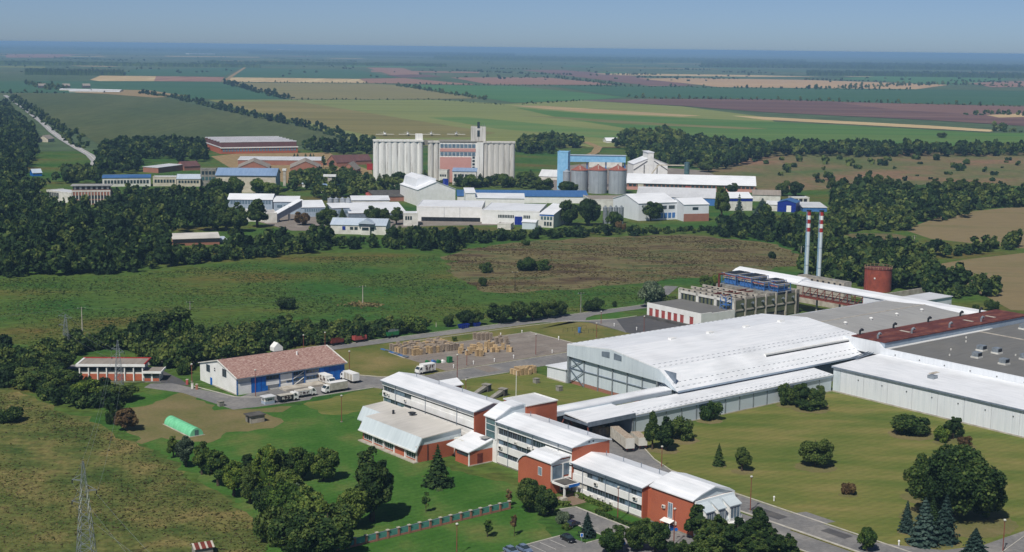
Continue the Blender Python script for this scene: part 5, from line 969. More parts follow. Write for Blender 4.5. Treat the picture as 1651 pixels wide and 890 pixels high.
bld('mill_office', 'low white office with blue-grey roof at the foot of the pink brick front', 'B', (700, 505), (880, 508), 405, 10, 'white_plaster', 'shed', 'roof_blue_grey', 2.0, win=[(0.62, 0.8, 0.05, 0.95, 6, 'glass')]); bld('mill_office', 'small white porch left of the pink brick front', 'B', (597, 500), (660, 502), 395, 8, 'white_plaster', 'flat', 'roof_grey', win=[(0.55, 0.7, 0.1, 0.9, 4, 'glass')])
# brown roofs and small town houses
bld('brown_barn', 'wide barn with brown-red roof left of the white silo block', 'A', (950, 280), (1095, 275), 245, 22, 'brick_dull', 'gable', 'roof_brown', 6.0, cat='barn'); bld('brown_barn', 'second brown-red barn roof behind the first', 'A', (1080, 262), (1215, 258), 232, 20, 'brick_dull', 'gable', 'roof_brown', 5.0, cat='barn')
bld('taupe_house', 'brick house with taupe pitched roof near the white silo block', 'A', (985, 330), (1095, 332), 300, 24, 'brick_dull', 'gable', 'roof_taupe', 6.0, 'y', cat='house'); bld('red_container', 'bright red container stack beside the white silo block', 'A', (1180, 300), (1222, 300), 258, 6, 'red_paint', 'flat', 'red_paint', cat='container')
bld('town_house', 'small white house with grey roof in front of the white silo block', 'A', (1362, 485), (1468, 486), 450, 10, 'white_plaster', 'gable', 'roof_taupe', 3.0, cat='house', win=[(0.2, 0.8, 0.05, 0.95, 6, 'glass')])
bld('old_workshop', 'low workshop with grey patched roof and a red end behind the dairy', 'A', (1245, 540), (1490, 535), 505, 26, 'brick_dull', 'shed', 'dark_concrete', 2.0); bld('old_workshop', 'low red-roofed lean-to at the end of the patched workshop', 'A', (1175, 520), (1243, 520), 500, 14, 'brick_dull', 'shed', 'door_red', 1.5, cat='shed')
bld('town_house', 'low white house between the tall cream hall and the pines', 'A', (690, 430), (800, 432), 405, 12, 'white_plaster', 'gable', 'roof_pale_blue', 2.0, cat='house'); bld('town_house', 'pale house with blue-grey roof under the white pillar', 'A', (820, 470), (990, 474), 440, 14, 'white_plaster', 'gable', 'roof_blue_grey', 3.0, cat='house')
bld('town_house', 'white farmhouse at the edge of the big olive field', 'F', (612, 662), (690, 662), 648, 18, 'white_plaster', 'gable', 'roof_white', 3.5, cat='house'); bld('town_house', 'white house half hidden by poplars beyond the mill', 'F', (725, 692), (775, 694), 664, 16, 'white_plaster', 'gable', 'roof_white', 4.5, 'y', cat='house')
bld('town_house', 'cream house beside the country road among the trees', 'D', (300, 655), (340, 650), 636, 12, 'cream_plaster', 'gable', 'roof_taupe', 4.0, cat='house'); bld('town_house', 'red-roofed house deep in the trees left of the country road', 'D', (95, 712), (135, 708), 698, 12, 'cream_plaster', 'gable', 'door_red', 4.0, cat='house')
bld('town_house', 'small white house between the road bend and the sawtooth factory', 'D', (1095, 700), (1130, 700), 675, 12, 'white_plaster', 'gable', 'roof_white', 3.0, cat='house')
bld('small_gatehouse', 'white gatehouse with pale blue shade roof by the farm road', 'C', (40, 300), (165, 305), 278, 18, 'white_plaster', 'gable', 'roof_grey_white', 5.0, cat='house')
# farm with long white barns far left
for k, (p0, p1, ye) in enumerate((((370, 333), (560, 337), 322), ((430, 344), (645, 347), 332), ((560, 335), (750, 340), 324), ((600, 343), (745, 345), 335))):
    bld('farm_barn', ['leftmost long white barn of the far farm', 'front long white barn of the far farm', 'rear long white barn of the far farm', 'rightmost long white barn of the far farm'][k], 'D', p0, p1, ye + 4, 12, 'cream_plaster', 'gable', 'roof_grey_white', 2.0, cat='barn', group='white barns of the far farm')
for k, x in enumerate((242, 392, 518)):
    bld('hay_shelter', ['dark hay shelter farthest from the white barns', 'dark hay shelter at the end of the white barns', 'dark hay shelter behind the white barns'][k], 'D', (x, 318), (x + 46, 318), 303, 18, 'dark_concrete', 'gable', 'roof_taupe', 5.0, cat='barn', group='hay shelters of the far farm')
bld('far_works', 'tiny white works on the horizon', 'E', (205, 84), (262, 84), 76, 60, 'white_paint', 'flat', 'roof_white')
t = bld('far_works', 'pale warehouse strip far beyond the green fields', 'D', (1180, 106), (1340, 107), 101, 60, 'white_paint', 'flat', 'roof_white')
# pillars in the town
for k, (s, x, yb, yt, w, lab) in enumerate((('A', 558, 420, 305, 2.2, 'grey concrete mast beside the blue-roofed hall'), ('A', 900, 470, 350, 3.0, 'white T-topped pillar among the town trees'))):
    p = at(*full(s, x, yb)); h = hgt(s, (x, yb), yt); t = thing('pillar', lab, 'pillar', (p[0], p[1], 0)); bx(t, 'shaft', 'pale_concrete', (-w / 2, w / 2, -w / 2, w / 2, 0, h))
    bx(t, 'cap', 'white_paint', (-w * (1.6 if k else .7), w * (1.6 if k else .7), -w * .7, w * .7, h, h + 1.5))
# parked aircraft on the airfield behind the silos
def plane():
    t = thing('light_aircraft', 'x', 'aircraft'); prof = []
    mb = MB(); st = [(-6.5, .25, 1.9), (-5.9, .75, 1.9), (-3.5, .95, 2.0), (-1, 1.0, 2.15), (1.5, .8, 2.1), (6.0, .3, 2.2)]; n = 10; vs = []
    for y, r, zc in st: vs += [(r * math.cos(i * 2 * math.pi / n), y, zc + r * 1.1 * math.sin(i * 2 * math.pi / n)) for i in range(n)]
    fs = [(j * n + i, j * n + (i + 1) % n, (j + 1) * n + (i + 1) % n, (j + 1) * n + i) for j in range(len(st) - 1) for i in range(n)] + [tuple(range(n)), tuple(range((len(st) - 1) * n, len(st) * n))]
    mb.add(vs, fs).build('fuselage', 'white_paint', t); MB().prism([(-3.6, 1.5), (-1.2, 1.6), (-1.2, 1.75), (-3.6, 1.8)], -9, 9, 'x').build('wing', 'white_paint', t)
    MB().prism([(4.6, 2.2), (6.0, 2.2), (6.2, 4.3), (5.4, 4.3)], -0.1, 0.1, 'x').build('tail_fin', 'white_paint', t); bx(t, 'tailplane', 'white_paint', (-3, 3, 5, 6.1, 2.4, 2.5)); MB().prism([(-1.2, 2.9), (-.6, 3.7), (.8, 3.8), (1.6, 2.8)], -.6, .6, 'x').build('cockpit', 'glass', t)
    for x in (-1.4, 1.4): MB().cyl((x - .15, -2.4, .5), (x + .15, -2.4, .5), .5, n=10).beam((x, -2.4, .5), (x * .5, -2.2, 1.5), .15).build('wheel', 'black_rubber', t)
    MB().box(-.08, .08, -6.7, -6.6, .6, 3.2).build('propeller', 'dark_metal', t); return t
pl = plane(); ys = MATS['cream_plaster']
for k, (x, lab) in enumerate(((188, 'parked white aircraft leftmost in the row behind the silos'), (362, 'parked aircraft second from the left behind the silos'), (540, 'parked aircraft third from the left behind the silos'), (730, 'parked aircraft rightmost in the row behind the silos'))):
    p = at(*full('B', x, 138)); o = pl if k == 0 else clone(pl, (0, 0, 0)); o.location = (p[0], p[1], 0.45); o.rotation_euler = (0, 0, 0.25 - .1 * k); o.scale = (1.25,) * 3; tag(o, lab, 'aircraft', 'aircraft parked on the airfield')
# ================================================================== VEGETATION
def npmesh(name, V, Fq, tint, m):
    """mesh of quads from arrays with a tint per face"""
    me = bpy.data.meshes.new(name); nv, nf = len(V), len(Fq)
    me.vertices.add(nv); me.vertices.foreach_set('co', np.ascontiguousarray(V, dtype=np.float32).ravel())
    k = Fq.shape[1]; me.loops.add(nf * k); me.loops.foreach_set('vertex_index', np.ascontiguousarray(Fq, dtype=np.int32).ravel())
    me.polygons.add(nf); me.polygons.foreach_set('loop_start', np.arange(0, nf * k, k, dtype=np.int32)); me.polygons.foreach_set('loop_total', np.full(nf, k, dtype=np.int32))
    me.update(calc_edges=True); at_ = me.attributes.new('tint', 'FLOAT', 'FACE'); at_.data.foreach_set('value', np.ascontiguousarray(tint, dtype=np.float32))
    me.materials.append(M[m]); return me
def unit(a): return a / np.maximum(np.linalg.norm(a, axis=-1, keepdims=True), 1e-6)
def cards(P, N, s, rng, asp=1.0):
    """quads at P facing N, randomly turned and a little uneven"""
    n = len(P); r = rng.normal(size=(n, 3)); t = unit(np.cross(N, r)); b = np.cross(N, t); s = s[:, None]
    j = lambda: rng.uniform(0.7, 1.25, (n, 1)); q = rng.normal(0, 0.18, (n, 4, 1)) * s[:, None, :] * N[:, None, :]
    V = np.stack([P - t * s * j() - b * s * asp * j(), P + t * s * j() - b * s * asp * j(), P + t * s * j() + b * s * asp * j(), P - t * s * j() + b * s * asp * j()], 1) + q
    return V.reshape(-1, 3), np.arange(4 * n).reshape(n, 4)
OCT = None
def blob(c, r, rng, n=6, m=5):
    """rough closed lump, a core inside a leafy lobe"""
    vs = []; fs = []
    for i in range(m + 1):
        th = math.pi * i / m
        for k in range(n):
            ph = 2 * math.pi * k / n + i * 0.4; rr = r * rng.uniform(0.8, 1.1); vs.append((c[0] + rr[0] * math.sin(th) * math.cos(ph), c[1] + rr[1] * math.sin(th) * math.sin(ph), c[2] + rr[2] * math.cos(th)))
    for i in range(m):
        for k in range(n): fs.append((i * n + k, (i + 1) * n + k, (i + 1) * n + (k + 1) % n, i * n + (k + 1) % n))
    return np.array(vs), np.array(fs)
def broad(seed, H=10.0, R=4.5, base=0.12, ncard=1500, size=0.42, nl=16, top=1.0, core=0.62, cn=(6, 5), tj=0.22):
    rng = np.random.default_rng(seed); c0 = np.array([0, 0, H * (base + (1 - base) * 0.5)]); rad = np.array([R, R, H * (1 - base) * 0.5])
    d = unit(rng.normal(size=(nl, 3))); d[:, 2] = d[:, 2] * 0.85 + 0.1; lc = c0 + d * rad * rng.uniform(0.5, 0.82, (nl, 1)); lr = R * rng.uniform(0.18, 0.5, nl) * (16 / max(nl, 12)) ** 0.25
    taper = 1 - (1 - top) * np.clip((lc[:, 2] / H - 0.35) / 0.6, 0, 1); lc[:, :2] *= taper[:, None]; lr *= np.clip(taper, 0.5, 1)
    lt = rng.uniform(0.25, 0.75, nl); V = []; Fq = []; T = []; o = 0
    for k in range(nl):
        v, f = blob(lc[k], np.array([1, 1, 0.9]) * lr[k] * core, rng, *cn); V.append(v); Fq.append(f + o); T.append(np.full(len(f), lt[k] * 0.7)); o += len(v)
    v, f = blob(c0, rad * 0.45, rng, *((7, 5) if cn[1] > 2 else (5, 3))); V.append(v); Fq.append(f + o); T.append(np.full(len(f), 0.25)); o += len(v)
    k = rng.choice(nl, ncard, p=lr ** 2 / (lr ** 2).sum()); dd = unit(rng.normal(size=(ncard, 3)) + 0.55 * unit(lc[k] - c0) + np.array([0, 0, 0.15]))
    P = lc[k] + dd * (lr[k] * rng.uniform(0.72, 1.12, ncard))[:, None]; P[:, 2] = np.maximum(P[:, 2], H * base * 0.5)
    N = unit(dd + rng.normal(0, 0.7, (ncard, 3))); v, f = cards(P, N, size * rng.uniform(0.6, 1.3, ncard), rng); V.append(v); Fq.append(f + o); T.append(np.clip(lt[k] + rng.normal(0, tj, ncard), 0, 1))
    return np.concatenate(V), np.concatenate(Fq), np.concatenate(T)
def conifer(seed, H=10.0, R=2.6, ncard=1100, size=0.4, base=0.06, power=0.85):
    rng = np.random.default_rng(seed); nw = 15; V = []; Fq = []; T = []; o = 0
    v, f = blob(np.array([0, 0, H * 0.42]), np.array([R * 0.42, R * 0.42, H * 0.42]), rng, 8, 7)
    z = v[:, 2] / H; sc = np.clip(1.25 - z, 0.1, 1)[:, None]; v[:, :2] *= sc; V.append(v); Fq.append(f); T.append(np.full(len(f), 0.2)); o += len(v)
    t = rng.uniform(0, 1, ncard) ** 1.25; w = np.round(t * nw) / nw; t = 0.35 * t + 0.65 * w; t = np.clip(t, 0, 0.985); ph = rng.uniform(0, 2 * math.pi, ncard)
    br = 1 + 0.22 * np.sin(ph * 5 + w * 40) + 0.12 * np.sin(ph * 9 + w * 77); rr = R * (1 - t) ** power * br * rng.uniform(0.5, 1.05, ncard)
    P = np.stack([rr * np.cos(ph), rr * np.sin(ph), H * (base + (1 - base) * t) - 0.18 * rr], 1); N = unit(np.stack([np.cos(ph) * 0.55, np.sin(ph) * 0.55, np.full(ncard, 0.75)], 1) + rng.normal(0, 0.3, (ncard, 3)))
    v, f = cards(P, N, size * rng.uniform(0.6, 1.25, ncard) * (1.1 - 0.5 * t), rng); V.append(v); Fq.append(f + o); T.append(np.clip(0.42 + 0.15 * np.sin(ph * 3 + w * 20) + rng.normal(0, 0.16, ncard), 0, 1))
    return np.concatenate(V), np.concatenate(Fq), np.concatenate(T)
def trunkmesh(H, r, limbs, seed, spread):
    rr = random.Random(seed); mb = MB(); mb.cyl((0, 0, -0.2), (0, 0, H * 0.45), r, r * 0.65, 8).cyl((0, 0, H * 0.45), (rr.uniform(-.2, .2), 0.1, H * 0.8), r * 0.65, r * 0.15, 7)
    for k in range(limbs):
        a = rr.uniform(0, 6.28); z0 = H * rr.uniform(0.15, 0.5); l = spread * rr.uniform(0.5, 0.8); mb.cyl((0, 0, z0), (l * math.cos(a), l * math.sin(a), z0 + H * rr.uniform(0.15, 0.3)), r * 0.4, r * 0.08, 5)
    return mb.mesh('trunk', 'bark')
PROTO = {}
def proto(kindname, leaf):
    """(crown mesh, trunk mesh, height, radius)"""
    k = (kindname, leaf)
    if k in PROTO: return PROTO[k]
    b = kindname[:-1] if kindname[-1].isdigit() else kindname; sd = sum(ord(c) for c in kindname) * 7
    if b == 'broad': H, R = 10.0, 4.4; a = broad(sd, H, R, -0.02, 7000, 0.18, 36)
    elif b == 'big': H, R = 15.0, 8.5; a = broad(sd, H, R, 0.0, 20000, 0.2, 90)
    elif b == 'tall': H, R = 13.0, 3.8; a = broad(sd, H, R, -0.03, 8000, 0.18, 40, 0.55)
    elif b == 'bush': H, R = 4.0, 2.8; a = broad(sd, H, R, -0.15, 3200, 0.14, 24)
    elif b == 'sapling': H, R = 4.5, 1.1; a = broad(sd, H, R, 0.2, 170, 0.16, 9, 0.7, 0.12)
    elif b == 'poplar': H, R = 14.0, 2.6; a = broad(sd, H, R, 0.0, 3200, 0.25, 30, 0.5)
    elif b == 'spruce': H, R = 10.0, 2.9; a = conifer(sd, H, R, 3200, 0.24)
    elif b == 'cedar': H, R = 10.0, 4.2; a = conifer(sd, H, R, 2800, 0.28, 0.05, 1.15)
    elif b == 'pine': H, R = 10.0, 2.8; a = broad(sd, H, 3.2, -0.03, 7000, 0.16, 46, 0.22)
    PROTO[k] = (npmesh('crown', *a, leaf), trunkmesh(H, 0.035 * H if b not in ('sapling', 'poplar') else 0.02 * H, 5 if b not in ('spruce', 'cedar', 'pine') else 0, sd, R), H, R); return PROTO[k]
TREE_AT = []
def tree(s, x, y, w, h, kn, leaf, label, cat='tree', name=None, group=None, rot=None):
    p = at(*full(s, x, y)); k = m_per_px(p) / SHEET[s][2]; cm, tm, H, R = proto(kn, leaf); sh = h * k / math.cos(PITCH) / H; sw = w * k / 2 / R
    n = name or {'bush': 'bush', 'spruce': 'spruce_tree', 'cedar': 'cedar_tree', 'pine': 'conifer_tree', 'poplar': 'poplar_tree', 'sapling': 'sapling'}.get(kn.rstrip('0123456789'), 'broadleaf_tree')
    t = thing(n, label, cat, (p[0], p[1] + sw * R * 0.3, 0), random.uniform(0, 6.28) if rot is None else rot, group); t.scale = (sw, sw, sh); obj('trunk', tm, t); obj('crown', cm, t); TREE_AT.append((p[0], p[1], sw * R)); return t
D, MI, LI, GR, SP, RD = 'leaf_dark', 'leaf_mid', 'leaf_light', 'leaf_grey', 'leaf_spruce', 'leaf_red'
# row of trees between the weedy slope and the lawn
ROW = 'trees in the row along the weedy slope'
for q in ((95, 392, 56, 118, 'tall1', MI, 'slim first tree of the row, nearest the green polytunnel'), (160, 442, 92, 160, 'tall2', GR, 'second tree of the row below the green polytunnel'), (245, 484, 88, 172, 'tall3', MI, 'third tree of the row along the weedy slope'),
          (330, 545, 120, 190, 'tall1', MI, 'fourth, broader tree of the row along the weedy slope'), (415, 600, 110, 190, 'tall2', LI, 'fifth tree of the row along the weedy slope'), (492, 480, 60, 110, 'poplar1', D, 'small dark tree just behind the middle of the row'), (500, 640, 110, 200, 'tall3', D, 'dark tree in the middle of the row along the slope'),
          (590, 640, 140, 315, 'tall1', LI, 'tall pale-topped tree in the middle of the row'), (655, 620, 150, 260, 'tall2', D, 'dark tall tree touching the pale-topped one'), (610, 740, 150, 220, 'broad1', D, 'dark low tree at the foot of the pale-topped one'),
          (700, 800, 190, 240, 'broad2', LI, 'broad tree of the row below the tall dark one'), (810, 860, 230, 270, 'broad3', MI, 'broad mid-green tree at the lower end of the row'), (545, 585, 110, 190, 'tall1', MI, 'mid-green tree just left of the pale-topped one'), (705, 690, 150, 230, 'tall2', MI, 'mid-green tree right of the tall dark one in the row'), (760, 740, 140, 180, 'broad3', GR, 'greyish tree facing the big dark lawn tree'), (640, 850, 150, 170, 'bush1', D, 'dark shrub under the lower end of the row'), (915, 930, 240, 250, 'broad1', D, 'dark tree at the near end of the brick-post fence'), (760, 950, 240, 240, 'broad2', D, 'dark tree at the lower frame edge in the row')):
    tree(11, q[0], q[1], q[2] * 1.32, q[3] * 1.2, *q[4:], group=ROW)
tree(11, 775, 512, 150, 215, 'broad1', MI, 'round tree left of the pair on the lush lawn', rot=1.0); tree(11, 890, 518, 170, 190, 'broad3', MI, 'round tree right of the pair on the lush lawn', rot=2.2)
tree(11, 1150, 740, 275, 450, 'tall3', D, 'big dark tree casting a long shadow on the lawn', rot=0.4); tree(11, 1050, 775, 180, 240, 'broad2', MI, 'lower paler tree at the foot of the big dark tree')
tree(12, 695, 246, 190, 255, 'cedar1', D, 'lone cedar on the lawn below the brick link'); tree(12, 625, 402, 60, 130, 'sapling1', MI, 'thin sapling on the lawn beyond the brick-post fence'); tree(12, 996, 552, 80, 110, 'sapling2', LI, 'pale sapling on the front lawn'); tree(12, 1160, 545, 55, 150, 'sapling3', RD, 'reddish bare sapling on the front lawn'); tree(12, 1128, 365, 50, 110, 'sapling2', RD, 'reddish thin tree at the fence end')
tree(12, 1250, 405, 175, 225, 'broad2', D, 'dark round tree in front of the brick entrance block'); tree(12, 1345, 425, 150, 190, 'broad3', D, 'dark tree beside the entrance canopy'); tree(12, 1602, 550, 95, 155, 'spruce1', SP, 'small blue spruce at the car park'); tree(12, 1455, 468, 90, 72, 'bush2', GR, 'grey-green shrub beside the parked cars'); tree(12, 1480, 505, 60, 40, 'bush1', MI, 'low round shrub in front of the parked cars')
for q in ((738, 905, 165, 175, 'broad1', MI, 'mid-green tree at the lower edge in front of the car park'), (885, 890, 150, 180, 'broad2', D, 'dark bushy tree below the small square lawn'), (985, 900, 170, 190, 'broad3', D, 'dark tree below the brick end wing'), (1110, 940, 120, 120, 'bush2', D, 'dark shrub at the lower edge below the brick end wing')): tree(2, *q)
for k, q in enumerate(((75, 690, 150, 205, 'pine1'), (172, 735, 130, 190, 'pine2'), (270, 770, 170, 200, 'pine3'), (372, 735, 160, 230, 'pine1'), (430, 790, 150, 170, 'pine2'), (515, 780, 100, 130, 'pine3'), (120, 790, 170, 170, 'pine3'), (345, 800, 160, 150, 'pine2'))):
    tree(9, *q, D, ['tall conifer hiding the foot of the brick end wing', 'pointed conifer in front of the sunroom windows', 'broad conifer in the middle of the dark conifer clump', 'tallest conifer of the clump beside the road', 'low conifer at the road side of the clump', 'small conifer at the right end of the clump by the road', 'conifer at the lower edge under the end wing', 'conifer at the lower edge in the middle of the clump'][k], group='dark conifer clump beside the road')
for q in ((645, 340, 165, 160, 'broad1', D, 'round multi-stemmed tree alone in the middle of the big lawn'), (177, 335, 56, 112, 'spruce1', D, 'small pointed conifer on the big lawn'), (290, 362, 88, 140, 'tall2', D, 'narrow dark tree next to the small pointed conifer'), (896, 752, 100, 132, 'broad2', MI, 'lollipop-shaped tree beside the lower road'), (1310, 208, 105, 128, 'tall1', D, 'dark upright tree near the packing hall wall'),
          (1085, 655, 76, 155, 'spruce2', SP, 'slim spruce left of the spruce group'), (1170, 718, 140, 232, 'spruce1', SP, 'large blue spruce in the middle of the group'), (1272, 706, 125, 235, 'spruce2', SP, 'tall spruce at the right of the group'), (1210, 640, 80, 160, 'spruce1', D, 'dark spruce behind the group'), (1418, 775, 125, 140, 'spruce2', SP, 'blue spruce alone at the lower right corner')): tree(9, *q)
tree(9, 1330, 600, 450, 360, 'big1', D, 'giant spreading dark tree on the big lawn', rot=0.7); tree(9, 1170, 490, 180, 220, 'broad3', D, 'smaller tree merging into the giant spreading tree'); tree(9, 1480, 600, 170, 200, 'broad2', D, 'lower tree on the far side of the giant spreading tree')
for q in ((800, 474, 75, 62, 'bush1', RD, 'sparse brownish shrub alone on the big lawn'), (1107, 184, 185, 90, 'bush2', D, 'wide low dark shrub near the packing hall'), (1257, 220, 80, 72, 'bush3', LI, 'pale green shrub beside the dark upright tree'), (1373, 240, 75, 48, 'bush1', RD, 'brownish low shrub near the packing hall')): tree(9, *q, cat='shrub')
tree(2, 968, 305, 100, 262, 'pine1', D, 'tall conifer beside the parked trailers'); tree(2, 1050, 312, 125, 225, 'pine2', D, 'broader conifer next to the tall one by the trailers'); tree(2, 1140, 250, 160, 125, 'bush3', D, 'large round shrub behind the conifers by the trailers', 'shrub'); tree(2, 1295, 138, 125, 120, 'bush1', MI, 'bright shrub against the panelled wall of the front range', 'shrub')
for k, q in enumerate(((145, 868, 120, 115), (235, 862, 120, 130), (320, 866, 115, 125), (285, 892, 185, 55))): tree(7, *q, ['bush3', 'broad3', 'broad1', 'bush2'][k], D, ['left dark shrub in the wall corner clump', 'middle pale-topped tree in the wall corner clump', 'right dark tree in the wall corner clump', 'low spreading shrub in front of the wall corner clump'][k], 'shrub', group='clump in the corner of the big lawn')
for (x_, y_, r_) in [q for q in TREE_AT if (lambda u, v: 259 < u < 364 and 176 < v < 288)(q[0] * UX + q[1] * UY, -q[0] * UY + q[1] * UX)]:
    sheet('dry_ring', ragged([(x_ + 1.25 * r_ * math.cos(a), y_ + 1.1 * r_ * math.sin(a)) for a in np.linspace(0, 6.0, 12)], 0.35, 0.8, int(x_ * 7)), 'lawn_tan', 0.055 + 0.0001 * (x_ % 7))
# left of the warehouse
tree(4, 1010, 492, 330, 215, 'broad1', D, 'huge dark domed thicket tree in the meadow behind the warehouse'); tree(4, 1115, 500, 190, 150, 'bush2', LI, 'yellow-green shrub at the side of the domed thicket tree', 'shrub'); tree(4, 860, 480, 150, 110, 'bush3', D, 'dark shrub on the left flank of the domed thicket tree', 'shrub'); tree(4, 1200, 490, 130, 110, 'bush1', D, 'dark shrub on the right flank of the domed thicket tree', 'shrub'); tree(4, 285, 588, 155, 112, 'bush1', D, 'dark round bush left of the grey pylon', 'shrub'); tree(4, 830, 490, 150, 50, 'bush3', GR, 'pale grey shrub beside the thicket', 'shrub')
tree(4, 535, 885, 200, 150, 'broad2', LI, 'yellow-green leafy tree in front of the switch house'); tree(10, 668, 252, 125, 128, 'broad3', RD, 'reddish-brown tree at the edge of the dry lawn'); tree(10, 592, 212, 62, 88, 'bush1', D, 'small dark bush beside the reddish tree', 'shrub'); tree(4, 1140, 715, 80, 75, 'bush2', MI, 'green bush at the corner of the white warehouse lawn', 'shrub'); tree(4, 720, 880, 250, 120, 'broad1', D, 'dark trees at the foot of the switch house pylon'); tree(4, 350, 845, 240, 170, 'broad3', D, 'big dark tree left of the switch house')
tree(4, 50, 770, 160, 130, 'broad2', D, 'dark tree at the left frame edge above the slope'); tree(4, 200, 800, 200, 150, 'broad1', D, 'dark tree between frame edge and switch house'); tree(4, 370, 700, 190, 140, 'broad2', D, 'dark tree touching the wall end of the switch house')
for k, q in enumerate(((240, 232, 118, 78), )): tree(13, *q, 'bush2', D, 'dark round bush alone in the green meadow', 'shrub')
for q in ((612, 198, 75, 58, 'bush1', D, 'small dark bush left among the brown weeds'), (590, 270, 44, 50, 'bush2', D, 'tiny dark bush at the edge of the brown weeds'), (825, 188, 105, 66, 'bush3', MI, 'left half of the green bush pair in the brown weeds'), (915, 184, 100, 56, 'bush1', MI, 'right half of the green bush pair in the brown weeds'), (1490, 388, 150, 155, 'broad2', GR, 'pale willow-like tree beside the dispatch building'), (1565, 388, 110, 75, 'bush2', D, 'dark bush right of the pale willow-like tree'), (1180, 402, 110, 62, 'bush3', D, 'dark bush beside the service road bend'), (1292, 380, 26, 34, 'bush1', D, 'tiny bush on the verge near the dispatch building'), (818, 52, 44, 34, 'bush1', MI, 'small bush behind the brown weeds')): tree(14, *q[:5], q[5], q[6], 'shrub' if 'bush' in q[4] else 'tree')
for k, q in enumerate(((405, 487, 60, 78), (500, 482, 110, 88), (560, 480, 90, 84), (680, 468, 140, 115), (780, 460, 140, 118), (855, 452, 110, 105), (935, 440, 110, 112), (1000, 430, 90, 86))): tree(14, *q, ['broad1', 'broad2', 'broad3'][k % 3], D, ['slim first roadside tree next to the blue skips', 'second roadside tree behind the blue skips', 'roadside tree just right of the blue skips', 'tree at the left end of the long roadside clump', 'tallest tree of the long roadside clump', 'middle tree of the long roadside clump', 'upright tree near the right end of the roadside clump', 'last tree of the long roadside clump'][k], group='trees along the service road')
for k, q in enumerate(((130, 525, 110, 80), (220, 518, 140, 88))): tree(14, *q, 'bush%d' % (k + 1), MI, ['green roadside bush next to the green trailer', 'larger green roadside bush right of the green trailer'][k], 'shrub')
tree(6, 480, 590, 90, 105, 'broad1', MI, 'green tree behind the boiler house roof'); tree(6, 545, 585, 60, 90, 'bush2', LI, 'yellow-green tree behind the boiler house flue'); tree(6, 915, 392, 55, 48, 'bush1', D, 'dark bush in the dry field before the thicket', 'shrub'); tree(5, 555, 62, 26, 40, 'bush1', D, 'tiny bush beside the green island', 'shrub')
tree(8, 768, 312, 36, 36, 'bush2', MI, 'little bush behind the pallet stacks', 'shrub'); tree('G', 1113, 630, 62, 42, 'broad1', D, 'lone round tree in the bright green field'); tree(10, 45, 200, 140, 70, 'bush3', D, 'dark shrub in the weeds at the left frame edge', 'shrub')
for q in ((1368, 300, 80, 70, 'bush1', D, 'dark shrub on the meadow behind the tan field corner'), (1270, 300, 40, 40, 'bush2', D, 'small dark shrub behind the white shed')): tree(7, *q, 'shrub') if False else tree(7, q[0], q[1], q[2], q[3], q[4], q[5], q[6], 'shrub')
# town trees one can tell apart
for s, q in (('A', (345, 735, 182, 250, 'pine1', D, 'tall dark conifer in front of the rounded-roof office')), ('A', (205, 770, 154, 256, 'pine2', D, 'dark conifer left of the tall one before the rounded-roof office')), ('A', (110, 765, 154, 237, 'pine3', D, 'dark conifer third from the rounded-roof office')), ('A', (45, 760, 154, 225, 'pine1', D, 'dark conifer farthest left of the office conifers')), ('A', (875, 740, 170, 155, 'broad2', D, 'broad dark tree left of the villa')), ('A', (880, 650, 60, 90, 'spruce1', D, 'small spruce before the silver tanks')), ('A', (992, 660, 54, 72, 'spruce2', D, 'small spruce below the silver tanks')), ('A', (690, 720, 120, 115, 'broad1', RD, 'reddish tree below the stepped gallery')), ('A', (1222, 705, 125, 145, 'broad1', D, 'left pine of three behind the villa')), ('A', (1312, 705, 90, 135, 'tall2', D, 'middle pine of three behind the villa')), ('A', (1400, 715, 120, 155, 'tall1', D, 'right pine of three behind the villa')), ('A', (160, 820, 90, 80, 'broad3', D, 'dark tree at the end of the open shed')),
             ('A', (640, 395, 110, 120, 'broad1', MI, 'green tree right of the blue-roofed hall')), ('A', (755, 400, 150, 120, 'broad2', MI, 'wide green tree in the town street')), ('A', (915, 330, 60, 120, 'poplar1', D, 'narrow poplar beside the brown barn')), ('A', (1020, 465, 170, 150, 'broad3', D, 'very dark round tree in front of the taupe house')), ('A', (850, 285, 40, 110, 'poplar2', D, 'dark poplar at the end of the storage shed')), ('A', (860, 530, 50, 90, 'spruce1', D, 'dark spruce beside the white pillar')), ('A', (70, 520, 190, 180, 'broad1', MI, 'big green tree in front of the tall cream hall')), ('A', (180, 520, 150, 180, 'broad2', MI, 'green tree next to the big one before the cream hall')), ('A', (360, 480, 140, 120, 'broad3', LI, 'paler green tree at the corner of the cream hall')), ('A', (470, 500, 140, 120, 'broad1', MI, 'green tree right of the paler one at the cream hall')),
             ('C', (250, 625, 150, 205, 'broad1', D, 'left of the two big dark trees beside the dairy office')), ('C', (390, 630, 165, 205, 'broad2', D, 'right of the two big dark trees beside the dairy office')), ('C', (822, 592, 175, 140, 'broad3', D, 'dark round tree before the folded-roof block')), ('C', (1320, 575, 120, 260, 'tall1', D, 'tall tree beside the blue and white store')), ('C', (1440, 585, 75, 180, 'spruce2', SP, 'slim spruce right of the tall tree by the store')), ('C', (1395, 400, 90, 80, 'broad1', D, 'dark tree behind the granary end')), ('C', (1605, 545, 120, 110, 'spruce1', SP, 'wide blue-green spruce beside the store end')), ('C', (570, 640, 130, 120, 'broad2', MI, 'green tree in front of the grey milk tanks')), ('C', (615, 660, 70, 70, 'bush1', RD, 'dark reddish bush below the grey milk tanks')), ('C', (60, 390, 160, 110, 'broad1', D, 'dark tree left of the blue elevator tower')), ('C', (240, 410, 150, 100, 'broad2', D, 'dark tree at the foot of the slim silo')), ('C', (1230, 250, 150, 80, 'broad3', D, 'dark clump behind the granary roof end'))): tree(s, *q)
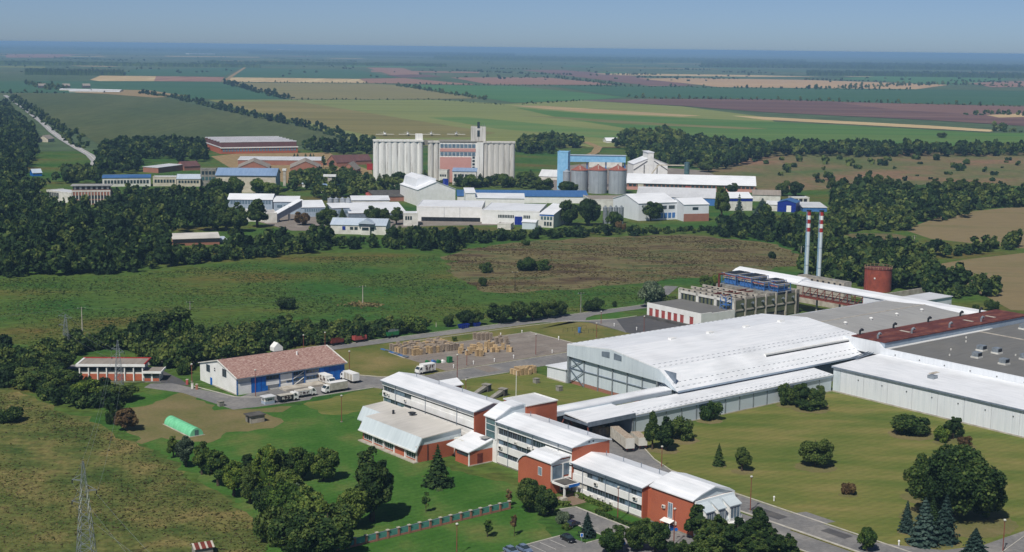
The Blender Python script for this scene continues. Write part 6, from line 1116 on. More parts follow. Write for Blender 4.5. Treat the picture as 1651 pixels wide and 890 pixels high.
ORD = 'first second third fourth fifth sixth seventh eighth ninth tenth eleventh twelfth thirteenth fourteenth fifteenth sixteenth'.split()
SIL = 'conifers and trees in front of the concrete silos'
for k, (x, w, h) in enumerate(((150, 90, 110), (215, 80, 90), (300, 120, 115), (360, 70, 95), (415, 90, 100), (490, 120, 120), (555, 80, 80), (625, 60, 60), (760, 110, 90), (845, 130, 105), (910, 120, 100), (1000, 130, 100), (1090, 110, 115), (1150, 90, 80), (1260, 170, 110), (1290, 190, 130))):
    tree('B', x, 530 - (k % 3) * 8, w, h, ['spruce1', 'broad1', 'broad2', 'spruce2', 'broad3'][k % 5], [D, D, MI, D, LI][k % 5] if k > 7 else D, ORD[k] + ' tree from the left in the row before the concrete silo blocks', group=SIL)
for k, (x, w) in enumerate(((630, 26), (655, 30), (715, 30), (752, 28), (775, 22))): tree('A', x, 212, w, 38, 'spruce%d' % (1 + k % 2), D, ORD[k] + ' small conifer from the left behind the storage shed', group='small conifers behind the storage shed')
for k, (x, y, w, h) in enumerate(((110, 350, 110, 150), (175, 345, 100, 130), (35, 340, 100, 120), (255, 340, 110, 140), (330, 340, 90, 90))): pass
for k, (x, y, w, h) in enumerate(((430, 310, 70, 105), (500, 312, 70, 110), (590, 308, 80, 125), (650, 306, 90, 132), (715, 308, 80, 128), (780, 310, 80, 115), (840, 312, 70, 100), (900, 320, 80, 90), (1075, 348, 100, 140), (1160, 350, 110, 150), (1240, 352, 110, 145), (1320, 352, 110, 140), (1390, 350, 90, 120))): tree('I', x, y, w, h, ['tall1', 'tall2', 'tall3'][k % 3], D, ORD[k] + ' tall tree from the left in the line beyond the thicket', group='tall trees beyond the thicket')
for k, (x, y, w, h) in enumerate(((120, 335, 90, 110), (205, 335, 95, 100), (720, 680, 60, 100))): tree('I', x, y, w, h, 'broad%d' % (k + 1), D, ['tree behind the bright blue shed', 'tree right behind the bright blue shed', 'dark tree in the right-hand thicket before the tan field'][k])

# ---- woods and hedges that read as one mass: low leafy trees joined into one mesh for each wood
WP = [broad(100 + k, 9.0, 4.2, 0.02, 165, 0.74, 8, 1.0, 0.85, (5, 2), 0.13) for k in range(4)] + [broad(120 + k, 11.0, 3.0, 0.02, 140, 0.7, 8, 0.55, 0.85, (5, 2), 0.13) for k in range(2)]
SH = [broad(140 + k, 4.5, 3.2, -0.15, 135, 0.52, 7, 1.0, 0.85, (5, 2), 0.13) for k in range(3)]
WPF = [broad(160 + k, 9.0, 4.2, 0.02, 80, 0.98, 5, 1.0, 0.95, (5, 2), 0.13) for k in range(4)] + [broad(170 + k, 11.0, 3.0, 0.02, 72, 0.9, 5, 0.55, 0.95, (5, 2), 0.13) for k in range(2)]
SHF = [broad(180 + k, 4.5, 3.2, -0.15, 40, 0.9, 3, 1.0, 0.95, (4, 2), 0.13) for k in range(3)]
SHN = [broad(190 + k, 4.5, 3.2, -0.15, 330, 0.32, 10, 1.0, 0.8, (5, 2), 0.16) for k in range(3)]
FARSET = {id(a): b for a, b in zip(WP + SH, WPF + SHF)}              # coarser trees where they stand far off
def inpoly(x, y, poly):
    c = np.zeros(len(x), bool); n = len(poly)
    for i in range(n):
        x1, y1 = poly[i][:2]; x2, y2 = poly[i - 1][:2]
        c ^= ((y1 > y) != (y2 > y)) & (x < (x2 - x1) * (y - y1) / (y2 - y1 + 1e-12) + x1)
    return c
def offhouse(x, y, pad=2.5):
    ok = np.ones(len(x), bool)
    for (hx, hy, a, L, Dp) in FOOT:
        lx = (x - hx) * math.cos(a) + (y - hy) * math.sin(a); ly = -(x - hx) * math.sin(a) + (y - hy) * math.cos(a); ok &= ~((lx > -pad) & (lx < L + pad) & (ly > -pad - 2.0) & (ly < Dp + pad))
    return ok
def pix(x, y, z):
    q = np.array([x, y, z - CAM_H]); c = q @ FW; return 825.5 + F_PX * (q @ RT) / c, 445 - F_PX * (q @ UP) / c
OPEN = [(165, 281, 325, 297), (72, 298, 168, 316), (349, 268, 453, 300), (228, 257, 280, 276), (368, 308, 500, 350), (500, 322, 560, 352), (560, 325, 672, 362), (535, 355, 625, 378), (672, 328, 900, 366), (276, 376, 366, 393), (60, 190, 156, 262), (900, 320, 1160, 362), (1000, 275, 1220, 310), (600, 225, 832, 282), (895, 240, 1010, 308), (340, 226, 482, 250), (1248, 312, 1340, 342), (735, 304, 960, 322), (50, 272, 78, 285)]
def blocks(x, y, h):
    """would a tree of height h here stand before one of the open views to the buildings"""
    px, py = pix(x, y, 0); tx, ty = pix(x, y, h)
    return any(a - 3 < px < c + 3 and ty < d and py > b and ty > b - 30 for a, b, c, d in OPEN)
def mass(name, label, pts, protos, smin, smax, leaf='leaf_wood', cat='wood', seed=0, zs=(0.85, 1.2), shift=0.0):
    rng = np.random.default_rng(seed); V = []; Fq = []; T = []; o = 0
    for (x, y) in pts:
        q = protos[rng.integers(len(protos))]; v, f, t = FARSET.get(id(q), q) if y > 1000 else q; s = rng.uniform(smin, smax)
        if cat == 'wood' and blocks(x, y, v[:, 2].max() * s):
            s *= 0.45
            if blocks(x, y, v[:, 2].max() * s): continue
        a = rng.uniform(0, 6.28); c, sn = math.cos(a), math.sin(a)
        w = np.empty_like(v); w[:, 0] = x + s * (v[:, 0] * c - v[:, 1] * sn); w[:, 1] = y + s * (v[:, 0] * sn + v[:, 1] * c); w[:, 2] = v[:, 2] * s * rng.uniform(*zs)
        V.append(w); Fq.append(f + o); T.append(np.clip(t + rng.normal(shift, 0.2), 0, 1)); o += len(v)
    if not V: return
    me = npmesh(name, np.concatenate(V), np.concatenate(Fq), np.concatenate(T), leaf); o = kind(obj(name, me), 'stuff'); return tag(o, label, cat)
def scatter(px, spacing, seed, keep=True, pad=2.5):
    """jittered points inside a ground polygon"""
    poly = [at(*p)[:2] for p in px]; xs = [p[0] for p in poly]; ysl = [p[1] for p in poly]; rng = np.random.default_rng(seed)
    gx, gy = np.meshgrid(np.arange(min(xs), max(xs), spacing), np.arange(min(ysl), max(ysl), spacing)); x = gx.ravel() + rng.uniform(-.45, .45, gx.size) * spacing; y = gy.ravel() + rng.uniform(-.45, .45, gx.size) * spacing
    k = inpoly(x, y, poly); 
    if keep: k &= offhouse(x, y, pad)
    return list(zip(x[k], y[k]))
def along(px, spacing, width, seed, z=0):
    rng = np.random.default_rng(seed); P = [at(*p)[:2] for p in px]; out = []
    for a, b in zip(P[:-1], P[1:]):
        L = np.linalg.norm(b - a); n = max(1, int(L / spacing)); d = (b - a) / L; nn = np.array([-d[1], d[0]])
        for i in range(n): out.append(tuple(a + d * L * (i + rng.uniform(0.1, 0.9)) / n + nn * rng.uniform(-width / 2, width / 2)))
    return out
W1 = [(-70, 178), (10, 170), (34, 196), (66, 228), (92, 256), (104, 292), (165, 303), (330, 312), (372, 350), (372, 372), (272, 378), (272, 394), (370, 396), (330, 424), (200, 440), (0, 446), (-90, 449), (-80, 250)]
clear = [at(*p)[:2] for p in ((45, 272), (85, 262), (120, 275), (100, 292), (50, 290))]
pw = [p for p in scatter(W1, 10.0, 1, True, 4) if not inpoly(np.array([p[0]]), np.array([p[1]]), clear)[0]]
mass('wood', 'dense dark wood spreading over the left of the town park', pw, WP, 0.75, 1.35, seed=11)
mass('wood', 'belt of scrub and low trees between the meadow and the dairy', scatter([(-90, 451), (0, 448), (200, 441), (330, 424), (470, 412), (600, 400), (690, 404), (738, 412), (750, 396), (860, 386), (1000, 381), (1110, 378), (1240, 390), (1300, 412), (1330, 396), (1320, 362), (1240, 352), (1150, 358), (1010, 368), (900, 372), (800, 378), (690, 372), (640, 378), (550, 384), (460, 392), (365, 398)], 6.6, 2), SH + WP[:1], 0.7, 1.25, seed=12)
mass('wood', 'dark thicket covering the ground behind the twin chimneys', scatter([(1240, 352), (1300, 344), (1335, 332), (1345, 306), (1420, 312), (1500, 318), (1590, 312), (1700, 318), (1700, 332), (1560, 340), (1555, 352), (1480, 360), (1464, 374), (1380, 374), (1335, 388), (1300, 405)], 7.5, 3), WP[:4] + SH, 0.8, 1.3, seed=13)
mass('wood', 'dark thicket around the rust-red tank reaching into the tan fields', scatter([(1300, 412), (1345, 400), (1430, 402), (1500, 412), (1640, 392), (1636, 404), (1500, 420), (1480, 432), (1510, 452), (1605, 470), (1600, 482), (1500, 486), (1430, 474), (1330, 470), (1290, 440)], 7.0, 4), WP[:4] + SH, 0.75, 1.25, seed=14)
mass('wood', 'line of trees and scrub along the far edge of the scrubland', scatter([(990, 236), (1080, 232), (1240, 240), (1450, 244), (1700, 245), (1700, 252), (1400, 254), (1250, 252), (1160, 276), (1060, 268), (1000, 256)], 9.5, 5), WP, 0.9, 1.5, seed=15)
mass('wood', 'tall trees around the white farmhouses behind the mill', scatter([(995, 240), (1010, 230), (1060, 226), (1100, 232), (1090, 246), (1020, 250)], 9, 6), WP, 1.3, 1.9, seed=16)
mass('wood', 'trees along the airfield edge right of the silo tower', scatter([(828, 236), (870, 230), (935, 232), (938, 244), (870, 250), (832, 248)], 9.5, 7), WP, 0.9, 1.5, seed=17)
mass('wood', 'trees closing round the end of the country road', scatter([(100, 276), (165, 266), (165, 300), (104, 296)], 8.5, 61), WP, 0.7, 1.1, seed=61)
mass('wood', 'tree belt behind the sawtooth factory and the road bend', scatter([(150, 262), (168, 240), (250, 236), (330, 236), (430, 238), (600, 241), (620, 250), (540, 250), (490, 244), (340, 238), (330, 262), (240, 258), (232, 282), (165, 282)], 9.5, 8), WP, 0.85, 1.4, seed=18)
mass('wood', 'trees filling the gaps between town houses and silos', scatter([(455, 312), (480, 292), (540, 284), (600, 296), (668, 300), (690, 306), (672, 318), (600, 322), (520, 322)], 8.5, 9), WP, 0.7, 1.2, seed=19)
mass('wood', 'trees in front of the silo blocks and behind the blue roof', scatter([(735, 300), (830, 296), (900, 304), (905, 312), (830, 306), (740, 306)], 8.0, 10), WP, 0.6, 1.0, seed=20)
mass('wood', 'loose bushes dotted over the scrubland', scatter([(1080, 258), (1240, 256), (1700, 258), (1700, 296), (1480, 292), (1300, 300), (1170, 284)], 42, 21), SH, 0.5, 1.6, seed=21)
mass('hedge', 'dark overgrown hedge behind the warehouse', scatter([(-120, 560), (60, 578), (120, 560), (215, 545), (250, 552), (330, 546), (440, 534), (520, 536), (640, 536), (660, 541), (560, 553), (470, 562), (330, 585), (300, 600), (255, 590), (215, 572), (160, 566), (112, 578), (60, 602), (0, 610), (-120, 600)], 4.6, 22), SHN, 0.8, 1.35, seed=22, cat='hedge')
mass('hedge', 'dark shrubs left of the switch house', scatter([(-100, 590), (0, 600), (60, 590), (108, 598), (112, 622), (200, 640), (200, 664), (110, 660), (60, 640), (0, 622), (-80, 610)], 4.4, 23), SHN, 0.7, 1.15, seed=23, cat='hedge')
mass('hedge', 'thin belt of bushes along the service road meadow edge', along([(600, 532), (690, 524)], 3.0, 5, 24), SHN, 0.6, 1.0, seed=24, cat='hedge')
for k, (px, sp, w, s0, s1) in enumerate((([(228, 151), (284, 158), (340, 171), (420, 190), (500, 206), (600, 234)], 7, 26, 0.9, 1.4), ([(362, 133), (592, 134.6), (760, 137.6), (1010, 139.6)], 9, 10, 0.45, 0.8), ([(365, 134), (400, 143), (435, 152), (468, 160)], 9, 40, 1.0, 1.5), ([(640, 138.5), (700, 148), (785, 161)], 12, 20, 0.9, 1.4), ([(470, 161.4), (700, 161.4), (815, 170)], 9, 8, 0.35, 0.6),
        ([(1010, 158), (1240, 161.5), (1440, 167), (1660, 172.5)], 11, 30, 0.8, 1.3), ([(-100, 150), (105, 150.5)], 10, 26, 0.8, 1.2), ([(22, 158), (60, 186), (95, 208), (140, 240)], 9, 22, 0.7, 1.2), ([(930, 139), (1100, 141), (1290, 144), (1470, 145.5)], 13, 26, 0.9, 1.3), ([(1560, 186), (1600, 184), (1680, 188)], 8, 50, 1.0, 1.5), ([(1600, 212), (1680, 213)], 7, 30, 1.0, 1.6), ([(820, 126), (900, 126), (1000, 138)], 16, 30, 1.0, 1.5), ([(1320, 144), (1400, 140), (1540, 136), (1680, 142)], 12, 80, 1.0, 1.8), ([(60, 136), (95, 146)], 8, 60, 1.0, 1.5), ([(840, 169), (940, 162.5)], 14, 10, 0.5, 0.9))):
    mass('hedgerow', 'field hedgerow of trees: ' + ['diagonal belt left of the silos', 'thin belt below the striped straw field', 'short diagonal belt beside the tan field', 'belt along the bright green field', 'low ditch line across the olive field', 'belt above the purple field', 'belt at the far left edge', 'belt along the country road', 'belt below the pale straw field', 'clump at the right edge of the purple field', 'clump at the right frame edge', 'belt between the pink fields', 'loose belt right of the straw field', 'clump beside the far farm', 'short ditch line in the middle'][k], along(px, sp, w, 30 + k), SH + WP[:2], s0 * 0.8, s1 * 0.85, seed=40 + k, cat='hedgerow')
# far woods: long low ridges of crowns
def farwood(name, label, top, bot, h, nx=220, ny=5, seed=0):
    rng = np.random.default_rng(seed); A = [at(*p)[:2] for p in top]; B = [at(*p)[:2] for p in bot]
    def samp(P, t):
        P = np.array(P); s = np.linspace(0, 1, len(P)); return np.stack([np.interp(t, s, P[:, 0]), np.interp(t, s, P[:, 1])], -1)
    t = np.linspace(0, 1, nx); a = samp(A, t); b = samp(B, t); V = []; 
    for j in range(ny):
        q = b + (a - b) * (j / (ny - 1)); zz = h * rng.uniform(0.55, 1.25, nx) if 0 < j < ny - 1 else np.zeros(nx)
        if j == 1: q = b + (a - b) * 0.02
        if j == ny - 2: q = b + (a - b) * 0.98
        V.append(np.concatenate([q, zz[:, None]], 1))
    V = np.concatenate(V); Fq = np.array([(j * nx + i, j * nx + i + 1, (j + 1) * nx + i + 1, (j + 1) * nx + i) for j in range(ny - 1) for i in range(nx - 1)])
    o = kind(obj(name, npmesh(name, V, Fq, rng.uniform(0.1, 0.6, len(Fq)), 'leaf_wood')), 'stuff'); tag(o, label, 'wood')
yh = lambda x, d: 66 + 0.0127 * x + d
def fw(lab, x0, x1, d0, d1, h, seed): farwood('far_wood', lab, [(x0, yh(x0, d0)), ((x0 + x1) / 2, yh((x0 + x1) / 2, d0)), (x1, yh(x1, d0))], [(x0, yh(x0, d1)), ((x0 + x1) / 2, yh((x0 + x1) / 2, d1)), (x1, yh(x1, d1))], h, 260, 6, seed)
fw('farthest wood along the whole horizon', -200, 1850, 4.2, 6.0, 22, 1); fw('blue wood on the horizon at the far left', -200, 430, 7.0, 13.5, 18, 2); fw('blue wood on the horizon above the striped field', 400, 830, 10.5, 15.5, 18, 3); fw('broad blue wood beyond the middle fields', 700, 1300, 15.0, 21.0, 16, 4); fw('dark blue wood to the right of the middle', 1130, 1700, 19.5, 27.5, 16, 5); fw('front dark wood at the far right', 1300, 1700, 34.0, 39.0, 14, 6)
fw('thin dark tree belt left of the far fields', -200, 420, 36.0, 38.0, 14, 7); fw('short dark tree belt in the far left fields', 40, 200, 48.0, 54.0, 12, 8); fw('thin dark tree belt in the far middle fields', 330, 720, 31.0, 32.6, 14, 9)
rs = random.Random(5)
far = []
for i in range(330):
    t = rs.random(); x = rs.uniform(-60, 1700); d = 16 + t * 36; p = at(x, yh(x, d)); far.append((p[0], p[1]))
for i in range(20):
    x = rs.uniform(-60, 1600); d = 15 + rs.random() * 34; w = rs.uniform(40, 180); sl = rs.uniform(-1, 2.5); far += along([(x, yh(x, d)), (x + w, yh(x + w, d + sl))], 16, 12, i)
mass('far_trees', 'scattered field trees far out on the plain', far, SH, 1.0, 2.0, seed=70, cat='trees')
# hedges cut low at the entrance
mat_h = 'leaf_mid'
def hedge(label, uv, w, h):
    rng = np.random.default_rng(len(label)); P = [np.array(p) for p in uv]; pts = []; nn = []
    for a, b in zip(P[:-1], P[1:]):
        L = np.linalg.norm(b - a); n = int(L * 42); t = rng.uniform(0, 1, n); d = (b - a) / L; q = np.array([-d[1], d[0]]); k = rng.uniform(-1, 1, n); side = rng.random(n)
        zz = np.where(side < 0.5, h, rng.uniform(0.1, h, n)); off = np.where(side < 0.5, k * w / 2, np.sign(k) * w / 2)
        xy = a + d * (t * L)[:, None] + q * off[:, None]; pts.append(np.column_stack([xy[:, 0] * UX - xy[:, 1] * UY, xy[:, 0] * UY + xy[:, 1] * UX, zz])); m = np.where(side[:, None] < 0.5, np.array([0, 0, 1.0]), np.column_stack([q[0] * np.sign(k) * UX, q[0] * np.sign(k) * UY, np.zeros(n)]) + 1e-3); nn.append(unit(m + rng.normal(0, 0.4, (n, 3))))
    Pn = np.concatenate(pts); v, f = cards(Pn, np.concatenate(nn), np.full(len(Pn), 0.22), rng); o = obj('hedge', npmesh('hedge', v, f, rng.uniform(0.2, 0.8, len(f)), 'leaf_mid')); tag(o, label, 'hedge')
hedge('clipped hedge left of the entrance path', [(216.6, 257.6), (217.4, 252.0), (219, 251.6)], 1.1, 1.0); hedge('clipped hedge along the wall of the two-storey wing', [(225.2, 256.6), (224.6, 250.6), (224.6, 243.4), (219.8, 242.8)], 1.1, 1.0); hedge('clipped hedge round the small square lawn', [(219.9, 242.0), (220.2, 231.0), (225.6, 230.8)], 0.9, 0.9)
usheet('lawn', [(219.8, 242.4), (225.4, 242.4), (225.6, 230.4), (219.8, 230.4)], 'lawn_lush', 0.07)
# weeds: tufts standing in the rough ground
def tufts(name, label, px, spacing, leaf, s, seed, hh=1.0):
    P = np.array(scatter(px, spacing, seed, False)); rng = np.random.default_rng(seed); big = np.sin(P[:, 0] * 0.11 + 2 * np.sin(P[:, 1] * 0.05)) + np.sin(P[:, 1] * 0.09 + P[:, 0] * 0.03) + rng.normal(0, 0.8, len(P)); P = P[big > -0.5]; n = len(P) * 3
    Q = np.repeat(P, 3, 0) + rng.normal(0, spacing * 0.22, (n, 2)); sz = s * rng.uniform(0.5, 1.4, n); a = rng.uniform(0, 6.28, n); dx, dy = np.cos(a) * sz * 0.9, np.sin(a) * sz * 0.9; h = sz * hh * rng.uniform(0.6, 1.4, n); lx, ly = rng.normal(0, 0.3, n) * sz, rng.normal(0, 0.3, n) * sz
    V = np.stack([np.column_stack([Q[:, 0] - dx, Q[:, 1] - dy, np.full(n, 0.0)]), np.column_stack([Q[:, 0] + dx, Q[:, 1] + dy, np.full(n, 0.0)]), np.column_stack([Q[:, 0] + dx * .6 + lx, Q[:, 1] + dy * .6 + ly, h]), np.column_stack([Q[:, 0] - dx * .6 + lx, Q[:, 1] - dy * .6 + ly, h * 0.9])], 1).reshape(-1, 3)
    t = np.clip(0.5 + 0.22 * np.sin(Q[:, 0] * 0.07 + Q[:, 1] * 0.05) + rng.normal(0, 0.2, n), 0, 1); tag(kind(obj(name, npmesh(name, V, np.arange(4 * n).reshape(n, 4), t, leaf)), 'stuff'), label, 'weeds')
SLOPE = [(-60, 610), (60, 652), (170, 695), (215, 718), (270, 745), (330, 790), (400, 832), (430, 875), (440, 905), (-40, 905)]
tufts('weeds', 'tall dry weeds on the slope at the lower left', SLOPE, 1.5, 'weed', 0.3, 1, 0.5); tufts('weeds', 'green weeds on the slope at the lower left', SLOPE, 1.5, 'weed_green', 0.32, 2, 0.5); tufts('weeds', 'dark dead weeds on the slope at the lower left', SLOPE, 2.4, 'weed_dark', 0.3, 3, 0.7)
RANK = [(715, 418), (740, 402), (860, 390), (1000, 384), (1110, 380), (1240, 394), (1290, 412), (1295, 428), (1180, 440), (1040, 456), (850, 472), (775, 471), (735, 445)]
tufts('weeds', 'dry brown weeds in the field behind the works', RANK, 2.6, 'weed', 0.5, 4, 0.5); tufts('weeds', 'dark dead weeds in the field behind the works', RANK, 3.4, 'weed_dark', 0.6, 5, 0.5)
MEAD = [(-40, 450), (200, 445), (480, 415), (700, 412), (770, 475), (1030, 462), (1040, 490), (900, 505), (700, 520), (600, 530), (330, 545), (120, 555), (-40, 560)]
tufts('grass_tufts', 'rough grass tufts across the green meadow', MEAD, 1.9, 'weed_green', 0.4, 6, 0.5); tufts('grass_tufts', 'dark leafy tufts across the green meadow', MEAD, 3.2, 'leaf_mid', 0.5, 7, 0.5)
# ================================================================== SMALL THINGS OF THE WORKS
def wheel(parent, x, y, r, w=0.3):
    MB().cyl((x, y - w / 2, r), (x, y + w / 2, r), r, n=12).build('wheel', 'black_rubber', parent)
mat('truck_print', (70, 52, 50), 0.6, (200, 196, 190), 0.8, lo=0.45, hi=0.55)
mat('old_white', (198, 194, 182), 0.6, (170, 164, 152), 0.8)
def truck(label, u, v, ang, L=8.0, box='white_paint', low=False, side=None, cab='white_paint', group='trucks of the works'):
    """box lorry, nose towards +x of its own frame"""
    t = thing('delivery_truck', label, 'truck', uvw(u, v), TH + ang, group); h = 2.3 if low else 3.3; bl = L - 2.1
    bx(t, 'chassis', 'dark_metal', (-L / 2, L / 2 - 0.4, -0.85, 0.85, 0.55, 0.85))
    bx(t, 'cargo_box', box, (-L / 2, -L / 2 + bl, -1.23, 1.23, 0.95, h)); bx(t, 'box_roof', 'white_paint' if not low else 'old_white', (-L / 2 - 0.03, -L / 2 + bl + 0.03, -1.26, 1.26, h, h + 0.07))
    for sgn in (-1, 1):
        if side:
            for k in range(3): a = -L / 2 + 0.5 + k * (bl - 1) / 3; bx(t, 'side_panel', side, (a, a + (bl - 1) / 3 - 0.25, sgn * 1.25 - 0.015, sgn * 1.25 + 0.015, 1.1, h - 0.25))
    x0 = -L / 2 + bl + 0.15; c = MB().prism([(x0, 0.6), (x0, 2.7), (x0 + 0.9, 2.75), (x0 + 1.7, 1.75), (x0 + 1.8, 0.6)], -1.15, 1.15, 'y').build('cab', cab, t)
    MB().add([(x0 + 0.97, -1.05, 2.66), (x0 + 0.97, 1.05, 2.66), (x0 + 1.68, 1.05, 1.82), (x0 + 1.68, -1.05, 1.82)], [(0, 1, 2, 3)]).build('windscreen', 'glass', c)
    for sgn in (-1, 1): MB().prism([(x0 + 0.3, 1.7), (x0 + 0.3, 2.5), (x0 + 0.85, 2.5), (x0 + 1.4, 1.7)], sgn * 1.16 - 0.01, sgn * 1.16 + 0.01, 'y').build('side_window', 'glass', c); bx(t, 'headlight', 'headlight', (x0 + 1.78, x0 + 1.84, sgn * 0.85 - 0.2, sgn * 0.85 + 0.2, 0.8, 1.05))
    bx(t, 'bumper', 'dark_metal', (x0 + 1.7, x0 + 1.95, -1.15, 1.15, 0.4, 0.7))
    for x in (-L / 2 + 1.6, L / 2 - 1.2):
        for y in (-1.05, 1.05): wheel(t, x, y, 0.48, 0.34)
    return t
PI = math.pi
truck('white box truck nosed out beside the blue warehouse door', 236.2, 394.2, -PI / 2, 8.5, side='truck_print'); truck('large white box truck facing left on the warehouse yard', 232.8, 383.6, PI, 8.6, box='old_white'); truck('white box truck parked at the corner of the warehouse', 244.6, 393.4, PI / 2, 8.4, box='white_paint', side='old_white')
truck('low white delivery truck with side doors facing right', 222.4, 383.8, 0, 7.0, low=True, side='truck_print'); truck('low delivery truck with dark open sides behind the little kiosk', 214.8, 381.6, 0, 6.6, box='dark_metal', low=True, side='truck_print'); truck('white delivery truck with dark print behind the long office wing', 271.6, 388.4, PI, 7.2, side='truck_print')
def semi(label, x, y, L, w=2.55, h=4.0):
    t = thing('semi_trailer', label, 'trailer', (x, y, 0), 0.27, 'semi-trailers at the loading bay')
    bx(t, 'body', 'old_white', (-w / 2, w / 2, 0, L, 1.1, h)); bx(t, 'roof', 'wood_grey', (-w / 2 + 0.1, w / 2 - 0.1, 0.1, L - 0.1, h, h + 0.06))
    for k in range(int(L / 1.1)): bx(t, 'rib', 'white_plaster', (-w / 2 - 0.05, -w / 2, 0.3 + 1.1 * k, 0.42 + 1.1 * k, 1.15, h))
    bx(t, 'rear_frame', 'white_plaster', (-w / 2, w / 2, -0.08, -0.01, 1.1, h)); bx(t, 'bumper', 'dark_metal', (-w / 2, w / 2, -0.1, 0.1, 0.5, 0.7)); bx(t, 'chassis', 'dark_metal', (-0.5, 0.5, 0, L, 0.8, 1.08))
    for y in (1.2, 2.5, L - 2):
        for x in (-w / 2 + 0.25, w / 2 - 0.25): MB().cyl((x - 0.15, y, 0.5), (x + 0.15, y, 0.5), 0.5, n=12).build('wheel', 'black_rubber', t)
    for x in (-0.9, 0.9): bx(t, 'tail_light', 'tail_light', (x - 0.12, x + 0.12, -0.14, -0.11, 0.75, 0.9))
semi('long dirty-white semi-trailer backed out of the loading bay', 33.2, 380.2, 13.0); semi('short white trailer beside the long one at the loading bay', 37.0, 383.2, 6.6, h=3.4)
def farm_trailer(label, u, v, m, high=False):
    t = thing('farm_trailer', label, 'trailer', uvw(u, v), TH, 'old farm trailers by the service road'); z = 2.5
    bx(t, 'bed', m, (0, 5.2, -1.1, 1.1, 1.0, 1.2)); bx(t, 'side_board', m, (0, 5.2, -1.15, -1.05, 1.2, z)); bx(t, 'side_board', m, (0, 5.2, 1.05, 1.15, 1.2, z)); bx(t, 'end_board', m, (-0.05, 0.05, -1.05, 1.05, 1.2, z)); bx(t, 'end_board', m, (5.15, 5.25, -1.05, 1.05, 1.2, z)); bx(t, 'chassis', 'dark_metal', (0.3, 4.9, -0.4, 0.4, 0.6, 1.0)); MB().beam((5.2, 0, 0.8), (6.6, 0, 0.5), 0.12).build('drawbar', 'dark_metal', t)
    if high: bx(t, 'rack', 'galv_steel', (0.3, 5, -0.95, -0.9, 2.5, 3.1), (0.3, 5, 0.9, 0.95, 2.5, 3.1))
    for x in (0.9, 4.2):
        for y in (-0.95, 0.95): wheel(t, x, y, 0.5, 0.28)
farm_trailer('red-brown tipping trailer nearer the warehouse roof', 268.8, 445.6, 'rust_steel'); farm_trailer('brighter red-brown tipping trailer second along the service road', 278.8, 445.4, 'door_red'); farm_trailer('green trailer with rack beside the service road', 293.2, 445.2, 'green_paint', True)
for k, (u, l, lab) in enumerate(((326.9, 4.6, 'larger blue waste skip beside the service road'), (333.8, 3.2, 'smaller blue waste skip beside the service road'))):
    t = grid_thing('waste_skip', lab, 'skip', u, 444.2, 'blue skips by the service road'); MB().prism([(0.6, 0.1), (0, 1.7), (0.12, 1.7), (0.68, 0.2), (l - 0.68, 0.2), (l - 0.12, 1.7), (l, 1.7), (l - 0.6, 0.1)], -0.95, 0.95, 'y').build('shell', 'deep_blue', t); MB().prism([(0.6, 0.1), (0, 1.7), (l, 1.7), (l - 0.6, 0.1)], -1.05, -0.95, 'y').build('side', 'deep_blue', t); MB().prism([(0.6, 0.1), (0, 1.7), (l, 1.7), (l - 0.6, 0.1)], 0.95, 1.05, 'y').build('side', 'deep_blue', t)
    for q in range(4): bx(t, 'rib', 'navy_paint', (0.8 + q * (l - 1.6) / 3, 0.9 + q * (l - 1.6) / 3, -1.12, -1.05, 0.2, 1.6))
# kiosk, grey shed, polytunnel, rusty hut
t = grid_thing('kiosk', 'small white kiosk with flat overhanging roof beside the parked trucks', 'kiosk', 206.8, 381.6); bx(t, 'wall', 'white_plaster', (0, 3.2, 0, 2.4, 0, 2.2)); bx(t, 'roof', 'roof_grey_white', (-0.4, 3.6, -0.4, 2.8, 2.2, 2.45)); wnd(t, -0.01, 1.2, 1.0, 1.4, 0.8, 'x'); wnd(t, 1.6, -0.01, 1.0, 1.6, 0.8, 'y'); bx(t, 'plinth', 'blue_grey_sheet', (-0.06, 3.26, -0.06, 2.46, 0, 0.9))
t = grid_thing('grey_shed', 'small grey block shed standing on the dry grass', 'shed', 192.6, 364.0); bx(t, 'wall', 'grey_concrete', (0, 4.4, 0, 3.6, 0, 2.2)); bx(t, 'roof', 'dark_concrete', (-0.5, 4.7, -0.3, 4.0, 2.2, 2.45)); bx(t, 'door', 'dark_metal', (-0.05, -0.005, 1.2, 2.3, 0, 1.9)); bx(t, 'whitewash', 'pale_concrete', (0.2, 4.2, -0.04, -0.005, 0.1, 1.3))
t = grid_thing('polytunnel', 'bright green polytunnel on the dry lawn', 'greenhouse', 173.9, 361.4); n = 12; pr = [(2.0 * math.cos(math.pi * k / n), 2.3 * math.sin(math.pi * k / n)) for k in range(n + 1)]
MB().prism(pr, 0, 17, 'y').build('cover', 'tunnel_green', t)
for k in range(12):
    mb = MB(); y = 0.05 + k * 1.536
    for a, b in zip(pr[:-1], pr[1:]): mb.beam((a[0] * 1.015, y, a[1] * 1.015), (b[0] * 1.015, y, b[1] * 1.015), 0.09)
    mb.build('hoop', 'green_paint' if False else 'tunnel_green', t)
bx(t, 'base_board', 'pale_concrete', (-2.4, -2.05, -0.3, 17.3, 0, 0.18)); bx(t, 'base_board', 'pale_concrete', (-2.05, 2.4, -0.35, -0.05, 0, 0.18)); bx(t, 'door', 'teal_glass', (-0.6, 0.6, -0.04, -0.005, 0.2, 1.8))
p = at(*full(10, 1085, 905)); t = thing('rusty_hut', 'small hut with striped rusty roof at the lower frame edge', 'shed', (p[0], p[1], 0), 0.5); bx(t, 'wall', 'grey_concrete', (-2, 2, 0, 2.6, 0, 1.5))
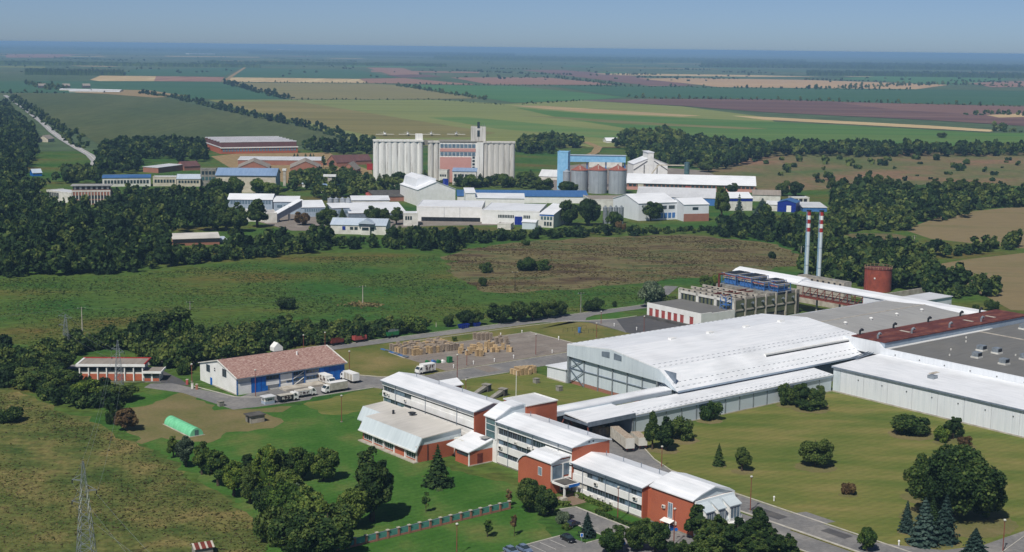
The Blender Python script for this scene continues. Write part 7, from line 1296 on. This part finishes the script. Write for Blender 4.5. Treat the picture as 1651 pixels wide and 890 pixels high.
for k in range(10): MB().prism([(-0.3, 1.5), (-0.3, 1.6), (1.5, 2.5), (3.0, 1.7), (3.0, 1.6), (1.5, 2.4)], -2.3 + 0.46 * k, -1.86 + 0.46 * k, 'x').build('roof_sheet', 'rust_steel' if k % 3 else 'old_white', t)
# ---- pallets
def pallet_mesh(n, w, d, m):
    mb = MB()
    for k in range(n):
        z = k * 0.3
        for j in range(3): mb.box(-w / 2, w / 2, -d / 2 + j * (d - 0.16) / 2, -d / 2 + j * (d - 0.16) / 2 + 0.16, z, z + 0.16)
        for j in range(5): mb.box(-w / 2 + j * (w - 0.17) / 4, -w / 2 + j * (w - 0.17) / 4 + 0.17, -d / 2, d / 2, z + 0.16, z + 0.22)
    return mb.mesh('pallet_stack', m)
def crate_mesh(w, d, h, m):
    mb = MB().box(-w / 2 + 0.05, w / 2 - 0.05, -d / 2 + 0.05, d / 2 - 0.05, 0.15, h - 0.06)
    for k in range(4):
        z = 0.12 + k * (h - 0.12) / 4; mb.box(-w / 2, w / 2, -d / 2, -d / 2 + 0.04, z, z + 0.2).box(-w / 2, w / 2, d / 2 - 0.04, d / 2, z, z + 0.2).box(-w / 2, -w / 2 + 0.04, -d / 2 + 0.05, d / 2 - 0.05, z, z + 0.2).box(w / 2 - 0.04, w / 2, -d / 2 + 0.05, d / 2 - 0.05, z, z + 0.2)
    for j in range(6): mb.box(-w / 2 + j * (w - 0.2) / 5, -w / 2 + j * (w - 0.2) / 5 + 0.18, -d / 2, d / 2, h - 0.06, h)
    return mb.mesh('pallet_stack', m)
PM = [pallet_mesh(7, 1.2, 1.0, 'wood_pallet'), pallet_mesh(7, 1.2, 1.0, 'wood_grey'), pallet_mesh(8, 1.2, 1.0, 'wood_grey'), crate_mesh(1.3, 1.1, 1.5, 'wood_pallet'), pallet_mesh(3, 1.2, 1.0, 'wood_pallet')]
rp = random.Random(9)
def stack(u, v, k, label, group, z=0, a=None): o = obj('pallet_stack', PM[k], None, uvw(u, v, z), TH + (rp.uniform(-.12, .12) if a is None else a)); o.scale = (1, 1, 1.22); tag(o, label, 'pallets', group)
for i in range(15):
    for j in range(8):
        if rp.random() < 0.88 and (j < 6 or i % 5): stack(283.0 + i * 1.42, 426.2 - j * 1.75 - i * 0.1, rp.choice([1, 2, 1, 0, 3]), 'stack of weathered pallets in the dense block of the storage yard', 'dense block of pallet stacks')
for i in range(48): stack(rp.uniform(300, 317.5), rp.uniform(398, 411) - 0.0, rp.choice([0, 3, 4, 4, 0]), 'loose stack of yellowish pallets scattered across the storage yard', 'scattered yellowish pallet stacks', a=rp.uniform(-.8, .8))
for i in range(8): stack(319.5 + 1.45 * (i % 4), 424 - 1.9 * (i // 4) - 0.8 * (i % 4), 2, 'greyish tall pallet stack at the back of the storage yard', 'grey pallet stacks at the back of the yard')
for i in range(6): stack(321 + rp.uniform(0, 5), rp.uniform(410, 416), 1, 'grey pallet stack in the short row at the far side of the yard', 'short row of grey pallet stacks')
for i in range(16): stack(295.4 + 1.4 * (i % 6) + rp.uniform(-.1, .1), 370.6 - 1.5 * (i // 6) - 1.0 * (i % 6) * 0.35, rp.choice([0, 3, 0]), 'yellow pallet stack beside the low white hall annex', 'pallet stacks beside the hall annex')
for i in range(7): stack(266 + 1.5 * (i % 4), 293.5 + 1.6 * (i // 4), rp.choice([0, 1]), 'pallet stack just inside the open loading bay', 'pallet stacks in the loading bay')
for k in range(6):
    o = MB(); 
    for j in range(4): o.beam((0.3 * j - 0.5, 0, 0.15 + 0.22 * (k % 2)), (0.3 * j - 0.5, 2.8, 0.15 + 0.22 * (k % 2)), 0.22)
    o = o.build('beam_bundle', 'grey_steel' if k % 2 else 'steel_blue'); o.location = uvw(281.2 - 0.1 * k, 427 - k * 3.0); o.rotation_euler = (0, 0, TH + 0.03); tag(o, 'bundle of blue-grey steel beams along the storage yard edge', 'beams', 'steel beam bundles')
t = grid_thing('green_container', 'green metal bin on the storage yard edge', 'bin', 287.4, 396.4); bx(t, 'body', 'green_paint', (0, 1.6, 0, 1.4, 0.15, 2.0)); bx(t, 'lid', 'green_paint', (-0.08, 1.68, -0.08, 1.48, 2.0, 2.12)); bx(t, 'skid', 'dark_metal', (0.1, 0.3, 0, 1.4, 0, 0.14), (1.3, 1.5, 0, 1.4, 0, 0.14))
for k, (u, v, m, lab) in enumerate(((280.6, 400.2, 'green_paint', 'low green machine part on the yard'), (282.6, 399.4, 'steel_blue', 'blue-grey machine part beside the green one'), (284.2, 398.4, 'green_paint', 'green machine part nearer the green bin'), (285.6, 397.6, 'white_paint', 'white drum lying beside the green machine parts'))):
    t = grid_thing('machine_part', lab, 'machinery', u, v); MB().prism([(0, 0), (0, 0.8), (0.5, 1.2), (1.3, 0.9), (1.6, 0)], 0, 1.1, 'y').build('housing', m, t); MB().cyl((0.8, -0.1, 0.5), (0.8, 1.2, 0.5), 0.4, n=10).build('drum', m, t)
# ---- lamp posts
def lamp(s, x, yb, yt, label, head=True, m='brown_metal'):
    p = at(*full(s, x, yb)); h = hgt(s, (x, yb), yt); t = thing('lamp_post', label, 'lamp post', (p[0], p[1], 0), TH, 'lamp posts of the works'); MB().cyl((0, 0, 0), (0, 0, h), 0.13, 0.08, 8).build('pole', m, t); bx(t, 'base', 'grey_concrete', (-0.3, 0.3, -0.3, 0.3, 0, 0.25))
    if head: MB().lathe([(0.12, 0), (0.3, 0.12), (0.34, 0.3), (0.2, 0.45)], (0, 0, h - 0.1), 10).build('lantern', 'lamp_glass', t); bx(t, 'arm', m, (-0.5, 0.5, -0.04, 0.04, h - 0.25, h - 0.17))
for q in ((9, 328, 552, 382, 'lamp post on the grass strip right of the sunroom wing'), (9, 1548, 748, 592, 'lamp post at the lower right road corner'), (2, 1020, 404, 284, 'lamp post at the kerb beside the parked trailers'), (2, 768, 712, 514, 'lamp post before the middle of the two-storey wing'), (2, 1090, 850, 638, 'lamp post in front of the brick end wing'), (9, 245, 760, 645, 'lamp post rising from the dark conifer clump'), (8, 788, 602, 410, 'lamp post on the road behind the long office wing'), (8, 857, 490, 378, 'lamp post at the front edge of the storage yard'), (8, 1352, 412, 264, 'lamp post with red foot on the storage yard'), (8, 15, 520, 385, 'lamp post at the bend beside the truck park'), (3, 525, 655, 452, 'lamp post in front of the warehouse blue door'), (3, 1175, 846, 645, 'lamp post behind the canteen corner'), (3, 45, 545, 408, 'lamp post at the white gable of the warehouse'), (3, 888, 290, 190, 'lamp post behind the warehouse roof'), (3, 1050, 275, 170, 'lamp post beside the first red-brown trailer'), (5, 755, 238, 128, 'lamp post before the red dock doors'), (5, 430, 278, 175, 'lamp post on the dry lawn near the dispatch yard'), (5, 462, 178, 95, 'lamp post at the service road bend'), (12, 812, 660, 465, 'lamp post at the lower edge before the brick-post fence'), (8, 850, 660, 590, 'short lamp post on the lawn behind the long office wing'), (4, 1197, 755, 650, 'lamp post beside the switch house drive')): lamp(*q)
lamp(8, 1210, 745, 522, 'tall white mast on the lawn between offices and hall', False, 'white_paint')
for k, (s, x, y) in enumerate(((8, 1253, 255), (8, 1516, 305), (8, 1470, 398), (8, 1193, 435), (8, 1055, 460), (8, 905, 478), (8, 762, 505), (8, 1100, 275), (5, 552, 195), (5, 705, 222), (5, 172, 285), (9, 443, 503), (9, 1046, 718))):
    p = at(*full(s, x, y)); t = thing('hydrant_post', 'white hydrant post ' + ['at the back corner of the storage yard', 'at the yard corner nearest the main hall', 'on the road kerb closest to the hall gable', 'on the kerb left of the red-footed lamp post', 'on the kerb in the middle of the storage yard', 'on the kerb near the scattered pallets', 'on the kerb behind the printed delivery truck', 'behind the grey pallet stacks', 'before the green island', 'on the dispatch yard', 'on the dry lawn beside the hall roof corner', 'on the big lawn beside the road', 'on the lawn edge near the lollipop tree'][k], 'post', (p[0], p[1], 0), 0, 'white hydrant posts'); MB().cyl((0, 0, 0), (0, 0, 0.9), 0.16, n=8).build('stem', 'white_paint', t); MB().lathe([(0.24, 0), (0.26, 0.25), (0.1, 0.4)], (0, 0, 0.9), 8).build('cap', 'white_paint', t)
# ---- brick-post fence
t = grid_thing('brick_post_fence', 'fence of brick posts with green panels across the front lawn', 'fence', 150, 258.2)
pm = MB().box(-0.26, 0.26, -0.26, 0.26, 0, 1.9).mesh('post', 'brick_dull'); pc = MB().box(-0.38, 0.38, -0.38, 0.38, 1.95, 2.1).mesh('cap', 'pale_concrete'); fp = MB().box(0.3, 2.62, -0.1, 0.1, 0.5, 1.85).mesh('fence_panel', 'tunnel_fence' if False else 'green_paint'); rl = MB().box(0.3, 2.62, -0.12, 0.12, 1.85, 1.92).mesh('rail', 'grey_steel'); fb = MB().box(0.27, 2.65, -0.2, 0.2, 0, 0.46).mesh('base_wall', 'brick_dull')
MATS['fence_green'] = mat('fence_green', (88, 148, 134), 0.7, (78, 134, 122), 1.0); fp.materials[0] = M['fence_green']
for k in range(20):
    x = k * 2.92; o = obj('post', pm, t, (x, 0, 0)); obj('cap', pc, o)
    if k < 19: f = obj('fence_panel', fp, t, (x, 0, 0)); obj('rail', rl, f); obj('base_wall', fb, t, (x, 0, 0))
# ---- parked cars
def car(label, u, v, ang, paint):
    t = thing('parked_car', label, 'car', uvw(u, v, 0.07), TH + ang, 'cars in the front car park')
    xs = [(-2.15, .35, .55, .82), (-2.1, .3, .86, .84), (-1.2, .28, .95, .88), (0.9, .28, .92, .88), (1.9, .3, .74, .84), (2.15, .38, .58, .76)]; V = []
    for x, z0, z1, w in xs: V += [(x, -w * .96, z0), (x, -w, (z0 + z1) / 2), (x, -w * .93, z1), (x, w * .93, z1), (x, w, (z0 + z1) / 2), (x, w * .96, z0)]
    n = 6; fs = [(j * n + i, j * n + (i + 1) % n, (j + 1) * n + (i + 1) % n, (j + 1) * n + i) for j in range(len(xs) - 1) for i in range(n)] + [tuple(range(n))[::-1], tuple(range((len(xs) - 1) * n, len(xs) * n))]
    MB().add(V, fs).build('body', paint, t)
    c = MB().add([(-1.75, -.74, .93), (-1.75, .74, .93), (-1.25, .6, 1.42), (-1.25, -.6, 1.42), (.25, -.6, 1.45), (.25, .6, 1.45), (1.05, -.76, .92), (1.05, .76, .92)], [(0, 3, 2, 1), (3, 4, 5, 2), (4, 6, 7, 5), (0, 6, 4, 3), (1, 2, 5, 7)]).build('glasshouse', 'glass', t)
    MB().box(-1.22, .22, -.6, .6, 1.43, 1.48).build('roof', paint, t)
    for sgn in (-1, 1): MB().beam((-.45, sgn * .72, .95), (-.45, sgn * .62, 1.43), 0.07).build('pillar', paint, c); bx(t, 'headlight', 'headlight', (2.06, 2.14, sgn * .6 - .14, sgn * .6 + .14, .55, .68)); bx(t, 'tail_light', 'tail_light', (-2.18, -2.13, sgn * .65 - .12, sgn * .65 + .12, .62, .8)); bx(t, 'mirror', paint, (.7, .85, sgn * .95 - .08, sgn * .95 + .08, .95, 1.08))
    for x in (-1.3, 1.35):
        for y in (-.78, .78):
            w = MB().cyl((x, y - .1, .32), (x, y + .1, .32), .32, n=14).build('wheel', 'black_rubber', t); MB().cyl((x, y - .115, .32), (x, y + .115, .32), .18, n=10).build('rim', 'galv_steel', w)
car('black car parked at the near corner of the car park', 202.2, 232.6, -PI / 2 - .1, 'black_paint'); car('dark blue car parked behind the small blue spruce', 209.6, 239.6, 0.25, 'navy_paint'); car('dark car half hidden by the grey-green shrub', 211.6, 244.2, 0.25, 'black_paint'); car('dark car under the tree beside the entrance', 210.6, 250.2, 0.3, 'navy_paint'); car('silver-blue car at the lower frame edge, left of the pair', 187.0, 234.0, -PI / 2, 'silver_blue_paint'); car('silver-blue car at the lower frame edge, right of the pair', 190.0, 233.2, -PI / 2, 'silver_blue_paint')
# ---- vents on the lawn, stubs, stall, cage
for k, (s, x, y) in enumerate(((8, 968, 680), (8, 1085, 712))):
    p = at(*full(s, x, y)); t = thing('concrete_chute', ['left slanted concrete chute on the lawn behind the offices', 'right slanted concrete chute on the lawn behind the offices'][k], 'chute', (p[0], p[1], 0), TH + 0.25); MB().prism([(-4.5, 0), (-4.5, 0.4), (1.5, 2.0), (1.5, 0.9), (-3, 0)], -0.8, 0.8, 'x' if False else 'y').build('ramp', 'grey_concrete', t); bx(t, 'head', 'dark_concrete', (1.51, 3.2, -1.2, 1.2, 0, 2.2)); bx(t, 'slab', 'grey_concrete', (1.3, 3.5, -1.4, 1.4, 2.2, 2.4))
for k, (s, x, y) in enumerate(((8, 1355, 612), (8, 1520, 668), (3, 262, 725))):
    p = at(*full(s, x, y)); t = thing('concrete_stub', ['concrete box on the lawn nearer the white mast', 'concrete box on the lawn nearer the hall gable', 'dark concrete box on the drive left of the warehouse'][k], 'vent', (p[0], p[1], 0), TH); bx(t, 'shaft', 'grey_concrete', (-0.8, 0.8, -0.8, 0.8, 0, 1.5)); bx(t, 'grille', 'dark_metal', (0.81, 0.86, -0.6, 0.6, 0.3, 1.2)); bx(t, 'cap', 'grey_concrete', (-0.9, 0.9, -0.9, 0.9, 1.5, 1.65))
t = grid_thing('gas_cage', 'small fenced compound with a blue tank on the dry lawn', 'fence', 356, 408)
for k in range(6): MB().cyl((k * 2.4, 0, 0), (k * 2.4, 0, 1.6), 0.05, n=6).build('post', 'dark_metal', t); MB().cyl((k * 2.4, 7, 0), (k * 2.4, 7, 1.6), 0.05, n=6).build('post', 'dark_metal', t)
bx(t, 'wire', 'dark_metal', (0, 12, -0.02, 0.02, 1.45, 1.5), (0, 12, 6.98, 7.02, 1.45, 1.5), (0, 12, -0.02, 0.02, 0.7, 0.74)); MB().cyl((5, 3, 0.2), (5, 3, 2.2), 0.6, n=12).build('tank', 'steel_blue', t)
p = at(*full(2, 1062, 760)); t = thing('drink_stall', 'small stall with white canopy and blue counter against the brick end wing', 'stall', (p[0], p[1], 0), TH); bx(t, 'counter', 'blue_paint', (-0.9, 0.9, -1.2, 1.2, 0, 1.0)); MB().prism([(-1.5, 2.1), (0, 2.6), (1.5, 2.1), (0, 2.5)], -1.7, 1.7, 'y').build('canopy', 'white_paint', t)
for x in (-1.3, 1.3):
    for y in (-1.5, 1.5): MB().cyl((x, y, 0), (x, y, 2.15), 0.04, n=6).build('pole', 'white_paint', t)
p = at(*full(12, 1567, 585)); t = thing('road_sign', 'small blue and white road sign beside the car park spruce', 'sign', (p[0], p[1], 0), 0.2); MB().cyl((0, 0, 0), (0, 0, 2.4), 0.05, n=6).build('pole', 'galv_steel', t); bx(t, 'plate', 'white_paint', (-0.35, 0.35, -0.09, -0.055, 1.5, 2.4)); bx(t, 'plate_mark', 'blue_paint', (-0.25, 0.25, -0.11, -0.092, 1.6, 2.3))
for k, (s, x, y) in enumerate(((2, 1102, 815), (2, 803, 895))):
    p = at(*full(s, x, y)); t = thing('road_sign', ['round blue sign on a post below the brick end wing', 'round blue sign at the lower frame edge'][k], 'sign', (p[0], p[1], 0), 0.0); MB().cyl((0, 0, 0), (0, 0, 2.2), 0.05, n=6).build('pole', 'galv_steel', t); MB().cyl((0, -0.1, 2.3), (0, -0.06, 2.3), 0.4, n=14).build('plate', 'blue_paint', t)
# white tarpaulin van by the hedge
p = at(*full(3, 670, 330)); t = thing('covered_wagon', 'white tarpaulin-covered wagon by the hedge behind the warehouse', 'wagon', (p[0], p[1] + 3, 0), TH); t.scale = (0.75, 0.75, 0.8); MB().prism([(-2.2, 0.8), (-2.2, 2.6), (0, 4.6), (2.6, 2.4), (2.6, 0.8)], -2, 2, 'y').build('tarpaulin', 'white_paint', t); bx(t, 'bed', 'dark_metal', (-2.4, 2.8, -1.6, 1.6, 0.5, 0.79))
for x in (-1.5, 1.8): wheel(t, x, -1.7, 0.4); wheel(t, x, 1.7, 0.4)
# gate posts by the switch house
for k, (x, y) in enumerate(((1168, 775), (1200, 800), (1228, 805))):
    p = at(*full(4, x, y)); t = thing('gate_post', ['left', 'middle', 'right'][k] + ' painted gate pillar where the warehouse drive starts', 'pillar', (p[0], p[1], 0), 0, 'gate pillars'); bx(t, 'shaft', ['door_red', 'white_plaster', 'brick_dull'][k], (-.35, .35, -.35, .35, 0, 1.7)); bx(t, 'cap', 'pale_concrete', (-.42, .42, -.42, .42, 1.7, 1.85))
# ---- lattice pylons and wires
def pylon(label, x, y, h, w, arms, rot=0.0):
    t = thing('lattice_pylon', label, 'pylon', (x, y, 0), rot, 'lattice power pylons'); lv = 12; r = lambda z: w / 2 * max(0.0, 1 - z / h) ** 0.9 + 0.12; mb = MB(); br = MB()
    for k in range(lv):
        z0, z1 = h * k / lv, h * (k + 1) / lv; a, b = r(z0), r(z1); q = max(0.06, 0.15 * (1 - k / lv))
        for sx, sy in ((-1, -1), (1, -1), (1, 1), (-1, 1)): mb.beam((sx * a, sy * a, z0), (sx * b, sy * b, z1), q * 0.95)
        for (s1, s2) in (((-1, -1), (1, -1)), ((1, -1), (1, 1)), ((1, 1), (-1, 1)), ((-1, 1), (-1, -1))):
            br.beam((s1[0] * a, s1[1] * a, z0), (s2[0] * b, s2[1] * b, z1), q * 0.6).beam((s2[0] * a, s2[1] * a, z0), (s1[0] * b, s1[1] * b, z1), q * 0.6).beam((s1[0] * b, s1[1] * b, z1), (s2[0] * b, s2[1] * b, z1), q * 0.4)
    mb.build('leg_frame', 'galv_steel', t); br.build('bracing', 'galv_steel', t); tips = []
    for (z, l) in arms:
        a = MB(); sg = 1 if l > 0 else -1; q = r(z); a.beam((sg * q, -q, z), (l, 0, z + 0.1), 0.09).beam((sg * q, q, z), (l, 0, z + 0.1), 0.09).beam((sg * r(z + 1.3), 0, z + 1.3), (l, 0, z + 0.12), 0.08); a.build('cross_arm', 'galv_steel', t); MB().cyl((l, 0, z), (l, 0, z - 0.7), 0.13, n=8).build('insulator', 'dark_metal', t)
        c, s_ = math.cos(rot), math.sin(rot); tips.append((x + l * c, y + l * s_, z - 0.7))
    return tips
T1 = pylon('tall lattice pylon standing in the weeds at the lower left', -88.2, 284.0, 24.4, 3.6, ((20.4, -2.4), (18.2, 2.6), (15.8, -2.6))); T2 = pylon('lattice pylon in front of the switch house', -126.0, 446.0, 16.0, 2.4, ((13.0, -2.0), (12.0, 2.0), (10.4, -2.0))); T3 = pylon('grey lattice pylon behind the switch house with a lamp arm', -161.0, 504.0, 13.0, 2.4, ((12.3, -2.4), (11.6, 2.4), (9.0, -2.4)))
def wire(label, a, b, sag=2.5, r=0.018):
    a = np.array(a, float); b = np.array(b, float); mb = MB(); P = [a + (b - a) * t - np.array([0, 0, 4 * sag * t * (1 - t)]) for t in np.linspace(0, 1, 17)]
    for p, q in zip(P[:-1], P[1:]): mb.cyl(p, q, r, n=5, cap=False)
    tag(mb.build('power_line', 'galv_steel'), label, 'cable', 'power lines')
for k in range(3):
    wire(['upper', 'right', 'lower'][k] + ' power line running off the near pylon towards the viewer', T1[k], (-38 + 6 * k, 205, 12 + k), 2.0); wire(['upper', 'right', 'lower'][k] + ' power line between the near pylon and the switch house pylon', T1[k], T2[k], 4.0); wire(['upper', 'right', 'lower'][k] + ' power line between the two switch house pylons', T2[k], T3[k], 1.0)
def upole(s, x, yb, yt, label, m='pale_concrete', arm=1.4):
    p = at(*full(s, x, yb)); h = hgt(s, (x, yb), yt); t = thing('utility_pole', label, 'utility pole', (p[0], p[1], 0), 0.4, 'utility poles in the fields'); MB().cyl((0, 0, 0), (0, 0, h), 0.22, 0.15, 8).build('pole', m, t); bx(t, 'cross_arm', 'dark_metal', (-arm, arm, -0.08, 0.08, h - 0.7, h - 0.5))
    for x_ in (-arm + 0.1, 0, arm - 0.1): MB().cyl((x_, 0, h - 0.5), (x_, 0, h - 0.2), 0.09, n=6).build('insulator', 'white_plaster', t)
    return (p[0], p[1], h)
q1 = upole(4, 514, 448, 288, 'pale concrete pole behind the grey lattice pylon'); q2 = upole(13, 727, 198, 78, 'concrete pole with a heap of dry brush at its foot in the meadow'); q3 = upole(14, 760, 294, 188, 'dark wooden pole at the edge of the brown weeds', 'bark'); upole('I', 938, 668, 578, 'white pole in the clearing beside the tan field'); upole('I', 232, 745, 645, 'thin pole in the dry field left of the chimneys'); upole(14, 1110, 410, 300, 'thin pole on the meadow edge beside the service road', 'grey_concrete'); upole(4, 1186, 310, 252, 'thin pole in the meadow behind the domed thicket', 'grey_concrete')
wire('power line leaving the frame from the concrete pole', (q1[0], q1[1], q1[2] - .4), (-300, 470, 10), 2.0); wire('power line crossing the meadow between two poles', (q1[0], q1[1], q1[2] - .3), (q2[0], q2[1], q2[2] - .3), 4.0)
p = at(*full(13, 727, 205)); rr = np.random.default_rng(4); Pn = np.column_stack([p[0] + rr.normal(0, 3.6, 260), p[1] + rr.normal(0, 2.2, 260), np.abs(rr.normal(0.3, 0.3, 260))]); v, f = cards(Pn, unit(rr.normal(0, .6, (260, 3)) + np.array([0, 0, 1.])), np.full(260, 0.5), rr); tag(kind(obj('dry_brush', npmesh('dry_brush', v, f, rr.uniform(.4, 1, 260), 'weed')), 'stuff'), 'heap of dry brush round the meadow pole', 'brush')
# fence posts along the meadow
for k in range(9):
    p = at(*full(13, 620 + 95 * k, 418 - 11.5 * k)); t = thing('fence_post', 'short concrete fence post along the meadow side of the service road', 'post', (p[0], p[1] + 2, 0), 0, 'meadow fence posts'); bx(t, 'shaft', 'pale_concrete', (-.12, .12, -.12, .12, 0, 1.7)); MB().beam((0, 0, 1.65), (0, -.35, 2.0), .12).build('bent_top', 'pale_concrete', t)
# ================================================================== haze over the plain
m = bpy.data.materials.new('haze_air'); m.use_nodes = True; nt = m.node_tree
for n in list(nt.nodes):
    if n.type == 'BSDF_PRINCIPLED': nt.nodes.remove(n)
pv = nt.nodes.new('ShaderNodeVolumePrincipled'); pv.inputs['Color'].default_value = (0.38, 0.63, 1.0, 1); pv.inputs['Density'].default_value = 8.2e-5; pv.inputs['Anisotropy'].default_value = 0.0
nt.links.new(pv.outputs[0], nt.nodes['Material Output'].inputs['Volume'])
me = MB().box(-49000, 49000, -2500, 69000, -1.0, 112.0).mesh('haze', m); h = obj('haze', me); kind(h, 'stuff'); tag(h, 'thin blue haze lying over the plain', 'haze')
